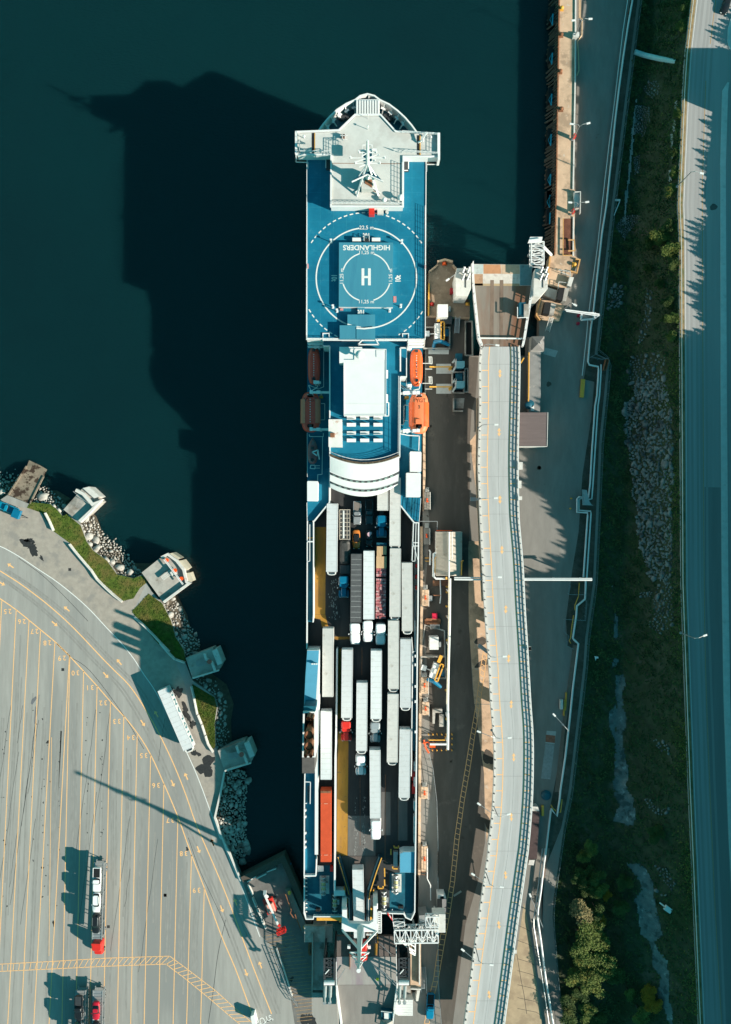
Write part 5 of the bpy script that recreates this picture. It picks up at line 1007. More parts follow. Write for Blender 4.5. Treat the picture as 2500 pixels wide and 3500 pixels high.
def make_car(name, mat, label, kind='sedan', cat='car', L=4.7, Wd=1.85, roof=None, bedmat=None):
    c = thing(name, label, cat); h = L / 2; hw = Wd / 2; r = roof or mat
    if kind == 'sedan':
        loft([(.28, hw * .94, -h + .05, h - .05), (.6, hw, -h, h), (.85, hw * .97, -h + .1, h - .08), (.95, hw * .88, -h + .3, h - .2)]).build('body', mat, c, smooth_=True)
        loft([(.93, hw * .84, -h * .30, h * .62), (1.38, hw * .64, -h * .05, h * .32)]).build('window', m_glass, c); loft([(1.385, hw * .66, -h * .07, h * .34), (1.42, hw * .58, -h * .0, h * .28)]).build('roof', r, c)
    elif kind == 'suv':
        loft([(.35, hw * .94, -h + .05, h - .05), (.75, hw, -h, h), (1.05, hw * .97, -h + .1, h - .05), (1.12, hw * .88, -h + .3, h - .1)]).build('body', mat, c, smooth_=True)
        loft([(1.1, hw * .88, -h * .42, h * .95), (1.65, hw * .72, -h * .12, h * .82)]).build('window', m_glass, c); loft([(1.66, hw * .76, -h * .14, h * .84), (1.72, hw * .7, -h * .08, h * .8)]).build('roof', r, c)
        for s_ in (-1, 1): MB().bar((s_ * hw * .62, -h * .05, 1.76), (s_ * hw * .62, h * .75, 1.76), .05).build('roof_rail', m_grey, c)
    else:
        loft([(.4, hw * .95, -h + .05, h - .03), (.8, hw, -h, h), (1.1, hw * .97, -h + .1, h - .03)], exp=7).build('body', mat, c, smooth_=False)
        loft([(1.1, hw * .9, -h + .25, -h * .3), (1.2, hw * .8, -h + .4, -h * .3)]).build('hood', mat, c)
        loft([(1.1, hw * .88, -h * .38, h * .14), (1.72, hw * .74, -h * .2, h * .08)]).build('window', m_glass, c); loft([(1.73, hw * .77, -h * .22, h * .09), (1.79, hw * .7, -h * .16, h * .05)]).build('roof', r, c)
        mb = MB(); mb.prism([(-hw * .78, h * .2), (hw * .78, h * .2), (hw * .78, h * .95), (-hw * .78, h * .95)], 1.1, 1.16); mb.build('cargo_bed', bedmat or m_blk, c)
        mb = MB(); [mb.bar((s_ * hw * .88, h * .18, 1.17), (s_ * hw * .88, h * .97, 1.17), .14) for s_ in (-1, 1)]; mb.bar((-hw * .9, h * .97, 1.17), (hw * .9, h * .97, 1.17), .12); mb.build('bed_rail', mat, c)
    for y in (-h * .62, h * .6):
        for s_ in (-1, 1): wheel(s_ * (hw - .1), y, .34 if kind == 'sedan' else .4, .24, c)
    for s_ in (-1, 1):
        MB().box((s_ * hw * .65, -h + .05, .62), (.32, .12, .14)).build('headlight', m_white, c); MB().box((s_ * (hw + .08), -h * .22, .98), (.2, .14, .14)).build('mirror', mat, c)
    return c
ZV0 = 12.43
def spot(c_, xt, yt, xb, yb, ztop, zbase):      # centre + heading of a thing whose upper / lower ends are seen at height ztop
    a = P(c_, xt, yt, ztop); b2 = P(c_, xb, yb, ztop); m_ = (a + b2) / 2; d = a - b2
    return Vector((m_.x, m_.y, zbase)), math.atan2(d.y, d.x) - math.pi / 2
used = {}
def put(key, maker, loc, rz, label, group):
    if key not in used: used[key] = o = maker(); o.location = loc; o.rotation_euler = (0, 0, rz); o['label'] = label
    else: o = copy_tree(used[key], loc, rz, label)
    if group: o['group'] = group
    return o
GT = 'lorry trailers parked in lanes on the open vehicle deck'
TR = [('D', 505, 335, 498, 955, 'w', 1, 'pale trailer in the leftmost lane, nearest the stepped white terraces'),
      ('D', 1088, 110, 1085, 700, 'g', 1, 'weathered grey trailer on the right, half in the shade of the terraces'),
      ('D', 972, -240, 972, 392, 'g', 0, 'trailer mostly hidden under the terraces behind the blue tractor'),
      ('D', 1089, 748, 1085, 1373, 'g', 1, 'weathered cream trailer on the right with a dark soot mark at its lower end'),
      ('E', 1197, -338, 1200, 287, 'g', 1, 'cream trailer against the right wall, beside the narrow gallery'),
      ('E', 1072, 195, 1071, 825, 'g', 1, 'grey trailer with crumpled roof sheet, right of the three white cabs'),
      ('E', 1186, 362, 1182, 1003, 'w', 1, 'white trailer against the right wall with a lamp shadow on its roof'),
      ('E', 466, 262, 463, 902, 'g', 0, 'pale trailer between the light blue casing and the thin white lane wall'),
      ('E', 644, 458, 638, 1097, 'w', 1, 'white trailer drawn by the bright red tractor'),
      ('E', 780, 765, 775, 1403, 'w', 1, 'white trailer drawn by the white tractor in the middle of the deck'),
      ('E', 913, 470, 910, 1105, 'w', 1, 'ribbed white trailer drawn by the silver tractor'),
      ('E', 1068, 870, 1060, 1508, 'g', 1, 'greyish trailer directly left of the stern-most right hand trailer'),
      ('E', 1179, 1200, 1170, 1833, 'w', 1, 'white trailer nearest the stern against the right wall, red lockers beside it'),
      ('E', 448, 1020, 447, 1676, 'w', 0, 'pale blue-white trailer just ahead of the orange container'),
      ('F', 900, 170, 904, 808, 'w', 0, 'white trailer with wrinkled roof, stern-most of the middle lanes'),
      ('D', 844, 770, 842, 1396, 'w', 0, 'white trailer between the charcoal trailer and the red pallets'),
      ('D', 728, 815, 722, 1408, 'k', 0, 'charcoal grey trailer drawn by a white cab')]
for c_, xt, yt, xb, yb, m_, hp, lab in TR:
    loc, rz = spot(c_, xt, yt, xb, yb, ZV0 + TH, ZV0)
    mt = {'w': m_tw, 'g': m_tg, 'k': m_tk}[m_]
    put('t' + m_ + str(hp), lambda: make_trailer('lorry_trailer', mt, bool(hp)), loc, rz, lab, GT)
# gantry trailer
loc, rz = spot('G', 740, 185, 756, 840, ZV0 + TH, ZV0); put('tw0', None, loc, rz, 'white ribbed trailer on the stern ramp, passing under the white gantry', GT)
# tractors
GC = 'lorry tractors on the vehicle deck'
def cabput(key, mat, aero, c_, xf, yf, ang, lab, zb=ZV0):       # front bumper seen at (xf, yf), height 1.2
    f = P(c_, xf, yf, zb + 1.2); loc = Vector((f.x + math.sin(-ang) * 3.0, f.y + math.cos(ang) * 3.0, zb)); return put(key, lambda: make_cab('lorry_tractor', mat, aero), loc, ang, lab, GC)
cabput('aw', m_cwh, True, 'E', 716, 410, .0, 'white tractor under the charcoal trailer, leftmost of the three side by side')
cabput('aw', m_cwh, True, 'E', 836, 388, .02, 'white tractor in the middle of the three side by side')
cabput('aw', m_cwh, True, 'E', 951, 415, .0, 'white tractor pulling the red pallets, rightmost of the three side by side')
cabput('aw', m_cwh, True, 'F', 907, 994, .0, 'white tractor nearest the stern, in full sun')
cabput('cw', m_cwh, False, 'F', 769, 408, .0, 'white long-nosed tractor in the middle of the deck, behind the stern-most lorry')
cabput('cr', m_red, False, 'E', 635, 1312, .0, 'bright red long-nosed tractor beside the yellow lane')
cabput('cs', m_csl, False, 'E', 902, 1322, .0, 'silver long-nosed tractor in the middle lanes')
cabput('cb', m_cbl, False, 'E', 612, -16, .0, 'deep blue long-nosed tractor pulling the tarpaulined load')
cabput('cb', m_cbl, False, 'D', 961, 645, .0, 'turquoise blue tractor close to the terraces, nose towards the stern')
cabput('cr', m_red, False, 'G', 778, 1046, -.02, 'red tractor driving up the link bridge below the stern mast', 11.2)
# flatbed loads
def flatbed(loc, rz, label, L=14):
    t = thing('flatbed_trailer', label, 'trailer', (0, 0, 0)); MB().box((0, 0, 1.0), (2.55, L, .25)).build('load_deck', m_greyd, t)
    for y in (L / 2 - 1.2, L / 2 - 2.5):
        for x in (-1, 1): wheel(x, y, .48, .45, t)
    return t
loc, rz = spot('D', 620, 405, 620, 990, ZV0 + 3, ZV0); t = flatbed(loc, rz, 'flatbed with a steel rack and a dark tarpaulined load behind the blue tractor', 16)
mb = MB(); L = 7.0
for x in (-1.2, -.55, .55, 1.2): mb.bar((x, 1, 2.6), (x, 8, 2.6), .1)
for k in range(8): mb.bar((-1.25, 1 + k, 2.65), (1.25, 1 + k, 2.65), .12)
for x in (-1.2, 1.2):
    for k in range(4): mb.bar((x, 1 + k * 2.33, 1.2), (x, 1 + k * 2.33, 2.6), .12)
mb.build('steel_rack', M('rack_cream', (.6, .52, .42), .6), t); MB().bar((-.25, 1.2, 2.75), (-.25, 7.8, 2.75), .32, .1).build('white_beam', m_white, t)
mb = loft([(1.25, 1.28, -5.0, .8), (2.6, 1.25, -4.8, .7), (3.3, .7, -4.2, .1)]); mb.build('tarpaulin', m_tarp, t); mb = MB(); mb.box((0, -6.2, 1.25), (2.4, 2.0, 1.1)); [mb.box((x, -6.2, 2.35), (.08, 1.9, .05)) for x in (-.9, -.3, .3, .9)]; mb.build('headboard_box', m_greyd, t)
t.location = loc; t.rotation_euler = (0, 0, rz)
loc, rz = spot('D', 962, 685, 952, 1410, ZV0 + 3.4, ZV0); t = flatbed(loc, rz, 'flatbed stacked with pale lumber and red wrapped pallets', 18)
random.seed(11); mb = MB(); mb.box((-.55, 7.1, 1.26), (1.15, 2.4, 2.2)); mb.box((.62, 7.3, 1.26), (1.1, 2.0, 2.0)); mb.box((0, 4.5, 1.26), (2.4, 2.8, 2.15)); mb.build('lumber_stack', m_lum, t, bevel=.03)
MB().box((0, 8.75, 1.26), (2.4, .7, 1.6)).build('front_panel', m_stern, t)
for j in range(17):
    y = 2.75 - j * .68 if j < 3 else 2.35 - j * .68
    if y < -8.9: break
    for x in (-.8, 0, .8): MB().box((x + random.uniform(-.03, .03), y, 1.26), (.74, .6, 1.75 + random.uniform(-.15, .2)), random.uniform(-.05, .05)).build('pallet', m_brick, t)
t.location = loc; t.rotation_euler = (0, 0, rz)
# orange container
p = P('F', 446, 878, ZV0 + 4.0); o = thing('shipping_container', 'bright orange ribbed shipping container in the port side lane near the stern', 'container', (p.x, p.y, ZV0))
mb = MB(); mb.box((p.x, p.y, ZV0 + 1.1), (2.55, 16.8, 2.9))
for k in range(66): mb.box((p.x, p.y - 8.3 + k * .252, ZV0 + 4.0), (2.4, .12, .04))
mb.build('container_body', m_cont, o)
mb = MB()
for dy in (-6.05, 6.05):
    for dx in (-1.1, 1.1): mb.box((p.x + dx, p.y + dy - .7, ZV0 + 4.02), (.12, .12, .06))
    mb.box((p.x, p.y + dy - .7, ZV0 + 4.02), (.9, .12, .05))
mb.build('corner_casting', M('pale_orange_mark', (.8, .4, .28), .6), o); MB().box((p.x, p.y, ZV0 + .8), (2.3, 16.4, .28)).build('chassis', m_greyd, o)
MB().box((p.x, p.y + 8.1, ZV0 + 4.05), (2.45, .5, .05)).build('roof_end_panel', m_rust, o)
for y in (-6.2, -7.5):
    for x in (-1.0, 1.0): wheel(p.x + x, p.y + y, .5, .45, None) if False else MB().tube([(p.x + x - .2, p.y + y, ZV0 + .5), (p.x + x + .2, p.y + y, ZV0 + .5)], .5, 12).build('wheel', m_blk, o)
# cars on deck
def carput(c_, x, y0, y1, z, kind, mat, name, label, cat='car', ang=0, **k):
    a = P(c_, x, (y0 + y1) / 2, z + 1); kk = (H - z - 1) / F / 2.7067; o = make_car(name, mat, label, kind, cat, L=(y1 - y0) * kk, **k); o.location = (a.x, a.y, z); o.rotation_euler = (0, 0, ang); return o
m_or = M('car_orange', (.62, .19, .03), .3, var=.05, scale=1, coat=.5); m_cbk = M('car_black', (.015, .016, .018), .25, var=.1, coat=.5); m_csv = M('car_silver', (.35, .36, .37), .35, .3, coat=.4); m_dkb = M('car_slate', (.025, .05, .06), .3, coat=.5); m_cw = M('car_white', (.8, .8, .8), .3, var=.03, coat=.4); m_cr = M('car_red', (.5, .012, .03), .3, var=.04, coat=.5)
carput('D', 735, 305, 522, ZV0, 'pickup', m_csv, 'pickup_truck', 'silver pickup with brown covered bed, nose to the stern, beside the slate pickup', 'pickup', Wd=1.95, bedmat=M('bed_cover_brown', (.2, .17, .15), .7))
carput('D', 846, 290, 518, ZV0, 'pickup', m_dkb, 'pickup_truck', 'dark slate pickup under the shade next to the blue tractor', 'pickup', Wd=1.9)
carput('D', 727, 570, 748, ZV0, 'sedan', m_or, 'parked_car', 'orange car with black roof on the vehicle deck', roof=m_cbk, Wd=1.85)
carput('D', 847, 570, 725, ZV0, 'sedan', m_cbk, 'parked_car', 'black car with a pink cloth on its rear, beside the orange car', Wd=1.8)
mb = MB(); blob(mb, P('D', 848, 610, ZV0 + 1.62), .5, .55, 0, 12); single('folded_cloth', mb, M('pink_cloth', (.7, .45, .5), .9), 'crumpled pink and white cloth on the black car', 'cloth')
# blue pickup on the quay
carput('G', 1412, 1340, 1580, ZD, 'pickup', M('pickup_blue', (.003, .20, .36), .3, var=.04, coat=.5), 'pickup_truck', 'bright blue pickup parked by the stair tower on the quay', 'pickup', Wd=2.0, ang=-.05)
# highway car
carput('s', 0, 0, 1, 0, 'sedan', m_cbk, 'x', 'x') if False else None
p = P('I', 1588, 28, ZH + 1); o = make_car('parked_car', m_cbk, 'black car driving at the top of the highway', 'sedan'); o.location = (p.x, p.y, ZH + .01); o.rotation_euler = (0, 0, -.3)
# ---- yard vehicles
def yp(c_, x, y, h): return P(c_, x, y, ZL + h)
p = yp('T', 700, 590, 4.1); a1_, a2_ = yp('T', 592, 360, 4.1), yp('T', 800, 840, 4.1); d = a1_ - a2_; rz = math.atan2(d.y, d.x) - math.pi / 2; m_ = (a1_ + a2_) / 2
o = put('tw1', None, Vector((m_.x, m_.y, ZL)), rz, 'white trailer lettered MIDLAND parked alone at the edge of the yard', None)
if 'group' in o: del o['group']
tl = Matrix.Rotation(rz, 4, 'Z') @ Matrix.Rotation(math.radians(90), 4, 'Z') @ Matrix.Rotation(math.radians(90), 4, 'X')
mb = text_mb('MIDLAND', 2.3, (0, 0, 0), tilt=Matrix.Rotation(math.radians(90), 4, 'Z') @ Matrix.Rotation(math.radians(90), 4, 'X'), spacing=1.55, bold=.03)
mb.v = [(v[0] + TW / 2 + .06, v[1], v[2] + 2.7) for v in mb.v]; t2 = MB(); t2.v = [(v[0] + o.location.x, v[1] + o.location.y, v[2] + o.location.z) for v in mb.v]; t2.f = mb.f; t2.build('lettering', M('teal_letters', (.02, .22, .25), .5), o)
def carrier(c_, xt, yt, xb, yb, cabmat, cars, label):
    loc, rz = spot(c_, xt, yt, xb, yb, ZL + 3.2, ZL); L = (P(c_, xt, yt, ZL + 3) - P(c_, xb, yb, ZL + 3)).length
    t = thing('car_transporter', label, 'car transporter'); h = L / 2
    mb = MB()
    for x in (-1.15, 1.15):
        mb.bar((x, -h + 4.5, 3.0), (x, h, 2.6), .22); mb.bar((x, -h + 4.5, 1.0), (x, h, .8), .22)
        for k in range(6): y = -h + 5 + (L - 5.5) * k / 5; mb.bar((x, y, .5), (x, y, 3.0 - .06 * k), .16)
    for k in range(26): y = -h + 4.8 + (L - 5) * k / 25; mb.bar((-1.1, y, 3.03 - .015 * k), (1.1, y, 3.03 - .015 * k), .2, .06)
    mb.bar((0, -h + 4.6, 2.95), (0, h - .3, 2.6), 2.15, .06); mb.bar((0, -h + 4.6, .95), (0, h - .3, .9), 2.15, .06); mb.build('ramp_frame', m_grey, t)
    for y in (h - 1.5, h - 2.7, -h + 6):
        for s_ in (-1, 1): wheel(s_ * 1.05, y, .45, .4, t)
    if cabmat:
        loft([(.8, 1.22, -h + 1.6, -h + 4.0), (2.9, 1.2, -h + 1.5, -h + 4.0), (3.5, 1.1, -h + 1.9, -h + 3.9)]).build('cab_shell', cabmat, t, bevel=.05); loft([(.5, 1.15, -h, -h + 1.7), (1.5, 1.1, -h + .05, -h + 1.7), (1.95, .9, -h + .3, -h + 1.7)]).build('hood', cabmat, t, bevel=.05)
        MB().add([(-1, -h + 1.25, 2.0), (1, -h + 1.25, 2.0), (.95, -h + 1.65, 2.85), (-.95, -h + 1.65, 2.85)], [(0, 1, 2, 3)]).build('windscreen', m_glass, t); MB().box((0, -h + 3.6, 3.5), (2.2, .5, .35)).build('roof_light_bar', m_red, t)
        for s_ in (-1, 1): wheel(s_ * 1.05, -h + 1.0, .5, .3, t)
    t.location = loc; t.rotation_euler = (0, 0, rz); R = Matrix.Rotation(rz, 4, 'Z')
    for y0, Lc, kind, mat, nm, lab, cat, kw in cars:
        o = make_car(nm, mat, lab, kind, cat, L=Lc, **kw); v = R @ Vector((0, h - y0 - Lc / 2, 3.2 + .0)) ; o.location = (loc.x + v.x, loc.y + v.y, loc.z + v.z); o.rotation_euler = (0, 0, rz)
carrier('V', 912, 545, 893, 1420, m_red, [(.6, 6.0, 'pickup', m_cw, 'pickup_truck', 'white pickup at the tail of the red car transporter', 'pickup', {'Wd': 2.0}), (6.8, 4.9, 'suv', m_cw, 'parked_car', 'white estate car in the middle of the red car transporter', 'car', {'Wd': 1.95}), (12.0, 4.9, 'suv', m_cbk, 'parked_car', 'black car just behind the red transporter cab', 'car', {'Wd': 1.95})], 'red cabbed car transporter with three vehicles on top, in the marshalling yard')
carrier('V', 742, 1730, 735, 2620, m_cbk, [(.5, 5.9, 'pickup', m_cbk, 'pickup_truck', 'black pickup on the left hand transporter at the bottom of the yard', 'pickup', {'Wd': 2.0, 'bedmat': m_greyd}), (6.7, 5.2, 'suv', m_dkb, 'parked_car', 'dark blue-green car on the left hand transporter, cut by the photo edge', 'car', {'Wd': 1.95})], 'black car transporter at the bottom edge of the yard, left of the red car')
carrier('V', 900, 1730, 893, 2620, m_red, [(2.0, 4.6, 'sedan', m_cr, 'parked_car', 'dark red car on the transporter at the bottom edge', 'car', {'Wd': 1.85}), (7.0, 4.8, 'sedan', m_cbk, 'parked_car', 'black car behind the dark red one on the transporter', 'car', {})], 'car transporter carrying a red car at the bottom edge of the yard')
# blue pickup and tank trailer by the slipway
o = make_car('pickup_truck', M('turquoise_paint', (.003, .24, .38), .35, coat=.4), 'turquoise pickup backed up to the slipway at the left edge', 'pickup', 'pickup', L=5.6, bedmat=m_cbl); p = yp('S', 60, 432, 1.2); o.location = (p.x, p.y, ZL); o.rotation_euler = (0, 0, math.radians(68 + 180))
t = thing('utility_trailer', 'small turquoise box trailer hitched behind the turquoise pickup', 'trailer', yp('S', 150, 478, 0)); p = t.location; mb = MB(); mb.box((p.x, p.y, ZL + .6), (1.9, 2.2, 1.3), math.radians(-22)); mb.build('trailer_box', m_cbl, t, bevel=.05); mb = MB(); q = yp('S', 225, 512, .6); mb.bar(yp('S', 180, 490, .6), q, .12); mb.bar(yp('S', 170, 505, .6), q, .12); mb.build('drawbar', m_greyd, t)
for s_ in (-1, 1): MB().tube([(p.x + s_ * .35 - .1, p.y - s_ * .9, ZL + .35), (p.x + s_ * .35 + .1, p.y - s_ * .9, ZL + .35)], .35, 12).build('wheel', m_blk, t)
# ================================================================ WEST SHORE FURNITURE
def dolphin(name, label, poly, c_, z=4.6, lit=True):
    o = thing(name, label, 'mooring platform', P(c_, *poly[0], 0)); MB().prism(PL(c_, poly, z), -2, z - .3).build('platform', m_conc, o); MB().sheet(PL(c_, poly, z - .28)).build('platform_deck', m_conc, o); return o
m_fend = M('fender_pale', (.50, .46, .36), .8, var=.15, scale=1)
o = dolphin('mooring_dolphin', 'square pale concrete mooring platform with raised rim, nearest the slipway', [(505, 445), (660, 270), (800, 380), (630, 545)], 'S')
mb = MB(); mb.wall(PL('S', [(600, 290), (660, 320), (735, 405), (790, 380), (632, 540)], 5.4), .8, 4, 5.4); mb.prism(PL('S', [(655, 275), (705, 262), (790, 340), (745, 355)], 5.2), 0, 5.0); mb.build('rim', m_conc_w, o)
mb = MB(); mb.bars(PL('S', [(582, 300), (640, 350), (690, 385), (715, 400)], 5.6), .14)
for k in range(8): a = P('S', 600 + k * 4, 420 - k * 9, 5.3); mb.bar(a, a + Vector((1.3, -.6, 0)), .08)
mb.build('gangway', m_grey, o)
o = dolphin('mooring_dolphin', 'concrete mooring platform with curved fenders and orange bollards on the sunlit shore', [(1125, 945), (1300, 805), (1400, 850), (1470, 930), (1500, 1025), (1295, 1180)], 'S')
mb = MB(); mb.wall(PL('S', [(1280, 825), (1330, 800), (1400, 850), (1455, 920), (1480, 1020), (1500, 1030), (1298, 1180)], 5.2), .6, 4, 5.2); mb.build('rim', m_conc_w, o)
for q in ([(1340, 795), (1370, 787), (1435, 830), (1410, 842)], [(1415, 852), (1450, 845), (1500, 910), (1470, 930)], [(1475, 950), (1510, 945), (1535, 1010), (1495, 1020)]): MB().prism(PL('S', q, 4), -1, 4).build('fender', m_fend, o)
mb = MB(); mb.bars(PL('S', [(1300, 840), (1365, 925), (1450, 1040)], 5.8), .18); mb.bars(PL('S', [(1308, 835), (1372, 920), (1456, 1035)], 5.8), .12); mb.build('handrail', m_white, o)
mb = MB(); a = P('S', 1290, 990, 5.2); b2 = P('S', 1360, 935, 5.2); d = (b2 - a).normalized(); q = Vector((-d.y, d.x, 0)) * .55
for k in range(10): c = a.lerp(b2, k / 9); mb.bar(c - q, c + q, .16)
mb.bar(a - q, b2 - q, .12); mb.bar(a + q, b2 + q, .12); mb.build('steps', m_conc_w, o)
for x, y in ((1395, 925), (1330, 845), (1445, 990)):
    p = P('S', x, y, 4.9); mb = MB(); mb.cyl(p, .35, .6, 12); mb.cyl(p + Vector((0, 0, .6)), .5, .25, 12); mb.build('bollard', m_orange, o)
mb = MB(); p = P('S', 1375, 945, 4.6); mb.box(p, (1.4, 1.4, 1.1), .6, top=.6); mb.build('bollard_base', m_conc_w, o)
for lab, (ox, oy) in (('shaded concrete mooring platform just above the parked trailer, red bollard', (0, 0)), ('shaded concrete mooring platform below the parked trailer, red bollard', (255, 735))):
    f = lambda *pts: [(x + ox, y + oy) for x, y in pts]
    o = dolphin('mooring_dolphin', lab, f((778, 115), (990, 35), (1070, 150), (1040, 210), (832, 278)), 'T')
    mb = MB(); mb.wall(PL('T', f((925, 80), (940, 125), (985, 150), (1010, 215)), 5.4), .6, 4, 5.4); mb.prism(PL('T', f((985, 60), (1025, 38), (1070, 155), (1030, 175)), 5.2), 0, 5.0); mb.wall(PL('T', f((832, 276), (1040, 212)), 5.2), .35, 4, 5.2); mb.build('rim', m_conc_w, o)
    mb = MB(); a = P('T', 865 + ox, 160 + oy, 5.0); b2 = P('T', 935 + ox, 145 + oy, 5.0); d = (b2 - a).normalized(); q = Vector((-d.y, d.x, 0)) * .65
    for k in range(9): c = a.lerp(b2, k / 8); mb.bar(c - q, c + q, .14)
    mb.bar(a - q, b2 - q, .14); mb.bar(a + q, b2 + q, .14); mb.build('steps', m_grey, o)
    mb = MB(); mb.cyl(P('T', 967 + ox, 142 + oy, 4.9), .42, .9, 12); mb.cyl(P('T', 967 + ox, 142 + oy, 5.7), .6, .2, 12); mb.build('bollard', M('dull_red_paint', (.45, .12, .09), .6, var=.2), o)
def barrier(c_, a, b2, lab, grp='pale concrete barriers along the shore', h=.9, z=ZL, wd=.6):
    pa, pb = P(c_, *a, z + h), P(c_, *b2, z + h); d = pb - pa; m_ = (pa + pb) / 2; mb = MB(); mb.box((m_.x, m_.y, z), (wd, d.length, h * .35), math.atan2(d.y, d.x) - math.pi / 2, top=.75, topy=1); mb.box((m_.x, m_.y, z + h * .35), (wd * .62, d.length, h * .65), math.atan2(d.y, d.x) - math.pi / 2, top=.7, topy=1)
    return single('concrete_barrier', mb, m_conc_w, lab, 'barrier', grp, bevel=.03)
bars_ = [('S', [(352, 472), (385, 535), (418, 612)]), ('S', [(545, 720), (600, 790), (655, 855), (720, 930), (765, 1000), (830, 1065), (895, 1125), (965, 1178)]), ('S', [(1062, 1300), (1140, 1370), (1210, 1440), (1275, 1510), (1340, 1575)]), ('T', [(570, 0), (630, 70), (690, 130)]), ('T', [(695, 130), (768, 155)]), ('T', [(818, 342), (835, 415), (850, 490), (865, 565)]), ('T', [(870, 570), (900, 642)]), ('T', [(902, 648), (928, 728)]), ('T', [(930, 735), (950, 800), (992, 866)])]
names = ['beside the turquoise pickup, on the grass', 'along the grass strip between the two sunlit platforms', 'along the shaded grass above the trailer', 'in the shade, running to the first shaded platform', 'touching the first shaded platform', 'beside the parked trailer, at its upper end', 'beside the middle of the parked trailer', 'beside the lower half of the parked trailer', 'below the parked trailer on the small grass patch']
ordn = ['first', 'second', 'third', 'fourth', 'fifth', 'sixth', 'seventh']
for (c_, pts), nm in zip(bars_, names):
    for i, (a, b2) in enumerate(zip(pts, pts[1:])): barrier(c_, a, b2, f'{ordn[i]} concrete barrier from the top {nm}' if len(pts) > 2 else f'pale concrete barrier {nm}', 'pale concrete barriers along the shore')
for i, (a, b2) in enumerate((((800, 582), (880, 532)), ((885, 552), (975, 508)), ((980, 490), (1068, 458)), ((805, 612), (848, 705)), ((848, 732), (885, 820)), ((890, 838), (938, 928)), ((932, 938), (972, 1018)))): barrier('W', a, b2, ['left', 'middle', 'right'][i] + ' white barrier of the three along the top of the crane platform' if i < 3 else ordn[i - 3] + ' white barrier from the top, between the yard edge and the crane platform', 'white barriers round the crane platform')
# seawall kerb
mb = MB(); mb.wall(PL('T', [(1085, 1015), (1050, 1200), (1008, 1380), (1060, 1530), (1110, 1640)], ZL + .7) + PL('W', [(640, 330), (742, 572)], ZL + .7), .45, ZL, ZL + .7); single('sea_wall', mb, m_conc_w, 'pale low concrete sea wall above the boulders beside the yard', 'sea wall')
# crane platform edges
o = thing('crane_platform_wall', 'heavy timber and steel edge of the platform by the ferry stern', 'quay edge', P('W', 1135, 365, 0)); mb = MB(); mb.wall(PL('W', [(750, 562), (1130, 368), (1250, 640), (1410, 1070)], ZL + 1), 1.4, 1, ZL + 1); mb.build('edge_beam', m_wood, o); mb = MB(); mb.wall(PL('W', [(1165, 450), (1290, 680), (1340, 800)], 2.4), .4, 1.4, 2.4); mb.bars(PL('W', [(1185, 455), (1205, 405)], 2.6), .3); mb.build('blue_pipe', m_cbl, o)
o = thing('mooring_walkway', 'dark raised walkway with yellow bollards at the edge of the crane platform', 'walkway', P('W', 1250, 850, ZL)); mb = MB(); q = PL('W', [(1150, 650), (1200, 650), (1370, 1030), (1310, 1050)], ZL + 1.2); mb.prism(q, ZL, ZL + 1.2); mb.build('walkway_deck', m_asph_dk, o)
mb = MB(); mb.bars(PL('W', [(1152, 690), (1165, 720), (1195, 810), (1210, 840), (1200, 870), (1235, 920)], ZL + 1.9), .2); mb.bars(PL('W', [(1242, 880), (1300, 1030)], ZL + 1.9), .22); mb.build('handrail', m_rust, o)
for x, y in ((1192, 678), (1336, 1000)): mb = MB(); mb.cyl(P('W', x, y, ZL + 1.2), .35, .7, 12); mb.dome(P('W', x, y, ZL + 1.9), .45, .3, 12); mb.build('bollard', m_yelm, o)
# cherry picker (red boom lift)
o = thing('boom_lift', 'red boom lift with long white arm and red basket on the shaded platform', 'boom lift', P('W', 1010, 780, ZL)); p = P('W', 1015, 780, ZL); loft([(.5, 1.2, -2.3, 2.3), (1.5, 1.15, -2.2, 2.2), (2.1, .9, -1.8, 1.8)]).build; mb = MB(); mb.box(p + Vector((0, 0, .5)), (2.5, 3.8, 1.1), .35); mb.build('chassis', m_red, o, bevel=.1); mb = MB(); mb.box(p + Vector((.3, -.2, 1.6)), (1.9, 2.4, .9), .35); mb.build('turret', M('pink_panel', (.75, .35, .28), .5), o, bevel=.08)
for dx, dy in ((-1.2, 1.3), (1.2, 1.6), (-1.0, -1.7), (1.4, -1.2)): MB().tube([p + Vector((dx - .15, dy, .45)), p + Vector((dx + .15, dy, .45))], .45, 12).build('wheel', m_blk, o)
mb = MB(); a, b2 = P('W', 962, 700, ZL + 3.6), P('W', 1085, 975, ZL + 3.6); mb.bar(a, b2, .42, .42); mb.bar(P('W', 965, 660, ZL + 3), a, .75, .6); mb.bar(a, a + Vector((.6, -1.2, -1.6)), .4); mb.build('boom', m_white, o); mb = MB(); mb.bar(b2, P('W', 1105, 990, ZL + 3.5), .5); c = P('W', 1118, 1022, ZL + 2.6); mb.box(c, (2.3, 1.2, .12), .35)
for k in (.3, .7, 1.1): pass
mb.rail([c + Vector((x, y, 0)) for x, y in ((-1.2, -.2), (.9, .6), (1.2, -.1), (-.8, -.95), (-1.2, -.2))], 1.1, .8, .08, 2); mb.build('basket', m_red, o)
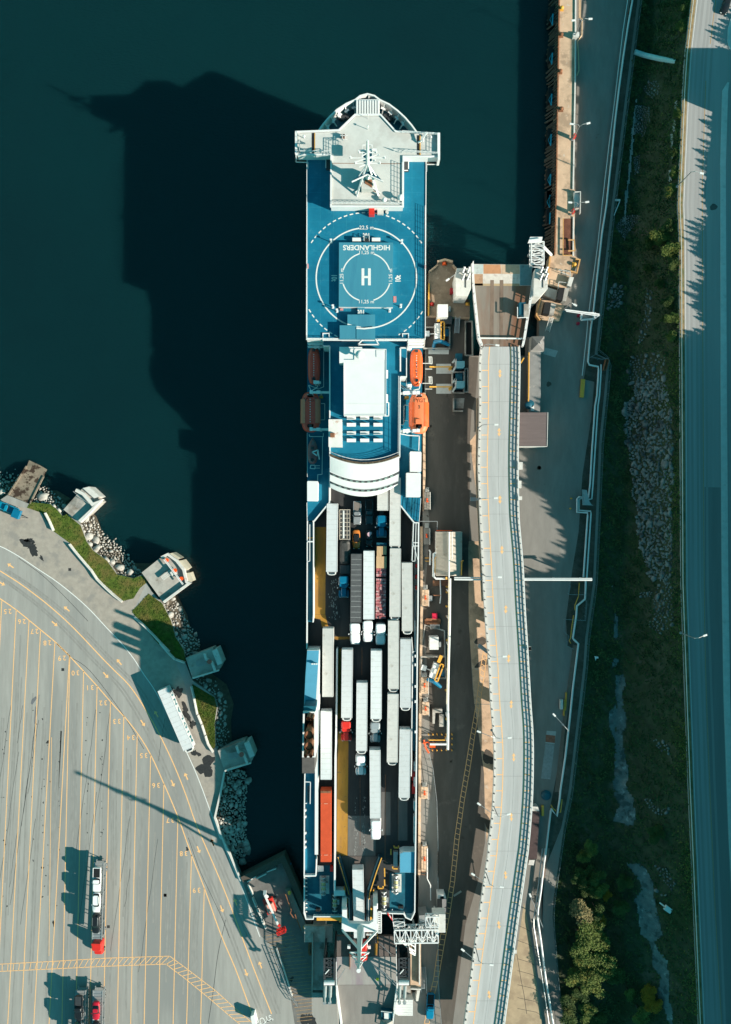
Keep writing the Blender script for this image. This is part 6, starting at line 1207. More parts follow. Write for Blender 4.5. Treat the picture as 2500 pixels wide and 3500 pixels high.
# booth, barrels, mooring ropes etc.
mb = MB(); mb.prism(PL('W', [(830, 1830), (862, 1815), (885, 1905), (845, 1910)], ZL + 2.6), ZL, ZL + 2.4); single('ticket_booth', mb, m_white, 'small white booth at the bottom of the yard next to STOP', 'booth')
mb = MB(); mb.rail(PL('W', [(1045, 1205), (1140, 1440), (1200, 1600), (1270, 1700)], ZL), 1.6, 2.2, .07); single('added_shadow_fence', mb, m_grey, 'added metal fence for the grid shadow on the hatched shaded apron', 'fence')  # added fence; its shadow stands in for that of the bridge's side fences
mb = MB(); mb.wall(PL('W', [(1070, 1195), (1135, 1380), (1215, 1640)], ZL + .5), .3, ZL, ZL + .5); single('apron_kerb', mb, m_conc_w, 'narrow pale kerb along the hatched apron', 'kerb')
# ================================================================ STERN LINK BRIDGE
lb = thing('stern_link_bridge', 'steel link bridge at the ferry stern with brown and pale deck panels', 'link bridge', P('G', 820, 1100, 0))
zb = 11.0
MB().prism(PL('G', [(548, 815), (1085, 815), (1092, 1000), (545, 1000)], zb), zb - .9, zb - .1).build('tongue_ramp', m_ramp, lb)
mb = MB(); mb.prism(PL('G', [(545, 1002), (1095, 1002), (1102, 1260), (550, 1262)], zb), zb - 1.2, zb); mb.build('steel_panel', M('steel_plate', (.36, .335, .31), .6, .2, var=.1, scale=.6, stretch=(1.5, .3, 1), c2=(.30, .24, .26), c2s=.2), lb)
mb = MB(); q = PL('G', [(550, 1264), (1102, 1262)], zb) + PL('G', [(1040, 1660), (600, 1660)], 9.5); mb.add(q + [p + Vector((0, 0, -1)) for p in q], [(0, 3, 2, 1), (4, 5, 6, 7), (0, 1, 5, 4), (1, 2, 6, 5), (2, 3, 7, 6), (3, 0, 4, 7)]); mb.build('road_deck', M('ramp_asphalt', (.22, .20, .185), .85, var=.12, scale=.6, stretch=(1.5, .2, 1)), lb)
mb = MB(); mb.wall(PL('G', [(668, 700), (668, 1120)], zb + 1), .15, zb - .2, zb + 1); mb.wall(PL('G', [(835, 700), (832, 1045)], zb + 1), .15, zb - .2, zb + 1); mb.build('side_flap', m_rust, lb, each=True)
mb = MB(); mb.rail(PL('G', [(545, 1005), (545, 1300)], zb) + PL('G', [(600, 1660)], 9.5), 2.2, 2.5, .1, 2); mb.rail(PL('G', [(1092, 820), (1102, 1300)], zb) + PL('G', [(1045, 1660)], 9.5), 2.2, 2.2, .1, 3); mb.wall(PL('G', [(543, 1290)], zb + 1.6) + PL('G', [(590, 1640)], 11), .4, 9, 11.6); mb.wall(PL('G', [(1108, 1270)], zb + 1.6) + PL('G', [(1058, 1650)], 11), .4, 9, 11.6); mb.build('side_railing', m_whs, lb)
mb = MB(); mb.bars(PL('G', [(920, 1095), (1010, 1165), (1098, 1250)], zb + .9), .16); mb.bars(PL('G', [(920, 1110), (1000, 1175), (1090, 1270)], zb + .6), .12); mb.bars(PL('G', [(935, 870), (1060, 990)], zb + .8), .1); mb.bars(PL('G', [(625, 1110), (550, 1225)], zb + .6), .14); mb.build('deck_hinge_cable', m_grey, lb)
mb = MB(); mb.sheet(PL('G', [(895, 880), (925, 880), (920, 990), (895, 985)], zb - .04)); mb.bar(P('G', 920, 790, zb), P('G', 928, 875, zb), .2); mb.build('yellow_deck_stripe', m_ylane, lb)
mb = MB(); p = P('G', 923, 1208, zb); mb.cyl(p, .3, .7, 10, .12); mb.box(p, (.6, .6, .06)); mb.box(p + Vector((0, .1, .5)), (.35, .12, .3)); single('traffic_cone', mb, M('hi_vis_yellow', (.65, .75, .05), .6), 'single bright yellow cone on the pale steel deck', 'cone')
# lifting gear towers
def tower(lab, dx):
    o = thing('lifting_tower', lab, 'lifting tower', P('G', 475 + dx, 1150, 0), 'lifting towers beside the stern link bridge'); zt = 15.5
    mb = MB()
    for x in (432, 525): mb.bar(P('G', x + dx, 1010, zt), P('G', x + dx, 1230, zt), .45, .6)
    for i in range(5):
        y = 1015 + i * 42; mb.bar(P('G', 440 + dx, y, zt), P('G', 518 + dx, y, zt), .22)
        if i < 4: mb.bar(P('G', 440 + dx, y, zt), P('G', 518 + dx, y + 42, zt), .16); mb.bar(P('G', 518 + dx, y, zt), P('G', 440 + dx, y + 42, zt), .16)
    for x in (432, 525):
        for y in (1015, 1225): p = P('G', x + dx, y, zt); mb.bar(p, (p.x, p.y, 3), .45)
    mb.build('tower_frame', m_greyd, o)
    mb = MB(); mb.tube([P('G', 428 + dx, 1240, zt + .3), P('G', 525 + dx, 1240, zt + .3)], .55, 12); mb.bar(P('G', 440 + dx, 1160, zt + .4), P('G', 475 + dx, 1120, zt + .4), .2); mb.build('winch_drum', m_white, o)
    for x in (440, 488): mb = MB(); mb.tube([P('G', x + dx, 1265, zt + .3), P('G', x + dx - 4, 1370, zt - 1)], .4, 10); mb.tube([P('G', x + dx - 4, 1370, zt - 1), P('G', x + dx - 5, 1420, zt - 2)], .2, 8); mb.cyl(P('G', x + dx - 6, 1418, zt - 2.5), .42, .6, 12); mb.build('hydraulic_ram', m_grey, o)
    mb = MB(); mb.prism(PL('G', [(418 + dx, 1200), (540 + dx, 1200), (540 + dx, 1440), (418 + dx, 1440)], 6), ZL if dx == 0 else ZD, 6); mb.build('tower_base', m_conc, o)
tower('dark lattice lifting tower left of the stern link bridge, in shade', 0); tower('dark lattice lifting tower right of the stern link bridge, above the white shed', 690)
mb = MB(); mb.prism(PL('G', [(322, 735), (438, 735), (432, 1330), (318, 1330)], 6.5), -1, 5.6); mb.wall(PL('G', [(322, 790), (318, 1330)], 7.2), .25, 5.6, 7.2); mb.wall(PL('G', [(438, 735), (432, 1000)], 7.2), .25, 5.6, 7.2); mb.box(P('G', 378, 775, 5.7), (7.0, 4, 1.0)); single('bridge_pier', mb, m_conc, 'long shaded concrete pier left of the stern link bridge', 'pier', bevel=.03)
mb = MB(); mb.wall(PL('G', [(300, 870), (290, 900), (288, 960), (300, 990)], 4), .5, 0, 4); mb.wall(PL('G', [(312, 870), (312, 990)], 4), .3, 0, 4); single('fender_frame', mb, m_rust, 'rusty curved fender frame on the left side of the shaded pier', 'fender')
# ================================================================ EAST DOCK
# white access gantry trusses
o = thing('passenger_gantry', 'white lattice access gantry spanning from the ferry stern to the quay', 'gantry', P('G', 1285, 755, 0)); zt = 14.0
mb = MB(); a = P('G', 1080, 755, zt); b2 = P('G', 1485, 750, zt); mb.truss(a + Vector((0, -1.6, -2.6)), b2 + Vector((0, -1.6, -2.6)), 3.1, 2.6, 8, .2); mb.build('main_truss', m_whs, o)
mb = MB(); a = P('G', 1370, 680, zt + .5); b2 = P('G', 1490, 680, zt + .5); mb.truss(a + Vector((0, 0, -1.6)), b2 + Vector((0, 0, -1.6)), 2.4, 1.6, 3, .16); mb.truss(P('G', 1120, 650, 12), P('G', 1120, 690, 12), 2.6, 1.5, 1, .14); mb.build('upper_truss', m_whs, o)
mb = MB(); a = P('G', 1205, 835, 12.5); b2 = P('G', 1268, 995, 8)
for x in (1212, 1272): mb.bar(P('G', x, 830, 12.6), P('G', x, 990, 7), .32)
for i in range(4): mb.bar(P('G', 1212, 835 + i * 40, 12.2 - i), P('G', 1272, 875 + i * 38, 11.2 - i), .22)
mb.bar(P('G', 1120, 830, 12.8), P('G', 1275, 985, 7.2), .36); mb.bar(P('G', 1140, 830, 12.8), P('G', 1210, 900, 10), .24)
for x, y in ((1095, 760), (1475, 690), (1475, 810), (1270, 820)): p = P('G', x, y, zt - 2.6); mb.bar(p, (p.x, p.y, ZD if x > 1100 else 6), .4)
mb.build('support_leg', m_whs, o)
mb = MB(); mb.box(P('G', 1482, 630, 10), (3.0, 4.4, 3.4)); mb.build('lift_cabin', m_conc_w, o, bevel=.04)
mb = MB(); mb.prism(PL('G', [(1308, 620), (1385, 615), (1395, 670), (1310, 690)], 7.5), ZD, 7.5); single('machinery_house', mb, m_grey, 'low grey roofed machinery house at the quay edge by the ferry stern', 'hut')
o = thing('gatehouse', 'grey pitched roof kiosk with white parapet beside the ladder road marking', 'kiosk', P('G', 1512, 500, ZD)); MB().prism(PL('G', [(1478, 470), (1562, 470), (1562, 588), (1482, 588)], 6.4), ZD, 6.2).build('wall', m_conc_w, o)
mb = MB(); r = P('G', 1520, 470, 7.6), P('G', 1523, 592, 7.6); e = PL('G', [(1474, 465), (1568, 465), (1568, 592), (1474, 590)], 6.3); mb.add([e[0], e[1], e[2], e[3], r[0], r[1]], [(0, 3, 5, 4), (1, 4, 5, 2), (0, 4, 1), (3, 2, 5)]); mb.build('roof', m_greyd, o)
mb = MB(); mb.prism(PL('G', [(1478, 430), (1545, 430), (1560, 470), (1478, 470)], 6.2), ZD, 6.1); mb.build('porch', m_white, o); mb = MB(); mb.box(P('G', 1520, 455, 6.15), (.9, .6, .1)); mb.build('roof_hatch', m_glass, o)
o = thing('bridge_booth', 'small hipped booth with teal windows at the bottom of the link bridge', 'booth', P('G', 1010, 1560, 9.6)); MB().prism(PL('G', [(958, 1510), (1060, 1522), (1062, 1600), (960, 1600)], 12), 9.8, 12).build('wall', m_stern, o); mb = MB(); e = PL('G', [(950, 1582), (1066, 1592), (1066, 1660), (950, 1660)], 12.4); mb.add(e + [P('G', 1008, 1625, 13.4)], [(0, 3, 4), (3, 2, 4), (2, 1, 4), (1, 0, 4)]); mb.build('roof', m_conc, o); mb = MB(); mb.prism(PL('G', [(985, 1520), (1025, 1524), (1025, 1592), (985, 1590)], 12.2), 12, 12.25); mb.wall(PL('G', [(955, 1505), (1062, 1518), (1066, 1590)], 12.2), .12, 12, 12.3); mb.build('window_frame', m_white, o)
mb = MB(); mb.prism(PL('G', [(1085, 1400), (1250, 1402), (1250, 1548), (1115, 1546), (1078, 1520)], 8.5), ZD, 8.5)
for k in range(9): mb.bar(P('G', 1090, 1415 + k * 15, 8.52), P('G', 1246, 1415 + k * 15, 8.52), .1, .06)
single('control_shed', mb, m_white, 'white ribbed flat roofed shed at the foot of the right lifting tower', 'shed')
o = thing('stair_tower', 'concrete walkway block with open steel stair right of the lifting tower', 'stair tower', P('G', 1270, 1150, ZD)); MB().prism(PL('G', [(1228, 830), (1325, 835), (1325, 1300), (1228, 1300)], 7.2), ZD, 7.2).build('walkway_block', m_conc_t, o)
mb = MB(); mb.wall(PL('G', [(1312, 835), (1312, 1260)], 8.1), .3, 7.2, 8.1); mb.wall(PL('G', [(1228, 1300), (1325, 1305)], 7.9), .3, 7.2, 7.9); mb.prism(PL('G', [(1290, 1315), (1318, 1315), (1300, 1415), (1280, 1415)], 6.5), ZD, 6.4); mb.build('parapet', m_conc_w, o)
mb = MB()
for k in range(17): mb.bar(P('G', 1330, 1100 + k * 12, 3.2 + k * .2), P('G', 1362, 1100 + k * 12, 3.2 + k * .2), .22, .06)
mb.bars([P('G', 1328, 1095, 4.2), P('G', 1328, 1330, 8)], .12); mb.bars([P('G', 1368, 1095, 4.2), P('G', 1378, 1335, 8)], .12); mb.build('steel_stair', m_grey, o)
# ---- quay on the right (north east)
ZQY = 4.5
qy = sp(('I', [(272, -300), (262, 0), (252, 500), (240, 1200)]), ('J', [(238, 0), (222, 520), (190, 520), (165, 750), (250, 775), (330, 770), (378, 650), (420, 545), (380, 520), (385, 100), (385, 0)]), ('I', [(378, 1500), (372, 1200), (385, 600), (395, 0), (400, -300)]))
o = thing('quay', 'long rust stained tan concrete quay with timber piles, along the right of the harbour', 'quay', px(1930, 400, 0)); MB().prism(W(qy, ZQY), -1, ZQY).build('quay_deck', m_conc_t, o)
mb = MB(); mb.wall(PL('I', [(392, -200), (388, 600), (372, 1500)], ZQY + .3), .35, ZQY, ZQY + .3); mb.wall(PL('J', [(375, 210), (372, 520)], ZQY + .3), .35, ZQY, ZQY + .3); mb.build('parapet', m_conc_w, o)
mb = MB(); mb.wall(PL('I', [(264, -200), (254, 500), (243, 1200)], ZQY + .25) + PL('J', [(238, 60), (225, 510)], ZQY + .25), .3, ZQY, ZQY + .25); mb.build('edge_timber', m_rust, o)
mb = MB(); random.seed(5)
e0 = W(sp(('I', [(268, -150), (256, 400), (240, 1250)]), ('J', [(224, 515)])), ZQY)
for p in resample(e0, .75): mb.tube([p + Vector((-.1, 0, -.3)), p + Vector((-1.5 - random.random() * .8, random.uniform(-.5, .5), -5))], random.uniform(.18, .3), 6)
mb.build('timber_pile', m_wood, o)
mb = MB(); mb.prism(PL('J', [(292, 225), (362, 225), (362, 515), (290, 515)], ZQY + .02), ZQY + .005, ZQY + .03); mb.build('rusty_pit_cover', M('rusty_pit', (.16, .06, .035), .8, var=.4, scale=1.2), o)
mb = MB(); mb.bars(PL('J', [(330, 395), (380, 395), (385, 480), (330, 482)], ZQY + .9), .25); mb.bars(PL('J', [(292, 223), (290, 517), (362, 517)], ZQY + .5), .2); mb.wall(PL('J', [(190, 522), (172, 680)], ZQY + .6), .35, ZQY, ZQY + .6); mb.wall(PL('J', [(392, 545), (425, 550), (402, 655), (350, 640)], ZQY + .7), .3, ZQY, ZQY + .7); mb.wall(PL('J', [(112, 860), (80, 990), (110, 1030)], 4.6), .3, ZD, 4.6); mb.build('orange_kerb', M('orange_tan_paint', (.60, .33, .13), .6, var=.2), o)
mb = MB(); mb.prism(PL('J', [(85, 870), (240, 880), (300, 920), (260, 1040), (130, 1030), (75, 985)], 3.9), ZD, 3.9); mb.build('lower_landing', m_conc_t, o)
for i, y in enumerate((110, 420, 745, 1065, 1380, 1555)):
    o2 = thing('quay_fender', ['first', 'second', 'third', 'fourth', 'fifth', 'sixth'][i] + ' hanging blue framed fender from the top of the photo along the tan quay', 'fender', P('I', 195 - i * 3, y + 45, 0), 'blue framed fenders hanging along the quay'); x = 210 - i * 4.5
    mb = MB(); mb.box(P('I', x - 22, y + 45, 0), (1.3, 3.6, 2.6)); mb.build('fender_panel', m_blk, o2); mb = MB(); mb.bar(P('I', x, y, 3.3), P('I', x - 5, y + 90, 3.3), .28); mb.bar(P('I', x, y, 3.2), P('I', x - 24, y + 45, 2.6), .1); mb.bar(P('I', x - 5, y + 90, 3.2), P('I', x - 24, y + 45, 2.6), .1); mb.build('hanger_bar', M('cyan_blue_paint', (.03, .35, .5), .5), o2)
for i, y in enumerate((50, 190)):
    o2 = thing('quay_fender', ['seventh', 'eighth'][i] + ' hanging blue framed fender, near the lower end of the tan quay', 'fender', P('J', 170, y + 40, 0), 'blue framed fenders hanging along the quay'); mb = MB(); mb.box(P('J', 165, y + 40, 0), (1.3, 3.6, 2.6)); mb.build('fender_panel', m_blk, o2); mb = MB(); mb.bar(P('J', 188, y - 10, 3.3), P('J', 184, y + 80, 3.3), .28); mb.build('hanger_bar', MATS['cyan_blue_paint'], o2)
for c_, x, y, lab in (('I', 278, 70, 'top end of the quay'), ('I', 275, 280, 'quay, just below the first lamp'), ('I', 268, 570, 'quay edge above the dark stain'), ('I', 275, 868, 'quay edge with the round black stain'), ('J', 378, 592, 'railed corner of the lower quay')):
    p = P(c_, x, y, ZQY); mb = MB(); mb.cyl(p, .28, .6, 12); mb.dome(p + Vector((0, 0, .55)), .48, .35, 12); mb.box(p, (1.0, 1.3, .12)); single('mooring_bollard', mb, m_rust if y in (570, 868, 280) else m_yelm, 'mooring bollard at the ' + lab, 'bollard', 'mooring bollards on the quay')
mb = MB(); blob(mb, P('I', 280, 868, ZQY + .01), .5, .6); struct('quay_stain', mb, m_st)
# lamps
def lamp(base, heads, h, lab, grp, red=False, scale=1.0):
    o = thing('street_lamp', lab, 'street lamp', base, grp); b_ = Vector(base); mb = MB(); top = b_ + Vector((0, 0, h)); mb.tube([b_, b_ + Vector((0, 0, h * .6)), top], [.15, .12, .09], 8); mb.cyl(b_, .32, .25, 10); mb.build('pole', m_grey, o)
    for hd_ in heads:
        e = Vector(hd_); mid = top.lerp(e, .35) + Vector((0, 0, .6)); mb = MB(); mb.tube([top - Vector((0, 0, .2)), mid, e], .07, 6); mb.build('arm', m_grey, o); d = (e - top); d.z = 0; a = math.atan2(d.y, d.x); mb = MB(); mb.box(e + Vector((math.cos(a) * .35, math.sin(a) * .35, -.12)), (.95, .42, .22), a); mb.build('lamp_head', m_white, o, bevel=.04)
    if red: mb = MB(); mb.box(b_ + Vector((.25, .3, .6)), (.5, .9, 1.6)); mb.build('red_cabinet', m_red, o)
    return o
for y, x0, lab, rd, c_ in ((300, 378, 'top', False, 'I'), (1110, 362, 'middle', True, 'I'), (195, 352, 'lower', True, 'J')):
    b0 = P(c_, x0, y, ZQY); lamp(b0, [P(c_, x0 + 118, y - (150 if c_ == 'I' and y < 900 else 130 if c_ == 'I' else 100), 12.4), P(c_, x0 + 6 if y < 900 else x0 + 8, y - (140 if y == 300 else 125 if c_ == 'I' else 97), 12.4)], 7.4, lab + ' double headed lamp on the tan quay', 'double lamps along the quay', rd)
lamp(P('J', 285, 960, ZD), [P('J', 375, 905, 11.5)], 8, 'single lamp at the corner platform by the link span, over the road', None)
for i, (c_, x, y, hx, hy) in enumerate((('I', 1195, 1480, 1378, 1372), ('L', 1222, 378, 1405, 402))): lamp(P(c_, x + (0), y, ZH), [P(c_, hx, hy, ZH + 9)], 8.6, 'tall highway lamp ' + ['near the top of the photo, sunlit behind the guard rail', 'beside the middle of the shaded highway'][i], 'highway lamps')
# wall pipes and posts along the upper quay
mb = MB(); mb.tube(PL('I', [(420, -100), (418, 140), (440, 150), (438, 280), (405, 330), (412, 440), (415, 560), (400, 600)], ZD + 1.2), .16, 8); mb.tube(PL('I', [(430, -100), (428, 140), (445, 160)], ZD + 1.2), .12, 8); single('quay_pipe', mb, M('cream_pipe', (.65, .45, .28), .5), 'cream and orange pipes bolted beside the top of the quay wall', 'pipe')
mb = MB(); mb.box(P('I', 380, 300, ZQY), (1.2, .9, 1.3)); mb.box(P('I', 398, 285, ZQY), (.9, 1.0, .9)); single('meter_cabinet', mb, m_bdk, 'pale cabinets against the quay wall below the top lamp', 'cabinet')
mb = MB(); mb.prism(PL('I', [(378, 1515), (428, 1515), (428, 1640), (385, 1640)], 5.6), ZD, 5.3); mb.wall(PL('I', [(384, 1520), (430, 1520), (428, 1690)], 6), .16, 5, 6); single('quay_landing', mb, m_conc_w, 'small pale landing with orange rails at the quay edge by the lower lamp', 'landing')
# pipelines and fence on the right
m_pipe = M('white_pipe', (.70, .71, .70), .4, var=.05, scale=.5)
pl1 = sp(('I', [(850, -60), (838, 20), (806, 200), (770, 440), (735, 700), (705, 950), (680, 1200), (635, 1624)])) + sp(('J', [(600, 340), (560, 700), (530, 970), (510, 1100), (488, 1360), (498, 1385), (570, 1400), (572, 1430), (560, 1624)])) + sp(('K', [(545, 200), (520, 550), (505, 820), (492, 925), (415, 925), (402, 940), (400, 1045), (485, 1050), (485, 1075), (452, 1560)]))
mb = MB(); mb.tube(W(pl1, 4.2), .23, 8); single('long_pipe', mb, m_pipe, 'thick white pipe running the full length of the dock road', 'pipe')
pl2 = sp(('I', [(808, -60), (800, 20), (765, 250), (735, 500), (700, 800), (655, 1150), (600, 1624)]), ('J', [(570, 400), (520, 780), (485, 1050), (478, 1150), (442, 1470)])); mb = MB(); mb.tube(W(pl2, 3.8), .1, 8); single('thin_pipe', mb, m_pipe, 'thin white rail pipe on the dock road, left of the thick pipe', 'pipe')
pl3 = sp(('J', [(592, 1382), (592, 1430), (580, 1624)]), ('K', [(568, 200), (545, 550), (528, 820), (518, 940), (480, 945)])); pl3b = sp(('K', [(440, 935), (428, 938), (416, 945), (416, 1030), (510, 1038), (512, 1060), (478, 1570)])); mb = MB(); mb.tube(W(pl3, 4.1), .2, 8); mb.tube(W(pl3b, 4.1), .2, 8); single('twin_pipe', mb, m_pipe, 'second white pipe of the pair, from the fenced bay to the cross pipe bridge', 'pipe')
pl4 = sp(('K', [(470, 1590)]), ('L', [(470, 0), (465, 110), (400, 165), (395, 240), (368, 420), (380, 435), (412, 465), (400, 560), (370, 800), (345, 1050), (310, 1350), (270, 1624)])) + sp(('O', [(1390, 900), (1365, 1055), (1310, 985)])); mb = MB(); mb.tube(W(pl4, 4.4), .26, 8); single('lower_pipe', mb, m_pipe, 'white pipe zigzagging down from the pipe bridge beside the brown track', 'pipe')
pl5 = sp(('O', [(1308, 1000), (1260, 1400), (1230, 1624)]), ('Q', [(1260, 0), (1215, 400), (1190, 560), (1185, 650), (1215, 850), (1260, 1200), (1330, 1624), (1345, 1750)])); mb = MB(); mb.tube(W(pl5, 4.2), .26, 8); single('bottom_pipe', mb, m_pipe, 'bright white pipe curving to the bottom edge beside the sandy ground', 'pipe')
pl6 = sp(('Q', [(1230, 0), (1180, 450), (1150, 650), (1150, 720), (1195, 1000), (1245, 1300), (1290, 1624)])); mb = MB(); mb.tube(W(pl6, 3.9), .16, 8); single('grey_pipe', mb, m_grey, 'thinner grey pipe left of the bright pipe near the bottom', 'pipe')
mb = MB(); mb.tube(PL('L', [(420, -20), (412, 90), (385, 160), (385, 200)], 4.4), .12, 6); mb.tube(PL('L', [(375, 240), (360, 330), (350, 420), (340, 440), (352, 462)], 4.4), .12, 6); mb.tube(PL('O', [(1310, 950), (1330, 985), (1355, 1005)], 4.2), .14, 6); mb.tube(PL('O', [(1412, 900), (1398, 1020), (1375, 1015)], 4.2), .14, 6); single('yellow_pipe', mb, m_yelm, 'yellow gas pipes zigzagging next to the white pipe', 'pipe')
mb = MB(); mb.tube(PL('N', [(1062, 490), (1690, 492)], 9.6), .26, 8); mb.tube(PL('N', [(1062, 478), (1690, 478)], 9.6), .12, 8); mb.tube(PL('N', [(415, 487), (665, 490)], 9.0), .24, 8); mb.tube(PL('N', [(415, 470), (665, 472)], 9.0), .14, 8)
for x in (1380, 1640): p = P('N', x, 492, 9.4); mb.bar(p, (p.x, p.y, ZD), .3)
single('pipe_bridge', mb, m_pipe, 'white pipe bridge crossing from the corrugated building over the road', 'pipe bridge')
mb = MB(); mb.tube(PL('N', [(375, 480), (372, 900), (360, 1350), (355, 1640)], 9.0) + PL('O', [(358, 200), (355, 440)], 9), .3, 10)
for y in (600, 850, 1100, 1350): p = P('N', 365, y, 8.8); mb.bar(p, (p.x, p.y, ZD), .3)
for y in (150, 380): p = P('O', 357, y, 8.8); mb.bar(p, (p.x, p.y, ZD), .3)
single('elevated_pipe', mb, m_pipe, 'thick white elevated pipe running down the middle of the shaded dock', 'pipe')
mb = MB(); mb.tube(PL('N', [(365, 480), (362, 1000), (345, 1640)], 9.2), .14, 6); single('elevated_thin_pipe', mb, M('cream_pipe2', (.72, .62, .48), .5), 'thin cream pipe strapped beside the thick elevated pipe', 'pipe')
fz_ = [px(x + 2, y, ZD) for x, y in fence_l]; fl_ = []
mb = MB(); mb.rail(resample(fz_, 3.0), 1.9, 3.0, .035, 2); mb.build; single('mesh_fence', mb, M('fence_teal', (.20, .27, .28), .6, var=.1), 'long thin wire fence between the dock road and the ravine', 'fence')
def guard(poly, z, lab, mat=m_grey):
    o = thing('guard_rail', lab, 'guard rail', px(*poly[len(poly) // 2], z)); mb = MB(); pts = W(poly, z); mb.wall(pts, .1, z + .45, z + .78); mb.build('rail_beam', mat, o); mb = MB()
    for p in resample(pts, 4): mb.bar((p.x + .1, p.y, z), (p.x + .1, p.y, z + .75), .14)
    mb.build('rail_post', m_wood, o)
guard([(x + 1, y) for x, y in hw_l], ZH + .02, 'steel guard rail along the left edge of the highway', M('rail_pale', (.66, .64, .60), .5, var=.08))
# yellow pump valves along the pipe
for i, (c_, x, y) in enumerate((('I', 808, 105), ('I', 775, 352), ('I', 753, 540), ('I', 735, 695), ('I', 702, 968), ('I', 665, 1238), ('I', 635, 1505), ('J', 603, 267), ('J', 571, 530), ('J', 541, 797), ('J', 512, 1062), ('J', 485, 1290), ('J', 525, 1410))):
    p = P(c_, x, y, ZD); mb = MB(); mb.cyl(p, .2, .9, 8); mb.cyl(p + Vector((0, 0, .9)), .3, .1, 8); single('pipe_post', mb, m_rust, 'short rusty post beside the long white pipe on the dock road', 'post', 'rusty posts along the white pipe')
# track beside lower pipe
mb = MB(); q = sp(('L', [(370, 470), (400, 480), (300, 1200), (270, 1640), (225, 1640), (280, 1150), (340, 700)])); mb.prism(W(q, ZD + .1), ZD, ZD + .1); q2 = sp(('Q', [(1300, 0), (1265, 200), (1225, 450), (1232, 700), (1225, 800), (1222, 500), (1245, 200), (1275, 0)])); mb.prism(W(q2, ZD + .1), ZD, ZD + .1); struct('gravel_track', mb, M('brown_track', (.22, .16, .13), .95, var=.15, scale=1.2))
m_sand = M('sandy_ground', (.42, .32, .21), .95, var=.1, scale=.8, c2=(.32, .24, .16), c2s=.3, bump=.03)
q = sp(('Q', [(1060, 500), (1000, 900), (940, 1150), (880, 1640), (1230, 1640), (1190, 1350), (1150, 1000), (1100, 700)])); struct('sandy_ground', MB().sheet(W(q, ZD + .006)), m_sand)
mb = MB(); mb.ribbon(PL('Q', [(990, 950), (1030, 1200), (1060, 1350), (1085, 1530)], ZD + .01), .12)
for y in (710, 850, 1020, 1130, 1260, 1380, 1480): mb.ribbon(PL('Q', [(1000, y), (1080 + (y - 710) * .12, y + 35), (1120 + (y - 710) * .12, y + 60)], ZD + .012), .1)
struct('ground_crack', mb, m_st)
# concrete strip under the flyover
q = sp(('M', [(560, 440), (640, 440), (640, 1624), (550, 1624)]), ('N', [(545, 200), (550, 900), (600, 1640), (770, 1640), (700, 900), (660, 0)]));
# stains
mb = MB()
for c_, x, y, rx, ry in (('O', 735, 510, 1.3, 2.2), ('N', 660, 1060, 1.4, 1.1), ('N', 690, 1260, 2.2, .8), ('N', 465, 965, .6, .6), ('M', 1200, 945, .5, .6), ('M', 1290, 170, .6, .7), ('K', 103, 693, .4, .5), ('O', 725, 1110, .9, 2.0), ('H', 300, 150, 1.0, .9)): blob(mb, P(c_, x, y, ZD + .008), rx, ry, .4)
for k in range(60): blob(mb, px(random.uniform(1460, 1600), random.uniform(1350, 3000), ZD + .008), random.uniform(.1, .5), random.uniform(.1, .6), 0, 9, j=.6)
struct('dock_stains', mb, M('damp_stain', (.09, .075, .06), .6, var=.3))
# dock markings
mb = MB(); a = PL('N', [(690, 1120), (655, 1330), (620, 1624)], ZD + .012) + PL('O', [(560, 350), (520, 600), (470, 900), (420, 1250), (385, 1600)], ZD + .012) + PL('Q', [(380, 300), (330, 600), (260, 950), (225, 1200), (190, 1350), (135, 1640)], ZD + .012)
b2 = PL('N', [(720, 1150), (700, 1330), (655, 1624)], ZD + .012) + PL('O', [(610, 280), (560, 620), (510, 900), (462, 1250), (425, 1600)], ZD + .012) + PL('Q', [(420, 300), (375, 600), (320, 900), (270, 1200), (232, 1350), (180, 1640)], ZD + .012)
mb.ribbon(a, .15); mb.ribbon(b2, .15); ra = resample(a, 1.35); Lb = sum((q - p).length for p, q in zip(b2, b2[1:])); La = sum((q - p).length for p, q in zip(a, a[1:])); rb_ = resample(b2, 1.35 * Lb / La)
for p, q in zip(ra, rb_): mb.ribbon([p, q], .13)
struct('dock_ladder_marking', mb, m_yel)
mb = MB(); mb.ribbon(PL('Q', [(410, 440), (480, 395)], ZD + .012), .5); struct('dock_white_marking', mb, M('faint_marking', (.35, .34, .30), .8))
# ---- flyover
ZF = 9.6
fl = sp(('M', [(660, -130), (650, 0), (652, 400), (640, 900), (645, 1100)]), ('N', [(660, 0), (672, 250), (692, 650), (712, 950), (740, 1300)]), ('O', [(755, 0), (775, 250), (788, 500), (782, 800), (762, 1100), (732, 1330)]), ('Q', [(735, 0), (700, 250), (650, 600), (600, 950), (555, 1300), (510, 1640), (490, 1800)]))
fr_ = sp(('M', [(1018, -130), (1022, 0), (1015, 400), (1005, 900), (1012, 1350)]), ('N', [(1020, 0), (1050, 350), (1070, 750), (1095, 1150)]), ('O', [(1122, 0), (1140, 250), (1145, 500), (1138, 850), (1118, 1150), (1095, 1400)]), ('Q', [(1100, 0), (1050, 350), (992, 750), (940, 1150), (885, 1560), (850, 1800)]))
def offs(fa, fb, t, z, y0=1185, y1=3560, st=24):
    r = []
    y = y0
    sa = [(p.x, p.y) for p in smooth([Vector((*q, 0)) for q in fa], 6)]; sb = [(p.x, p.y) for p in smooth([Vector((*q, 0)) for q in fb], 6)]
    while y <= y1: r.append(px(interp(sa, y) * (1 - t) + interp(sb, y) * t, y, z)); y += st
    return r
fo = thing('flyover', 'long pale elevated road bridge with yellow lane lines curving down the dock', 'flyover', px(1700, 2300, ZD))
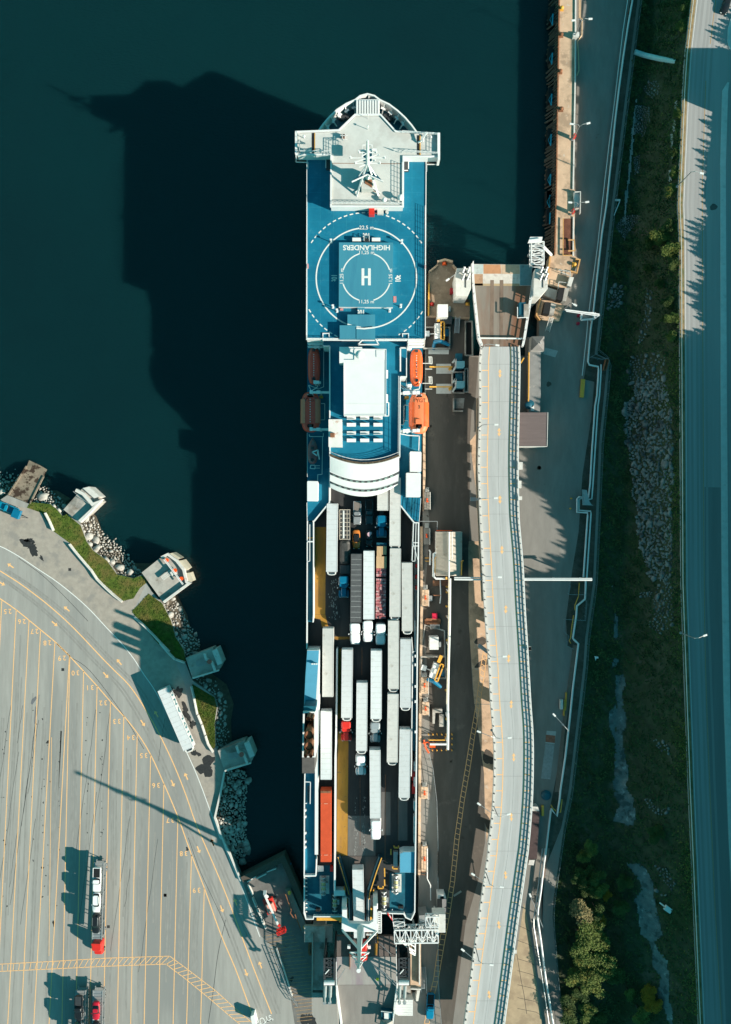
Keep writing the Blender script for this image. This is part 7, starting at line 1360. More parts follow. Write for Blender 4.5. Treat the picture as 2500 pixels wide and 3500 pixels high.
A0, A1 = offs(fl, fr_, 0, ZF), offs(fl, fr_, 1, ZF); n_ = len(A0)
mb = MB(); B0 = [p + Vector((0, 0, -.5)) for p in A0]; B1 = [p + Vector((0, 0, -.5)) for p in A1]; mb.band(A0, A1); mb.band(B1, B0); mb.band(B0, A0); mb.band(A1, B1)
mb.build('road_deck', M('flyover_concrete', (.45, .455, .45), .85, var=.06, scale=.6, stretch=(1, .15, 1), c2=(.40, .405, .40), c2s=.12, c3=(.30, .29, .27), c3s=.3, c3t=(.66, .75)), fo)
mb = MB(); t1 = offs(fl, fr_, .22, ZF + .012); t2 = offs(fl, fr_, .77, ZF + .012); mb.ribbon(t1, .22); mb.ribbon(t2, .22)
tk = MB()
for t_ in (.38, .60): tk.ribbon(offs(fl, fr_, t_, ZF + .006), 1.1)
tk.build('wheel_track', M('flyover_wheel_track', (.42, .425, .42), .8, var=.12, scale=.6, stretch=(1, .1, 1)), fo); tk = MB(); ja, jb = offs(fl, fr_, .02, ZF + .009, st=1), offs(fl, fr_, .97, ZF + .009, st=1)
for k in range(60, 2300, 128): tk.ribbon([ja[k], jb[k]], .06)
tk.ribbon(offs(fl, fr_, .5, ZF + .009), .06); tk.build('expansion_joint', M('joint_grey', (.26, .26, .255), .8, var=.3), fo)
c1 = offs(fl, fr_, .06, ZF + .014, st=1); c2 = offs(fl, fr_, .21, ZF + .014, st=1); c3 = offs(fl, fr_, .78, ZF + .014, st=1); c4 = offs(fl, fr_, .93, ZF + .014, st=1)
y = 1266
while y < 3540:
    i = int(y - 1185); mb.ribbon([c1[i], c2[i]], .2); mb.ribbon([c3[i], c4[i]], .2); y += 55.3 - (2 if y > 2900 else 0)
for c_, x, y_, an in (('M', 838, 72, 90), ('M', 830, 615, 90), ('M', 838, 1238, 90), ('N', 856, 215, 90), ('N', 892, 765, 88), ('N', 918, 1220, 88), ('O', 942, 20, 88), ('O', 965, 510, 90), ('O', 943, 1062, 92), ('Q', 890, 247, 95), ('Q', 828, 707, 97), ('Q', 738, 1352, 97)): arrow(mb, P(c_, x, y_, ZF + .014), math.radians(an), 2.1, .3, True, .75, .45)
mb.build('yellow_lane_marking', m_yel, fo)
mb = MB(); mb.wall(offs(fl, fr_, .012, ZF + .8), .45, ZF - .5, ZF + .8); mb.wall(offs(fl, fr_, .988, ZF + .6), .3, ZF - .5, ZF + .25); mb.build('parapet', m_conc_w, fo)
mb = MB()
g = offs(fl, fr_, .99, ZF + .2)
for hh in (.45, .9): mb.bars([p + Vector((0, 0, hh)) for p in g], .17)
for p in resample(g, 1.5): mb.bar(p, p + Vector((0, 0, .9)), .18)
mb.build('side_railing', m_white, fo)
mb = MB()
for p in resample(offs(fl, fr_, .012, ZF + .8), 2.05): mb.bar(p, p + Vector((0, 0, .5)), .2); mb.bar(p + Vector((0, 0, .5)), p + Vector((-.35, .12, .5)), .14)
mb.build('parapet_post', m_greyd, fo)
for k, y in enumerate((1400, 1740, 1920, 2140, 2420, 2660, 2880, 3100, 3330)):
    a = px(interp(fl, y) + 10, y, ZF - .5); b_ = px(interp(fr_, y) - 12, y, ZF - .5); m0 = a.lerp(b_, .25); m1 = a.lerp(b_, .75); mb = MB(); mb.bar(a + Vector((0, 0, -.4)), b_ + Vector((0, 0, -.4)), 1.2, .8); mb.box((m0.x, m0.y, ZD), (1.2, 1.2, ZF - ZD - 1.3)); mb.box((m1.x, m1.y, ZD), (1.2, 1.2, ZF - ZD - 1.3)); mb.build('pier', m_conc, fo)
mb = MB(); mb.wall(PL('M', [(634, 300), (626, 1040)], ZF - 1) + PL('N', [(648, 0), (680, 690)], ZF - 1), .7, ZF - 1.4, ZF - .95); mb.build('edge_girder', m_conc_t, fo)
for i, (c_, bx, by, heads) in enumerate((('M', 640, 575, [(790, 545)]), ('M', 630, 1235, [(785, 1225)]), ('N', 672, 440, [(822, 467)]), ('N', 715, 1160, [(868, 1202)]), ('O', 760, 258, [(912, 330), (655, 278)]), ('O', 778, 960, [(905, 1040), (655, 950)]), ('Q', 706, 215, [(840, 355), (600, 247)]), ('Q', 610, 905, [(745, 1074), (505, 948)]))):
    zb_ = ZF; b0 = P(c_, bx, by, ZF + .2); lamp(b0, [P(c_, x, y, ZF + 7.6) for x, y in heads], 7, ['first', 'second', 'third', 'fourth', 'fifth', 'sixth', 'seventh', 'eighth'][i] + (' thin lamp' if len(heads) == 1 else ' thin double lamp') + ' from the top along the left side of the flyover', 'lamps along the flyover')
for c_, x, y in (('M', 1033, 925), ('M', 1022, 1098), ('M', 1028, 1225), ('N', 1112, 1132), ('Q', 978, 962), ('L', 25, 505)):
    mb = MB(); p = P(c_, x, y, ZF + 1); mb.box((p.x, p.y, ZF - .6), (.9, 1.8 if y in (925, 1098) else .9, 1.3)); single('junction_box', mb, m_conc_w, 'small pale box fixed outside the right railing of the flyover', 'box', 'pale boxes on the flyover railing')
mb = MB(); a = P('N', 640, 1095, 7.5); mb.bar(a, P('N', 712, 1150, 8), .9, .5); mb.bar(P('N', 640, 1095, 7), P('N', 650, 1130, 3), .3); mb.rail([a, P('N', 712, 1145, 8)], 1.1, .8, .07); single('sign_bracket', mb, m_grey, 'grey metal bracket sticking out of the left side of the flyover', 'bracket')
mb = MB(); mb.box(P('M', 595, 1235, 7.2), (1.7, .9, .8)); mb.bar(P('M', 595, 1235, 7.2), P('M', 595, 1235, 3), .2); single('sign_box', mb, m_grey, 'grey box on a pole left of the flyover lamp', 'box')
# ---- northern link span
ls = thing('side_link_span', 'stained steel link span with fenced sides joining the flyover to open water', 'link span', P('H', 860, 500, 0)); zl = 9.5
m_lsp = M('link_span_steel', (.25, .21, .175), .6, .15, var=.12, scale=.5, stretch=(1, .2, 1), c2=(.20, .10, .06), c2s=.09, c2t=(.48, .6))
MB().prism(PL('H', [(585, 142), (1135, 148), (1130, 340), (588, 345)], zl), zl - 1, zl).build('apron_plate', m_conc_w, ls)
tl = [(.62, .18, (.45, .21, .11)), (.30, .0, (.10, .27, .31)), (.42, .35, None)]
for q, col in (([(588, 235), (680, 235), (680, 342), (588, 342)], (.42, .25, .15)), ([(685, 145), (845, 147), (848, 232), (685, 232)], (.50, .24, .12)), ([(850, 147), (1020, 149), (1022, 235), (850, 233)], (.55, .38, .26)), ([(1024, 150), (1132, 150), (1132, 338), (1024, 338)], (.12, .24, .26)), ([(685, 236), (1020, 236), (1020, 318), (685, 318)], (.62, .56, .50)), ([(588, 146), (682, 146), (682, 232), (588, 232)], (.45, .50, .48)), ([(588, 322), (1020, 322), (1020, 344), (588, 344)], (.46, .33, .2))):
    MB().sheet(PL('H', q, zl + .01)).build('apron_panel', M('panel_%d' % int(col[0] * 1000 + q[0][0]), col, .7, var=.14, scale=1.0, c3=(col[0] * .7, col[1] * .6, col[2] * .6), c3s=.8, c3t=(.6, .72)), ls)
mb = MB(); mb.prism(PL('H', [(588, 347), (1130, 342), (1045, 830), (1000, 960), (668, 960), (645, 830)], zl), zl - 1, zl - .01); mb.build('span_deck', m_lsp, ls)
mb = MB()
for x in (750, 838): mb.ribbon(PL('H', [(x + 15, 290), (x + 10, 940)], zl + .015), .9)
mb.build('rust_track', M('rust_track', (.20, .14, .105), .8, var=.3, scale=.8, stretch=(1, .3, 1)), ls)
mb = MB()
for side in ([(582, 140), (590, 350), (640, 830), (668, 905)], [(1140, 290), (1128, 400), (1060, 830), (1045, 905)]):
    pts = PL('H', side, zl)
    for hh in (.2, 1.1, 2.0): mb.bars([p + Vector((0, 0, hh)) for p in pts], .16)
    for p in resample(pts, 2.5): mb.bar(p, p + Vector((0, 0, 2.0)), .18)
    mb.wall(pts, .5, zl - 1, zl + .5)
mb.bar(P('H', 645, 828, zl + 1), P('H', 1045, 832, zl + 1), .3); mb.build('side_fence', m_whs, ls)
mb = MB(); mb.box(P('H', 1030, 575, zl), (1.6, 3.0, 2.3)); mb.build('control_cabin', m_stern, ls); mb = MB(); mb.prism(PL('H', [(1060, 512), (1105, 512), (1105, 632), (1060, 632)], zl + 2.6), zl + 2.35, zl + 2.6); mb.build('cabin_roof', m_conc, ls); mb = MB(); mb.bars(PL('H', [(1000, 540), (1000, 640), (1105, 635)], zl + 2.5), .16); mb.build('cabin_rail', m_whs, ls)
lamp(P('H', 665, 935, zl), [P('H', 800, 892, zl + 7)], 6.4, 'short white lamp at the junction of link span and flyover', None)
mb = MB()
for q in ([(440, 180), (570, 180), (570, 370), (540, 440), (430, 435), (425, 250)],): mb.prism(PL('H', q, 12), 0, 12)
o = single('hoist_pier', mb, m_conc_w, 'white concrete hoist pier left of the northern link span', 'pier', bevel=.06)
mb = MB(); mb.prism(PL('H', [(1165, 185), (1275, 185), (1280, 370), (1215, 440), (1145, 440), (1150, 300)], 12), 0, 12); o2 = single('hoist_pier', mb, m_conc_w, 'pale concrete hoist pier right of the northern link span', 'pier', bevel=.06)
for dx, lab in ((0, 'left'), (715, 'right')):
    for i, (x, y) in enumerate(((495, 215), (540, 215), (495, 275), (540, 275))):
        mb = MB(); p = P('H', x + dx, y, 12.05); mb.cyl(p, .35, 1.2, 10); mb.tube([p + Vector((-.3, -.8, 1.2)), p + Vector((.3, .8, 1.5))], .28, 8); mb.bar(p + Vector((-.5, .3, .3)), p + Vector((.5, -.4, .9)), .2); single('hoist_winch', mb, m_grey, 'grey hoist motor on top of the %s hoist pier, one of four' % lab, 'winch', 'hoist motors on the hoist piers')
    mb = MB(); mb.prism(PL('H', [(518 + dx, 190), (524 + dx, 190), (524 + dx, 360), (518 + dx, 360)], 12.1), 12.0, 12.15); struct('pier_slot', mb, m_blk)
o = thing('lattice_gantry', 'white lattice gantry and brace at the water end of the tan quay', 'gantry', P('H', 1175, 80, 0)); mb = MB(); mb.truss(P('J', 75, 610, 9.5), P('J', 75, 430, 9.5), 3.0, 2.2, 5, .17); mb.build('truss', m_whs, o); mb = MB(); mb.prism(PL('J', [(30, 370), (128, 370), (120, 415), (12, 418)], 12.5), 12.1, 12.5); mb.bars(PL('J', [(20, 420), (35, 395), (125, 385)], 13), .2); mb.build('head_platform', m_whs, o); mb = MB(); mb.tube([P('J', 125, 440, 11.5), P('J', 195, 512, 5)], .38, 8); mb.bar(P('J', 40, 610, 9.5), P('J', 40, 610, 9.5) + Vector((0, 0, -9.5)), .5); mb.bar(P('J', 115, 600, 9.5), P('J', 115, 600, 9.5) + Vector((0, 0, -9.5)), .5); mb.bar(P('J', 75, 430, 9.5), P('J', 75, 430, 9.5) + Vector((0, 0, -9.5)), .5); mb.build('brace', m_whs, o)
# round headed dolphin beside the ferry
o = thing('berthing_dolphin', 'brown concrete berthing head with curved fender beside the helicopter deck', 'dolphin', P('H', 370, 400, 0)); MB().prism(PL('H', [(180, 205), (262, 145), (262, 115), (330, 95), (405, 115), (405, 150), (440, 185), (440, 440), (560, 470), (560, 640), (180, 620)], 5.2), -2, 5.0).build('platform', m_conc_t, o)
MB().sheet(PL('H', [(182, 206), (262, 146), (262, 116), (330, 97), (403, 116), (403, 150), (438, 186), (438, 440), (558, 470), (558, 638), (182, 618)], 5.03)).build('platform_deck', M('brown_stained_concrete', (.30, .22, .155), .9, var=.2, scale=.6, c2=(.20, .145, .10), c2s=.25, c3=(.42, .33, .25), c3s=.7, c3t=(.62, .7)), o)
mb = MB(); mb.wall(PL('H', [(184, 210), (262, 150)], 5.9), .4, 5, 5.9); mb.wall(PL('H', [(262, 118), (330, 99), (402, 118)], 5.9), .5, 5, 5.9); mb.wall(PL('H', [(404, 150), (438, 188)], 5.9), .4, 5, 5.9); mb.build('rim', m_conc_t, o); mb = MB(); mb.wall(PL('H', [(182, 320), (178, 615)], 5.8), .3, 5, 5.8); mb.build('yellow_edge', m_yelm, o)
for x, y, m_, lab in ((325, 140, m_orange, 'orange mooring bollard at the head of the brown berthing dolphin'), (207, 515, m_red, 'red mooring bollard in a dark patch by the yellow edge'), (537, 512, m_yelm, 'yellow mooring bollard at the right of the brown dolphin')): mb = MB(); p = P('H', x, y, 5.05); mb.box(p, (1.1, .8, .1)); mb.cyl(p, .3, .6, 12); mb.dome(p + Vector((0, 0, .5)), .45, .35, 12); single('mooring_bollard', mb, m_, lab, 'bollard')
mb = MB(); mb.box(P('H', 397, 402, 5.05), (1.3, 1.4, 1.3)); single('red_box', mb, M('maroon_paint', (.38, .02, .03), .5), 'dark red equipment box beside the left hoist pier', 'box', bevel=.04)
mb = MB(); mb.cyl(P('H', 457, 452, 5.05), .4, .9, 12); single('red_drum', mb, MATS['maroon_paint'], 'small red drum next to the left hoist pier', 'drum')
lamp(P('H', 435, 290, 5.05), [P('H', 365, 280, 12.5)], 7.2, 'white lamp leaning over the brown berthing dolphin', None)
# white huts + cranes (gangway handlers)
def hut(c_, x0, y0, x1, y1, zt, lab):
    o = thing('white_hut', lab, 'hut', P(c_, (x0 + x1) / 2, (y0 + y1) / 2, ZD)); q = PL(c_, [(x0, y0), (x1, y0), (x1, y1), (x0, y1)], zt); mb = MB(); mb.prism(q, ZD, zt - .1); mb.build('wall', m_white, o); mb = MB(); mb.prism([(p.x, p.y) for p in q], zt - .08, zt + .06)
    for k in range(10): a = q[0].lerp(q[3], (k + .5) / 10); b_ = q[1].lerp(q[2], (k + .5) / 10); mb.bar(a + Vector((0, 0, .1)), b_ + Vector((0, 0, .1)), .12, .05)
    mb.build('roof', m_white, o); mb = MB(); mb.box(P(c_, x1 + (x1 - x0) * .08, (y0 + y1) / 2, ZD + 1), (.5, 1.2, 2)); mb.build('air_unit', m_grey, o)
hut('X', 632, 218, 822, 450, 8.2, 'white ribbed roof hut beside the dashed circle of the helicopter deck'); hut('N', 188, 1022, 270, 1138, 6.2, 'white ribbed roof hut inside the fenced pad on the dock')
def handler(c_, x, y, ang, lab, zt=6.5):
    p = P(c_, x, y, zt); o = thing('gangway_crane', lab, 'crane', (p.x, p.y, ZD), 'blue and yellow cranes on the dock'); R = Matrix.Rotation(ang, 4, 'Z'); T = lambda a, b_, z: Vector((p.x, p.y, 0)) + R @ Vector((a, b_, 0)) + Vector((0, 0, z))
    mb = MB(); mb.box(T(0, 0, 3.0), (1.5, 3.8, 2.3), ang); mb.build('cabin', m_white, o, bevel=.06); mb = MB(); mb.box(T(.35, 0, 5.35), (1.0, 1.2, .2), ang); mb.build('roof_hatch', m_conc_w, o)
    mb = MB(); mb.bars([T(.8, -2.2, 5.5), T(1.6, -2.2, 5.5), T(1.6, 2.2, 5.5), T(.8, 2.2, 5.5), T(.8, -2.2, 5.5)], .3); mb.bar(T(.2, 2.3, 5.2), T(.3, 4.2, 5.2), .8, .5); mb.build('yellow_frame', m_yelm, o)
    mb = MB(); mb.tube([T(-.8, -2.6, 4.8), T(.8, -2.5, 5.2), T(3.0, -3.4, 4.6)], [.5, .6, .4], 8); mb.tube([T(-.6, -2.4, 4.6), T(-1.0, -4.2, 3.4)], .45, 8); mb.bar(T(1.6, 0, 3.2), T(3.0, 0, 3.2), 1.8, .5); mb.build('blue_boom', m_cbl, o)
    mb = MB(); mb.box(T(-2.6, -.4, 3.0), (1.3, 1.3, 1.2), ang); mb.bar(T(-2, -.4, 3.6), T(-.6, -.4, 3.8), .25); mb.build('control_box', m_whs, o)
handler('X', 640, 690, 0, 'blue and yellow dock crane just below the upper white hut'); handler('N', 235, 1340, -.35, 'tilted blue and yellow dock crane below the lower white hut', 6)
# low walled pits
def pit(c_, q, lab, h=1.2, mat=None):
    mb = MB(); mb.wall(PL(c_, q, ZD + h), .3, ZD, ZD + h, closed=True); single('pit_wall', mb, mat or m_conc, lab, 'low wall')
for c_, q, lab, h in (('X', [(410, 640), (855, 640), (855, 1030), (380, 1030)], 'low concrete wall round the upper crane pit', 1), ('X', [(905, 1470), (1120, 1470), (1120, 1850), (905, 1850)], 'low wall framing the second blue roofed winch house', 1.4), ('X', [(1145, 530), (1270, 530), (1280, 1160), (1145, 1160)], 'low wall round the dark channel beside the link span', .8), ('X', [(1135, 1405), (1190, 1405), (1190, 1830), (1135, 1830)], 'narrow low walled channel right of the winch houses', 1), ('N', [(145, 910), (325, 965), (330, 1195), (105, 1190)], 'thin walled pad round the lower white hut', .5), ('N', [(110, 1205), (335, 1205), (335, 1405), (110, 1405)], 'low wall round the lower crane pit', 1)): pit(c_, q, lab, h)
mb = MB(); mb.prism(PL('X', [(1165, 545), (1262, 545), (1272, 1145), (1160, 1145)], ZD + .05), ZD, ZD + .05); mb.prism(PL('X', [(730, 660), (815, 660), (815, 1010), (760, 1010)], ZD + .05), ZD, ZD + .05); mb.prism(PL('X', [(925, 1490), (1110, 1490), (1110, 1835), (925, 1835)], ZD + .05), ZD, ZD + .05); struct('pit_floor', mb, m_blk)
for y0, lab in ((0, 'upper'), (370, 'lower')):
    o = thing('winch_house', lab + ' teal roofed winch house with a yellow mooring arm', 'winch house', P('X', 1040, 1320 + y0, ZD), 'teal roofed winch houses'); MB().prism(PL('X', [(985, 1265 + y0), (1130, 1265 + y0), (1130, 1375 + y0), (1100, 1405 + y0), (975, 1400 + y0)], 6), ZD, 6).build('house', m_stern, o); MB().sheet(PL('X', [(985, 1265 + y0), (1130, 1265 + y0), (1130, 1375 + y0), (1100, 1405 + y0), (975, 1400 + y0)], 6.05)).build('roof', M('teal_roof', (.16, .40, .46), .5, var=.05), o)
    MB().prism(PL('X', [(965, 1125 + y0), (1090, 1125 + y0), (1090, 1255 + y0), (965, 1255 + y0)], 4.6), ZD, 4.6).build('annex', m_stern, o)
    mb = MB(); mb.bars(PL('X', [(905, 1470 + y0), (970, 1360 + y0), (960, 1230 + y0), (905, 1300 + y0)], 5.6), .45); mb.build('white_frame', m_conc_w, o)
    mb = MB(); mb.bar(P('X', 480, 1375 + y0, 5), P('X', 900, 1375 + y0, 5), .32); mb.prism(PL('X', [(830, 1395 + y0), (890, 1380 + y0), (890, 1420 + y0), (850, 1440 + y0)], 5), 4, 4.8); mb.build('yellow_arm', m_yelm, o)
    mb = MB(); mb.prism(PL('X', [(605, 1318 + y0), (875, 1318 + y0), (900, 1500 + y0), (605, 1500 + y0)], ZD + .1), ZD, ZD + .1); struct('pale_slab', mb, m_conc_w)
    mb = MB()
    for k in range(7): mb.bar(P('X', 465, 1200 + y0 + k * 18, 5.5), P('X', 525, 1200 + y0 + k * 18, 5.5), .14)
    mb.bars(PL('X', [(350, 1310 + y0), (465, 1310 + y0), (530, 1320 + y0), (525, 1190 + y0), (460, 1190 + y0)], 5.6), .16); mb.bars(PL('X', [(400, 1415 + y0), (530, 1415 + y0)], 5.6), .16); single('gangway_platform', mb, m_bdk, lab + ' grated gangway platform between lifeboat and teal winch house', 'platform')
mb = MB(); mb.prism(PL('X', [(460, 1045), (840, 1045), (838, 1140), (462, 1138)], ZD + .1), ZD, ZD + .1); struct('pale_slab', mb, m_conc_w)
mb = MB(); mb.prism(PL('X', [(700, 435), (905, 435), (890, 580), (735, 575)], 5.5), ZD, 5.5); single('dark_cabinet', mb, m_greyd, 'dark steel cabinet below the upper white hut', 'cabinet', bevel=.04)
o = thing('access_stair', 'straight grey steel stair on the dark dock beside the link span', 'stair', P('X', 995, 600, ZD)); mb = MB()
for k in range(15): mb.bar(P('X', 965 - k, 445 + k * 21, ZD + 1.9 - k * .12), P('X', 1040 - k, 445 + k * 21, ZD + 1.9 - k * .12), .18, .06)
mb.build('tread', m_grey, o); mb = MB(); mb.bar(P('X', 960, 435, 6), P('X', 943, 755, 4), .12); mb.bar(P('X', 1045, 435, 6), P('X', 1025, 755, 4), .12); mb.build('stringer', m_grey, o)
mb = MB(); mb.prism(PL('M', [(415, 300), (510, 300), (500, 395), (415, 395)], ZD + .04), ZD, ZD + .04); mb.wall(PL('M', [(410, 300), (410, 418), (497, 418)], ZD + .8), .35, ZD, ZD + .8); single('open_pit', mb, m_conc, 'small open pit with pale lip below the winch houses', 'pit')
# quay edge strip beside the ferry
mb = MB(); mb.prism(sum([PL(c_, q, 4) for c_, q in (('M', [(125, 250), (150, 250), (150, 1040), (128, 1350)]),)], []), ZD, 3.9); mb.wall(PL('N', [(112, 0), (115, 700)], 3.9) + PL('O', [(100, 130), (92, 1600)], 3.9), .6, ZD, 3.9); single('quay_kerb', mb, m_conc_t, 'tan concrete quay kerb running beside the ferry', 'kerb')
for i, (c_, x, y, w_, l_) in enumerate((('M', 165, 1250, 52, 160), ('N', 160, 90, 55, 150), ('N', 148, 660, 60, 150), ('N', 140, 1470, 70, 150), ('O', 150, 60, 60, 120), ('O', 140, 840, 60, 110), ('O', 140, 1450, 55, 230))):
    o = thing('bollard_platform', ['first', 'second', 'third', 'fourth', 'fifth', 'sixth', 'seventh'][i] + ' tan mooring step from the top, between ferry and shaded dock', 'mooring step', P(c_, x, y, ZD), 'mooring steps along the ferry'); mb = MB(); mb.prism(PL(c_, [(x - w_ / 2, y - l_ / 2), (x + w_ / 2, y - l_ / 2), (x + w_ / 2, y + l_ / 2), (x - w_ / 2, y + l_ / 2)], 4.6), ZD, 4.6); mb.build('platform', m_conc_t if i > 1 else m_asph_dk, o)
    p = P(c_, x, y + 5, 4.6); mb = MB(); mb.cyl(p, .25, .5, 10); mb.dome(p + Vector((0, 0, .45)), .3, .25, 10); mb.dome(p + Vector((0, .55, .1)), .25, .2, 10); mb.build('bollard', m_orange, o)
    mb = MB(); mb.rail(PL(c_, [(x + w_ / 2, y - l_ / 2), (x + w_ / 2, y + l_ / 2)], 4.6), 1, 1.2, .06, 2)
    for k in range(6): mb.bar(P(c_, x - w_ / 3, y - l_ / 2 - 8 - k * 7, 4.4 - k * .2), P(c_, x + w_ / 3, y - l_ / 2 - 8 - k * 7, 4.4 - k * .2), .12)
    mb.build('step_rail', m_conc_w, o)
# corrugated building
o = thing('corrugated_building', 'corrugated pale metal building with a ridge pipe, left of the flyover', 'building', P('N', 370, 255, ZD)); q = PL('N', [(247, 48), (488, 48), (485, 455), (248, 455)], 6.6); MB().prism(q, ZD, 6.5).build('wall', m_conc_w, o)
zr = 7.6; r0, r1 = P('N', 370, 48, zr), P('N', 368, 455, zr); m_cor = M('corrugated_roof', (.52, .46, .38), .5, .1, var=.1, scale=1.5, c3=(.40, .28, .18), c3s=1.0, c3t=(.6, .72)); mb = MB(); mb.add([q[0], r0, r1, q[3]], [(3, 2, 1, 0)]); mb.add([r0, q[1], q[2], r1], [(3, 2, 1, 0)])
for k in range(33):
    t = (k + .5) / 33; mb.bar(q[0].lerp(q[3], t) + Vector((0, 0, .08)), r0.lerp(r1, t) + Vector((0, 0, .08)), .2, .12); mb.bar(r0.lerp(r1, t) + Vector((0, 0, .08)), q[1].lerp(q[2], t) + Vector((0, 0, .08)), .2, .12)
mb.build('roof', m_cor, o); mb = MB(); mb.tube(PL('N', [(368, 50), (366, 480)], 8.6), .2, 8); mb.tube(PL('N', [(395, 50), (397, 300)], 8.3), .1, 8); mb.build('ridge_pipe', m_pipe, o)
mb = MB(); mb.tube(PL('N', [(248, 240), (225, 250), (222, 460), (245, 480), (340, 480)], 6.5), .28, 8); mb.build('side_pipe', m_pipe, o); mb = MB(); mb.tube(PL('N', [(500, 315), (485, 320), (482, 450)], 7), .16, 8); mb.tube(PL('N', [(248, 285), (238, 290), (238, 430)], 6.8), .12, 8); mb.tube(PL('N', [(340, 465), (342, 490)], 7), .25, 8); mb.build('yellow_side_pipe', m_yelm, o); mb = MB(); mb.bar(P('N', 250, 37, 6.4), P('N', 395, 37, 6.4), .22); mb.build('orange_gutter', m_orange, o)
# small machinery
for c_, pts, r, lab, mat in (('N', [(185, 215), (195, 235), (192, 355)], .25, 'white bent vent pipe beside the corrugated building', m_pipe), ('N', [(285, 480), (290, 640), (283, 710)], .14, 'thin vertical run of pipe below the corrugated building', m_pipe), ('N', [(145, 290), (205, 290), (205, 318), (150, 320)], .1, 'yellow valve pipework left of the corrugated building', m_yelm), ('O', [(180, 350), (330, 350)], .16, 'yellow loading arm pipe by the orange posts', m_yelm), ('O', [(190, 388), (350, 388)], .3, 'thick white loading arm ending at the elevated pipe', m_pipe), ('N', [(225, 635), (300, 635)], .14, 'brass valve run on the dark dock floor', m_rust)):
    mb = MB(); mb.tube(PL(c_, pts, 4.6), r, 8)
    for x, y in pts: p = P(c_, x, y, 4.6); mb.bar(p, (p.x, p.y, ZD), .1)
    single('process_pipe', mb, mat, lab, 'pipe')
mb = MB(); [mb.bar(P('N', 220 + k * 10, 500, 4.2), P('N', 220 + k * 10, 548, 4.2), .14) for k in range(14)]; mb.bar(P('N', 218, 502, 4.2), P('N', 355, 502, 4.2), .1); single('pipe_stile', mb, m_rust, 'small slatted stile over pipes under the corrugated building', 'stile')
mb = MB(); mb.box(P('N', 190, 660, ZD), (1.0, 1.3, 1.0)); single('louvre_box', mb, m_grey, 'small grey louvred box on the dark dock', 'box'); mb = MB(); mb.box(P('N', 232, 823, ZD), (1.3, 1.4, 1.2)); single('red_tank', mb, M('crimson_paint', (.6, .02, .06), .4), 'bright red square tank on the dark dock', 'tank', bevel=.08)
mb = MB(); mb.bar(P('N', 155, 855, 4), P('N', 280, 858, 4), .35); mb.bar(P('N', 160, 895, 4), P('N', 275, 897, 4), .35); mb.box(P('N', 215, 876, ZD), (4, 1.2, .6)); single('timber_bundle', mb, m_rust, 'two rust coloured beams lying below the red tank', 'beams')
mb = MB(); [mb.bar(P('N', 195 + k * 12, 912, 4.2), P('N', 195 + k * 12, 948, 3.6), .1) for k in range(8)]; mb.bar(P('N', 190, 910, 4.6), P('N', 280, 910, 4.6), .12); single('small_stair', mb, m_grey, 'small grey stair above the fenced hut pad', 'stair')
mb = MB(); mb.prism(PL('O', [(215, 65), (305, 65), (305, 100), (240, 100), (235, 200), (215, 200)], 4.4), ZD, 4.3); single('concrete_upstand', mb, m_conc, 'grey angled concrete upstand above the orange posts', 'upstand'); mb = MB(); mb.box(P('O', 295, 160, ZD), (1.2, 3.1, 1.2)); single('grey_skip', mb, m_conc, 'grey rectangular skip beside the angled upstand', 'skip', bevel=.04)
pp = [(x, 292) for x in (175, 215, 255, 298, 340, 392)] + [(392, 330), (392, 385)] + [(x, 437) for x in (210, 252, 295, 340, 390)]
for i, (x, y) in enumerate(pp): mb = MB(); p = P('O', x, y, ZD); mb.cyl(p, .16, 1.0, 8); mb.dome(p + Vector((0, 0, 1)), .17, .12, 8, 3); single('safety_post', mb, m_yelm, 'short yellow safety post round the loading arm', 'post', 'yellow posts round the loading arm')
for c_, x, y in (('N', 345, 605), ('N', 343, 735), ('N', 346, 828), ('N', 347, 1048), ('N', 337, 1508), ('O', 340, 150), ('O', 335, 320), ('N', 345, 553)): mb = MB(); p = P(c_, x, y, ZD); mb.cyl(p, .28, .9, 10); single('pipe_footing', mb, m_yelm, 'yellow drum shaped footing beside the elevated pipe', 'footing', 'yellow footings along the elevated pipe')
mb = MB(); mb.tube(PL('O', [(135, 350), (150, 420), (180, 470)], 4.2), .22, 8); mb.tube(PL('O', [(125, 380), (170, 370), (200, 390)], 4.4), .15, 8); mb.box(P('O', 210, 388, ZD), (1.4, .9, 1.5)); single('loading_coupler', mb, m_orange, 'orange hose coupler at the ferry end of the loading arm', 'coupler')
mb = MB(); mb.rail(PL('O', [(115, 1345), (165, 1350), (168, 1620)], ZD), 1.2, 1.5, .07, 3); [mb.bar(P('O', 112, 1360 + k * 26, 4.4), P('O', 165, 1365 + k * 26, 4.4), .12) for k in range(10)]; single('walkway_cage', mb, m_rust, 'rusty railed walkway near the blue deck hut of the ferry', 'walkway')
mb = MB(); mb.tube(PL('Q', [(165, 0), (165, 280), (195, 340), (197, 480)], 4.6), .13, 8); single('white_handrail', mb, m_white, 'bent white handrail at the quay edge by the ferry stern', 'handrail')
mb = MB(); mb.rail(sum([PL(c_, q, ZD) for c_, q in (('O', [(180, 470), (215, 600), (250, 900), (262, 1300), (262, 1600)]), ('Q', [(262, 0), (262, 500)]), ('Q', [(262, 850), (262, 1200), (295, 1640)]))], []), 1.5, 2.0, .06, 2); single('dock_fence', mb, m_grey, 'long low railing between the tan quay strip and the dock road', 'fence')
mb = MB(); mb.rail(PL('Y', [(160, 232), (325, 232), (322, 335)], 5), 1.1, 3, .07, 1); single('cable_barrier', mb, m_grey, 'thin grey barrier line above the corrugated building', 'barrier')
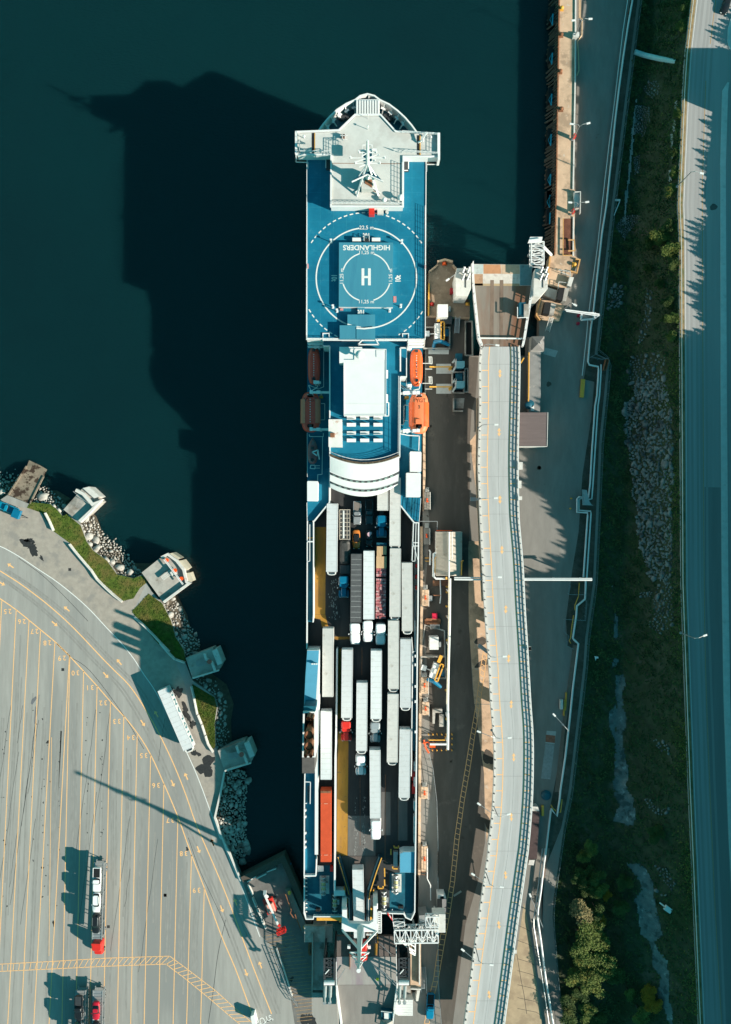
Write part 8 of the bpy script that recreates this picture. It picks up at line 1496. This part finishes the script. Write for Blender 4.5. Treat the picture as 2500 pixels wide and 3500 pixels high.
# brown roof building and neighbours right of the flyover
o = thing('brown_roof_building', 'flat mauve-brown ribbed roof building right of the flyover', 'building', P('M', 1150, 590, ZD)); q = [(1010, 432), (1281, 432), (1274, 746), (1015, 746)]; MB().prism(PL('M', q, 8.4), ZD, 8.2).build('wall', m_conc_w, o); mb = MB(); mb.prism(PL('M', q, 8.4), 8.22, 8.4)
for k in range(26): y = 436 + k * 12; mb.bar(P('M', 1015, y, 8.42), P('M', 1275, y, 8.42), .08, .05)
mb.build('roof', m_brownroof, o); mb = MB(); mb.bars(PL('M', [(1281, 432), (1274, 747), (1015, 747)], 8.45), .14); mb.build('roof_edge', m_conc_w, o)
o = thing('kiosk', 'small square kiosk with grey four-sided pyramid roof beside the link span', 'kiosk', P('H', 1190, 880, ZD)); q = PL('H', [(1130, 812), (1248, 808), (1246, 948), (1125, 945)], 6.2); MB().prism([(p.x * .995 + .2, p.y) for p in q], ZD, 6.0).build('wall', m_conc_w, o); mb = MB(); mb.add(q + [P('H', 1190, 880, 7.6)], [(0, 3, 4), (3, 2, 4), (2, 1, 4), (1, 0, 4)]); mb.build('roof', M('grey_shingle', (.22, .21, .20), .9, var=.15, scale=2), o); mb = MB(); mb.cyl(P('H', 1213, 876, 7.0), .12, .5, 8); mb.build('vent', m_white, o)
mb = MB(); mb.prism(PL('H', [(1110, 955), (1215, 955), (1215, 1353)], 5.5) + PL('M', [(1208, 430), (1105, 430)], 5.5), ZD, 5.5); single('long_flat_shed', mb, M('felt_roof', (.24, .24, .235), .9, var=.12, scale=.8, c3=(.33, .32, .3), c3s=.6), 'long flat grey roofed shed between the kiosk and the brown roof building', 'shed')
mb = MB(); mb.tube(sum([PL(c_, q, 6.4) for c_, q in (('H', [(1105, 960), (1102, 1353)]), ('M', [(1100, 330)]))], []), .18, 8); mb.bar(P('H', 1060, 1010, 7), P('H', 1030, 1060, 7), .3); single('orange_wall_pipe', mb, m_yelm, 'orange pipe along the left of the long flat shed', 'pipe'); mb = MB(); mb.cyl(P('M', 1100, 365, ZD), .95, 2.8, 14); mb.dome(P('M', 1100, 365, ZD + 2.8), .95, .4, 14); single('teal_tank', mb, m_stern, 'dark teal cylindrical tank at the lower end of the flat shed', 'tank'); mb = MB(); mb.box(P('M', 1118, 405, ZD), (.8, 1.3, 2.8)); single('white_cabinet', mb, m_white, 'narrow white cabinet touching the brown roof building', 'cabinet')
mb = MB(); mb.sheet(PL('H', [(1255, 915), (1375, 945), (1350, 1005), (1240, 975)], ZD + .01)); mb.sheet(PL('O', [(1270, 265), (1358, 270), (1342, 390), (1258, 380)], ZD + .012)); struct('pale_patch', mb, M('patch_pale', (.40, .40, .39), .9, var=.1)); mb = MB(); mb.sheet(PL('O', [(1258, 386), (1342, 394), (1305, 715), (1217, 705)], ZD + .012)); struct('grey_slab', mb, M('slab_grey', (.30, .31, .31), .9, var=.2, scale=1.5)); mb = MB(); mb.sheet(PL('O', [(1262, 300), (1350, 310), (1345, 378), (1260, 368)], ZD + .016)); struct('red_stain', mb, M('reddish_stain', (.30, .12, .08), .9, var=.2))
mb = MB(); mb.box(P('K', 441, 65, ZD), (1.0, 4.6, .5), -.08); single('orange_beam', mb, m_yelm, 'orange beam lying on the shaded road by the fenced bay', 'beam')
for c_, x, y, l in (('L', 310, 920, 4.5), ('L', 298, 970, 4)): mb = MB(); mb.box(P(c_, x, y, ZD), (.35, l, .5), -.06); single('orange_beam', mb, m_yelm, 'orange beam on the edge of the brown track, %s' % ('upper one' if y == 920 else 'lower one'), 'beam')
mb = MB(); mb.box(P('L', 272, 940, ZD), (.7, 2.4, 1)); single('pale_locker', mb, m_conc_w, 'pale narrow locker beside the orange beams', 'locker'); mb = MB(); mb.box(P('O', 1230, 998, ZD), (.6, 2.6, .6)); single('orange_block', mb, m_yelm, 'orange block next to the dark shed by the flyover', 'block')
mb = MB(); mb.prism(PL('O', [(1135, 1010), (1205, 1012), (1180, 1450), (1100, 1448)], 5.2), ZD, 5.2); single('dark_shed', mb, M('dark_felt', (.075, .05, .05), .9, var=.15), 'long narrow dark maroon roofed shed beside the flyover', 'shed'); mb = MB(); mb.prism(PL('O', [(1135, 965), (1190, 968), (1202, 1008), (1135, 1006)], 5.4), ZD, 5.4); mb.prism(PL('O', [(1110, 1460), (1160, 1460), (1150, 1510), (1100, 1505)], 4.6), ZD, 4.6); single('pale_annex', mb, m_conc_w, 'pale end pieces of the dark shed', 'annex')
mb = MB(); mb.dome(P('O', 1262, 860, ZD), 1.3, 1.0, 14); single('tarp_heap', mb, m_stern, 'teal covered heap on the shaded dock right of the flyover', 'heap')
# boom barrier / mast truck near the quay corner
o = thing('barrier_frame', 'white folding frame crane with tilted rectangular deck over the pipes', 'crane', P('J', 500, 985, ZD)); mb = MB(); mb.bar(P('J', 305, 948, 7.5), P('J', 578, 985, 7.5), .3); mb.bar(P('J', 315, 960, 7.5), P('J', 575, 998, 7.5), .2); mb.bars(PL('J', [(545, 970), (540, 1020), (580, 990)], 7.3), .22); mb.build('long_arm', m_whs, o)
mb = MB(); mb.bars(PL('J', [(440, 975), (535, 975), (540, 1020), (432, 1030), (440, 975)], 6), .4); mb.build('frame', m_whs, o); mb = MB(); mb.prism(PL('J', [(448, 990), (525, 990), (525, 1020), (445, 1024)], 5.9), 5.6, 5.8); mb.build('frame_deck', m_conc, o); mb = MB()
for x, y in ((445, 980), (530, 1015)): p = P('J', x, y, 5.8); mb.bar(p, (p.x, p.y, ZD), .3)
mb.build('leg', m_whs, o)
for x, y in ((413, 997), (408, 1060)): mb = MB(); p = P('J', x, y, ZD); mb.cyl(p, .35, .7, 10); mb.box(p, (.7, .7, .08)); single('red_marker', mb, MATS['crimson_paint'], 'small crimson marker on the road left of the white frame, %s one' % ('upper' if y < 1000 else 'lower'), 'marker')
o = thing('corner_shelter', 'steel shelters with black and grey roofs at the lower corner of the tan quay', 'shelter', P('J', 290, 820, ZQY)); mb = MB(); mb.prism(PL('J', [(262, 770), (305, 773), (285, 875), (243, 865)], 6.8), ZD, 6.7); mb.prism(PL('J', [(150, 885), (195, 890), (180, 985), (132, 975)], 6.3), ZD, 6.2); mb.build('dark_roof', m_blk, o, each=True); mb = MB(); mb.prism(PL('J', [(306, 773), (340, 778), (315, 880), (287, 875)], 6.5), ZD, 6.4); mb.prism(PL('J', [(197, 890), (238, 900), (215, 990), (182, 985)], 6), ZD, 5.9); mb.prism(PL('J', [(160, 765), (250, 795), (242, 875), (140, 830)], 5.2), ZD, 5.1); mb.build('grey_roof', m_conc, o, each=True)
mb = MB(); mb.prism(PL('J', [(345, 685), (378, 690), (355, 765), (325, 755)], 6), ZD, 5.9); mb.build('pale_roof', m_conc_w, o); mb = MB(); mb.rail(PL('J', [(250, 640), (340, 655), (345, 690), (265, 660)], ZQY), 1.1, 1.2, .07, 2); mb.rail(PL('J', [(245, 790), (250, 735), (320, 745)], ZQY), 1.1, 1.2, .07, 2); mb.build('railing', m_bdk, o)
mb = MB()
for k in range(10): mb.bar(P('J', 190 - k * 3.5, 1012 + k * 10.5, 5.4 - k * .22), P('J', 212 - k * 3.5, 1016 + k * 10.5, 5.4 - k * .22), .16, .06)
mb.bar(P('J', 186, 1005, 6), P('J', 150, 1118, 3.6), .14); mb.bar(P('J', 215, 1010, 6), P('J', 182, 1125, 3.6), .14); single('corner_stair', mb, m_conc_w, 'short pale steel stair leading down from the quay corner shelters', 'stair')
# fenced bays
for c_, q, lab in (('J', [(555, 1300), (500, 1330), (580, 1350), (640, 1340)], 'wire fence round the wooden box at the pipe bend'), ('L', [(300, 265), (455, 275), (465, 120)], 'upper wire fence bay beside the yellow pipe'), ('L', [(290, 270), (285, 360), (322, 395), (308, 475), (365, 500)], 'lower wire fence bay beside the yellow pipe'), ('L', [(335, 0), (322, 70), (460, 72)], 'wire fence bay just below the pipe bridge')): mb = MB(); mb.rail(PL(c_, q, ZD), 1.8, 2, .05, 2); single('wire_fence', mb, MATS['fence_teal'], lab, 'fence')
mb = MB(); mb.prism(PL('J', [(630, 1342), (655, 1342), (635, 1420), (612, 1425)], 4.4), ZD, 4.3); mb.wall(PL('J', [(632, 1342), (655, 1342), (635, 1422), (612, 1425)], 4.9), .16, 4, 4.9, closed=True); single('wooden_box', mb, m_rust, 'brown open wooden box outside the pipe bend', 'box')
o = thing('pipe_stile', 'grey steel stepover platform across the pipe loop', 'stepover', P('K', 470, 940, ZD)); mb = MB(); mb.prism(PL('K', [(440, 865), (478, 870), (500, 960), (520, 990), (445, 990)], 5.2), 5, 5.2); mb.build('platform', m_grey, o); mb = MB(); mb.rail(PL('K', [(442, 868), (460, 915), (446, 988), (520, 990)], 5.2), 1, 1, .07, 2); mb.build('railing', m_grey, o)
lamp(P('L', 288, 1105, ZD), [P('L', 228, 1038, 9.5)], 6.5, 'shaded lamp standing on the brown track', 'lamps in the shade right of the flyover'); lamp(P('Q', 1180, 600, ZD), [P('Q', 1122, 445, 10)], 7, 'lamp at the pipe bend near the sandy ground', 'lamps in the shade right of the flyover')
for c_, x, y in (('K', 352, 937), ('K', 345, 1017)): mb = MB(); mb.cyl(P(c_, x, y, ZD), .2, .8, 8); single('road_post', mb, m_yelm, 'tiny yellow post left of the pipe loop, %s' % ('upper' if y < 1000 else 'lower'), 'post')
# culvert chute across the ravine
mb = MB(); cu_ = [tz(*S('I', x, y)) + Vector((0, 0, .8)) for x, y in ((848, 425), (930, 452), (1040, 478), (1180, 505))]; mb.tube(cu_, .62, 10); single('culvert_pipe', mb, M('pale_teal_pipe', (.45, .68, .70), .5, var=.08), 'pale turquoise culvert pipe lying across the dark ravine near the top', 'pipe')
mb = MB(); mb.bar(tz(*S('J', 698, 85)) + Vector((0, 0, .6)), tz(*S('J', 738, 88)) + Vector((0, 0, .6)), .4); mb.bar(tz(*S('J', 735, 95)) + Vector((0, 0, .5)), tz(*S('J', 690, 205)) + Vector((0, 0, .5)), .2); single('fallen_frame', mb, m_white, 'bent white metal frame lying in the ravine beside the fence', 'frame')
mb = MB(); mb.bar(tz(*S('R', 1050, 885)) + Vector((0, 0, .5)), tz(*S('R', 1100, 925)) + Vector((0, 0, .5)), .3); q = tz(*S('R', 1118, 940)); mb.box(q, (1.8, 1.2, .7), -.6); single('broken_signpost', mb, m_white, 'fallen white post with a square foot beside the creek', 'signpost')
mb = MB(); mb.sheet([tz(*S('L', x, y)) + Vector((0, 0, .5)) for x, y in ((535, 560), (565, 565), (568, 578), (550, 580), (545, 598))]); single('white_scrap', mb, m_white, 'small white scrap of metal in the dark ravine', 'scrap')
# ================================================================ VEGETATION
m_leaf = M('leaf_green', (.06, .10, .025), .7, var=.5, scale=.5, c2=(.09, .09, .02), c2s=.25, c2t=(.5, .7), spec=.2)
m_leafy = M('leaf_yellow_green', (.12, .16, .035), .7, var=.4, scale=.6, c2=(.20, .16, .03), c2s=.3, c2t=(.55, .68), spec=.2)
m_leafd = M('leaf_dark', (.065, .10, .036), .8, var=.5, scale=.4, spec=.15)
m_brk = M('bark', (.10, .08, .06), .9, var=.3, scale=3)
paths = [[S('I', *q) for q in ((1240, 275), (1255, 285), (1205, 640), (1170, 1000), (1130, 1540), (1105, 1545), (1130, 1100), (1180, 650))], [S('I', *q) for q in ((862, 790), (878, 785), (850, 1150), (830, 1350), (800, 1624), (775, 1624), (805, 1350), (835, 1000))], [S('J', *q) for q in ((800, 0), (778, 0), (765, 270), (785, 280))], [S('L', *q) for q in ((672, 0), (682, 0), (672, 400), (664, 400))]]
creek = [sp(('L', [(700, 200), (730, 260), (728, 400), (700, 430), (680, 400), (690, 300)])), sp(('L', [(720, 570), (735, 600), (690, 670), (665, 660), (680, 600)])),
         sp(('L', [(700, 715), (770, 705), (795, 780), (765, 850), (770, 980), (800, 1060), (790, 1120), (760, 1200), (780, 1330), (810, 1450), (800, 1620)]), ('R', [(850, 60), (870, 220), (840, 290), (760, 270), (680, 250), (700, 170), (740, 130), (690, 40)]), ('L', [(680, 1600), (690, 1450), (700, 1250), (640, 1080), (650, 1000), (710, 940), (700, 850)])),
         sp(('R', [(780, 570), (900, 580), (960, 640), (1010, 740), (1020, 880), (1060, 1050), (1085, 1150), (1020, 1200), (1060, 1290), (1120, 1340), (1130, 1450), (1140, 1560), (1130, 1640), (1160, 1750), (1170, 1900), (1140, 1900), (1080, 1720), (1010, 1590), (1050, 1560), (1060, 1480), (1000, 1420), (985, 1250), (970, 1190), (900, 1150), (880, 1000), (870, 900), (840, 880), (900, 800), (910, 740), (840, 650)]))]
def ravine_sheet(name, poly, mat, dz, **kw):
    q = densify(poly + [poly[0]], 10)[:-1]; pts = [Vector((tz(x, y).x, tz(x, y).y, 0)) for x, y in q]; tess = geometry.tessellate_polygon([pts]); xs = [p.x for p in pts]; ys = [p.y for p in pts]
    vs = []; fs = []; step = .36; nx = int((max(xs) - min(xs)) / step) + 2; ny = int((max(ys) - min(ys)) / step) + 2
    gx = min(xs) + np.arange(nx) * step; gy = min(ys) + np.arange(ny) * step; G = np.stack(np.meshgrid(gx, gy), -1).reshape(-1, 2)
    jit = rng.uniform(-.1, .1, G.shape); G = G + jit; ins = inpoly([(p.x, p.y) for p in pts], G[:, 0], G[:, 1])
    zz = [terr(g[0], g[1]) + dz for g in G]; vs = [(g[0], g[1], z) for g, z in zip(G, zz)]
    for j in range(ny - 1):
        for i in range(nx - 1):
            a = j * nx + i; c = [a, a + 1, a + nx + 1, a + nx]
            if sum(ins[k] for k in c) >= 3: fs.append(c)
    if fs: np_mesh(name, vs, fs, mat, True, **kw)
m_crk = M('creek_water', (.11, .13, .125), .25, var=.35, scale=.5, c2=(.035, .045, .04), c2s=.45, c2t=(.52, .62), c3=(.24, .25, .24), c3s=.5, bump=.04, spec=.6)
for q in creek: ravine_sheet('creek_water', q, m_crk, .12, kind='structure')
for q in paths: ravine_sheet('gravel_path', q, M('path_gravel', (.34, .33, .31), .95, var=.15, scale=1.5), .14, kind='structure')
rockp = [(sp(('I', [(960, 650), (1080, 640), (1070, 720), (1000, 780), (930, 710)])), 120, .2, .5), (sp(('I', [(880, 830), (980, 850), (980, 960), (930, 1080), (860, 1060), (860, 900)])), 220, .15, .45), (sp(('I', [(850, 1250), (900, 1230), (900, 1380), (860, 1380)])), 50, .15, .4),
         (sp(('J', [(700, 300), (770, 200), (900, 200), (880, 260), (800, 340), (780, 400), (740, 330)])), 120, .15, .5), (sp(('J', [(650, 800), (710, 745), (760, 760), (765, 850), (740, 920), (630, 955), (650, 880)])), 60, .3, .95),
         (sp(('J', [(950, 770), (1000, 800), (990, 960), (970, 1100), (900, 1220), (880, 1130), (940, 1000)])), 50, .2, .7), (sp(('J', [(830, 1320), (980, 1290), (1070, 1275), (1120, 1370), (1130, 1624), (860, 1624), (800, 1500)])), 430, .25, 1.0),
         (sp(('K', [(865, 0), (1100, 0), (1150, 230), (1165, 520), (1150, 640), (1180, 780), (1150, 900), (1160, 1130), (1155, 1400), (1140, 1624), (980, 1560), (930, 1400), (900, 1330), (870, 1150), (880, 1000), (830, 900), (850, 780), (830, 650), (780, 400), (770, 200), (860, 130)])), 1500, .25, 1.0), (sp(('L', [(1050, 0), (1150, 0), (1160, 150), (1170, 330), (1050, 390), (960, 320), (1020, 250), (1000, 130)])), 260, .25, .9), (sp(('L', [(900, 60), (1000, 50), (980, 90), (900, 95)])), 25, .2, .6),
         (sp(('L', [(1010, 1230), (1060, 1220), (1130, 1280), (1125, 1340), (1060, 1310)])), 30, .25, .8), (sp(('R', [(930, 80), (960, 60), (1050, 150), (1130, 140), (1120, 210), (1000, 180)])), 30, .2, .8), (sp(('R', [(1020, 600), (1110, 620), (1180, 740), (1150, 800), (1060, 680)])), 30, .25, .8), (sp(('R', [(1010, 790), (1050, 780), (1050, 850), (1110, 830), (1120, 850)])), 16, .3, .9)]
m_rrock = M('ravine_rock', (.25, .25, .24), .9, var=.4, scale=.8, c2=(.08, .08, .08), c2s=.4)
for q, n, r0_, r1_ in rockp: rocks('ravine_rocks', q, lambda x, y: tz(x, y).z + .15, n, r0_, r1_, m_rrock, 'loose grey rocks in the shaded ravine', dist=.88)
# undergrowth over the whole ravine
N = 95000; yw = rng.uniform(-150, 140, N); t = rng.uniform(.01, .985, N)
YS = np.linspace(-160, 150, 400); LR = np.array([lr(y) for y in YS]); xl = np.interp(yw, YS, LR[:, 0]); xr = np.interp(yw, YS, LR[:, 1]); xw = xl + (xr - xl) * t
zz = np.array([terr(a, b_) for a, b_ in zip(xw, yw)]); k = F / (H - zz); sxp = 1250 + xw * k; syp = 1750 - yw * k; ok = np.ones(N, bool)
for q in creek: ok &= ~inpoly(q, sxp + 4 * np.sin(yw * 1.9) + rng.normal(0, 3, N), syp + rng.normal(0, 4, N))
for q in paths: ok &= ~inpoly(q, sxp, syp)
for q, n, a, b_ in rockp: ok &= ~(inpoly(q, sxp, syp) & (rng.random(N) > .04))
clump = np.sin(xw * .9 + np.sin(yw * .5) * 2) * np.sin(yw * .7 + 1.3 * np.sin(xw * .4)) + .5 * np.sin(xw * 2.3 + yw * 1.7); ok &= (rng.random(N) < .55 + .4 * clump); hgt = np.clip(.35 + .55 * clump, .1, 1.2) * rng.uniform(.3, 1, N)
xw, yw, zz, hgt, t = xw[ok], yw[ok], zz[ok], hgt[ok], t[ok]
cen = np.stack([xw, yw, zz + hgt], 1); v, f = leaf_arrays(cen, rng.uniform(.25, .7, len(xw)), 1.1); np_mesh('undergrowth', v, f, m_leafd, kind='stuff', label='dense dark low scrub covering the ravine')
# verge shrubs along the highway (sunlit crest)
Nn = 9000; yv = rng.uniform(-120, 128, Nn); Lv = np.interp(yv, YS, LR[:, 1]); off = rng.gamma(1.5, .75, Nn); xv = Lv - .3 - off; zv = np.array([terr(a, b_) for a, b_ in zip(xv, yv)]) + rng.uniform(.2, 1.0, Nn) * (1 + .6 * np.sin(yv * .35) * np.sin(yv * .13)); keep = rng.random(Nn) < np.clip(.55 + .5 * np.sin(yv * .21 + 1), .1, 1)
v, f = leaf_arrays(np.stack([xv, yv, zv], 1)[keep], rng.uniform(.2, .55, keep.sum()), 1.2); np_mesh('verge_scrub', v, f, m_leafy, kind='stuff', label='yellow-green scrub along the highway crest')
def make_tree(name, label, cat, R, Ht, nleaf, mat, grp, flat=.8, lump=7, size=(.3, .65)):
    o = thing(name, label, cat, (0, 0, 0), grp); mb = MB(); mb.tube([(0, 0, 0), (.1, .05, Ht * .35), (0, .15, Ht * .75)], [.28 * R / 3, .2 * R / 3, .07], 8)
    cs = []
    for i in range(lump):
        a = rng.uniform(0, 6.28); r = R * rng.uniform(.15, .72); z = Ht * rng.uniform(.5, .86); cs.append((r * math.cos(a), r * math.sin(a), z, R * rng.uniform(.28, .5))); mb.tube([(0, 0, Ht * .3), (r * .5 * math.cos(a), r * .5 * math.sin(a), Ht * .5), (r * math.cos(a), r * math.sin(a), z)], [.12 * R / 3, .08 * R / 3, .03], 6)
    cs.append((0, 0, Ht * .78, R * .5)); mb.build('trunk', m_brk, o)
    ci = rng.integers(0, len(cs), nleaf); C = np.array(cs)[ci]; d = rng.normal(0, 1, (nleaf, 3)); d /= np.linalg.norm(d, axis=1)[:, None]; rr = rng.random(nleaf) ** .45
    cen = C[:, :3] + d * (C[:, 3] * rr)[:, None] * np.array([1, 1, flat]); v, f = leaf_arrays(cen, rng.uniform(size[0], size[1], nleaf), 1.3); c = np_mesh('crown', v, f, mat); c.parent = o; return o
# individual trees in the ravine, placed where the photo shows sunlit crowns
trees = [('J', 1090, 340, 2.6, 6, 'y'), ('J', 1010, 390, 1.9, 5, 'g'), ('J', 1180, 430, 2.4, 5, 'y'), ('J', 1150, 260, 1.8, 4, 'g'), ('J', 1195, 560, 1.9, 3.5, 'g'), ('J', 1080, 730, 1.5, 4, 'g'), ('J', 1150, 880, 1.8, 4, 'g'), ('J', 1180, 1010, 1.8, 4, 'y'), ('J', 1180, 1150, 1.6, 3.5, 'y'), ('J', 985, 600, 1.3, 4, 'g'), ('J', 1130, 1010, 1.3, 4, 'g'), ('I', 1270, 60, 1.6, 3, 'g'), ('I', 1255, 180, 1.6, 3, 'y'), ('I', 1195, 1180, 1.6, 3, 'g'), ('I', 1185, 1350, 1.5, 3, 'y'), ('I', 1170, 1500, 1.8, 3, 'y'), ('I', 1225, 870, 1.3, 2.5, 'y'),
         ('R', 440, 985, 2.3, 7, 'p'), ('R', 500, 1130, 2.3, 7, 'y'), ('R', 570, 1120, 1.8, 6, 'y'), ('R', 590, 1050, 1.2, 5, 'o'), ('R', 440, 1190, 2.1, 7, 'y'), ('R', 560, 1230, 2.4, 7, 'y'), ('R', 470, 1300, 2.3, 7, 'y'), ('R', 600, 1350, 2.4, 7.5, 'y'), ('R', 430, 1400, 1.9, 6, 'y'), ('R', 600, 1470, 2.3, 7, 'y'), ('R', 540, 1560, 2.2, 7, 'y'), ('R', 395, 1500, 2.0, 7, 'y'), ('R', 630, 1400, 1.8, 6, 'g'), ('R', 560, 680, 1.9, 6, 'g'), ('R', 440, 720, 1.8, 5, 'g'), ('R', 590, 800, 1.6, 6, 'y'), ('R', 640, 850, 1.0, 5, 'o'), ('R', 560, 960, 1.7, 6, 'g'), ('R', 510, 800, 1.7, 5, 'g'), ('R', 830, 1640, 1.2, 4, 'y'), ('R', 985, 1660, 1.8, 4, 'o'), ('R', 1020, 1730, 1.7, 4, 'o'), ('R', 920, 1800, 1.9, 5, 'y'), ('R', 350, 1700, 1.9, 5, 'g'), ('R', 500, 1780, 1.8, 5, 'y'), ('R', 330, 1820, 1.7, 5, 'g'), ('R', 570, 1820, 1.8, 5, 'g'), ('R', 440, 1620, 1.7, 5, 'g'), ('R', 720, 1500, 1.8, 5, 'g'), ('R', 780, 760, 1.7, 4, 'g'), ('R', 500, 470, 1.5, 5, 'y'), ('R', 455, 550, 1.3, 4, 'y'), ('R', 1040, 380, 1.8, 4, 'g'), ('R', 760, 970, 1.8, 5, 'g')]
m_ora = M('leaf_amber', (.34, .17, .015), .7, var=.35, scale=.8, spec=.2); m_pal = M('leaf_straw', (.24, .20, .09), .8, var=.3, scale=1, spec=.2)
protos = {}; bid = 0
for kk, mt in (('g', m_leaf), ('y', m_leafy), ('o', m_ora), ('p', m_pal)):
    for j in range(2): protos[kk + str(j)] = None
kinds = {'g': 'dark green', 'y': 'yellow-green', 'o': 'amber leaved', 'p': 'straw coloured'}
for i, (c_, x, y, R, Ht, kk) in enumerate(trees):
    key = kk + str(i % 2); p = tz(*S(c_, x, y)); hz = p.z + Ht * .8; p = px(*S(c_, x, y), hz); base = (p.x, p.y, terr(p.x, p.y) - .05)
    row = {'I': 'upper ravine', 'J': 'ravine beside the lit highway edge', 'R': 'lower ravine left of the creek'}[c_]
    lab = f'{kinds[kk]} bushy tree in the {row}'
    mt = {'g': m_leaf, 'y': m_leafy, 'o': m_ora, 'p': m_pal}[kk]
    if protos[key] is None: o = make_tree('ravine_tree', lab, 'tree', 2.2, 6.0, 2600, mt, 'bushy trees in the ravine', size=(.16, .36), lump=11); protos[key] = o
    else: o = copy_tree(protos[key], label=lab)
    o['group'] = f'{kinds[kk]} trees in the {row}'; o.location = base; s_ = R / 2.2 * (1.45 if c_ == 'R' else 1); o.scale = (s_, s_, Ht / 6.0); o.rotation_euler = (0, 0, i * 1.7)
# trees on the hill crest beyond the highway
ya_ = -172; i = 0; hp = []
while ya_ < 165:
    zt = ztop(ya_); low = zt - 1.1; topz = zt + random.uniform(-.6, 1.3)
    if not (89 < ya_ < 103):
        R = random.uniform(1.0, 1.9)
        if len(hp) < 2:
            o = thing('hillside_tree', 'spruce tree on the hillside beyond the highway', 'tree', (0, 0, 0), 'trees on the hillside beyond the highway'); mb = MB(); mb.tube([(0, 0, 0), (0, 0, 5.8)], [.2, .03], 6); mb.build('trunk', m_brk, o)
            hh = rng.random(1500) ** 1.3; aa = rng.uniform(0, 6.28, 1500); rr = 2.3 * (1 - hh) ** .9 * (.55 + .45 * np.sin(hh * 40)) * rng.random(1500) ** .4 * (1 + .25 * np.sin(aa * 5)); v, f = leaf_arrays(np.stack([rr * np.cos(aa), rr * np.sin(aa), .4 + 5.6 * hh], 1), rng.uniform(.25, .6, 1500), 1.0); c = np_mesh('crown', v, f, m_leaf); c.parent = o; hp.append(o)
        else: o = copy_tree(hp[i % 2])
        hb = max(2.6, topz - low + .8); o.location = (95.8 + random.uniform(-.5, .8), ya_, topz - hb); o.scale = (R / 2.3, R / 2.3, hb / 6.0); o.rotation_euler = (0, 0, i * 2.1)
    ya_ += random.uniform(1.05, 1.75); i += 1
# building beyond the highway
o = thing('hillside_building', 'plain pale block building beyond the right edge of the photo', 'building', (100, 96, ZH)); MB().prism([(93, 91), (107, 91), (107, 101), (93, 101)], ZH - 1, 26).build('wall', m_conc_w, o)
for k in range(3):
    for z in (16, 19.5, 23): MB().box((92.97, 92.5 + k * 3.2, z), (.08, 1.6, 1.8)).build('window', m_glass, o)
MB().prism([(92.7, 90.7), (107.3, 90.7), (107.3, 101.3), (92.7, 101.3)], 26, 26.3).build('roof', m_greyd, o)
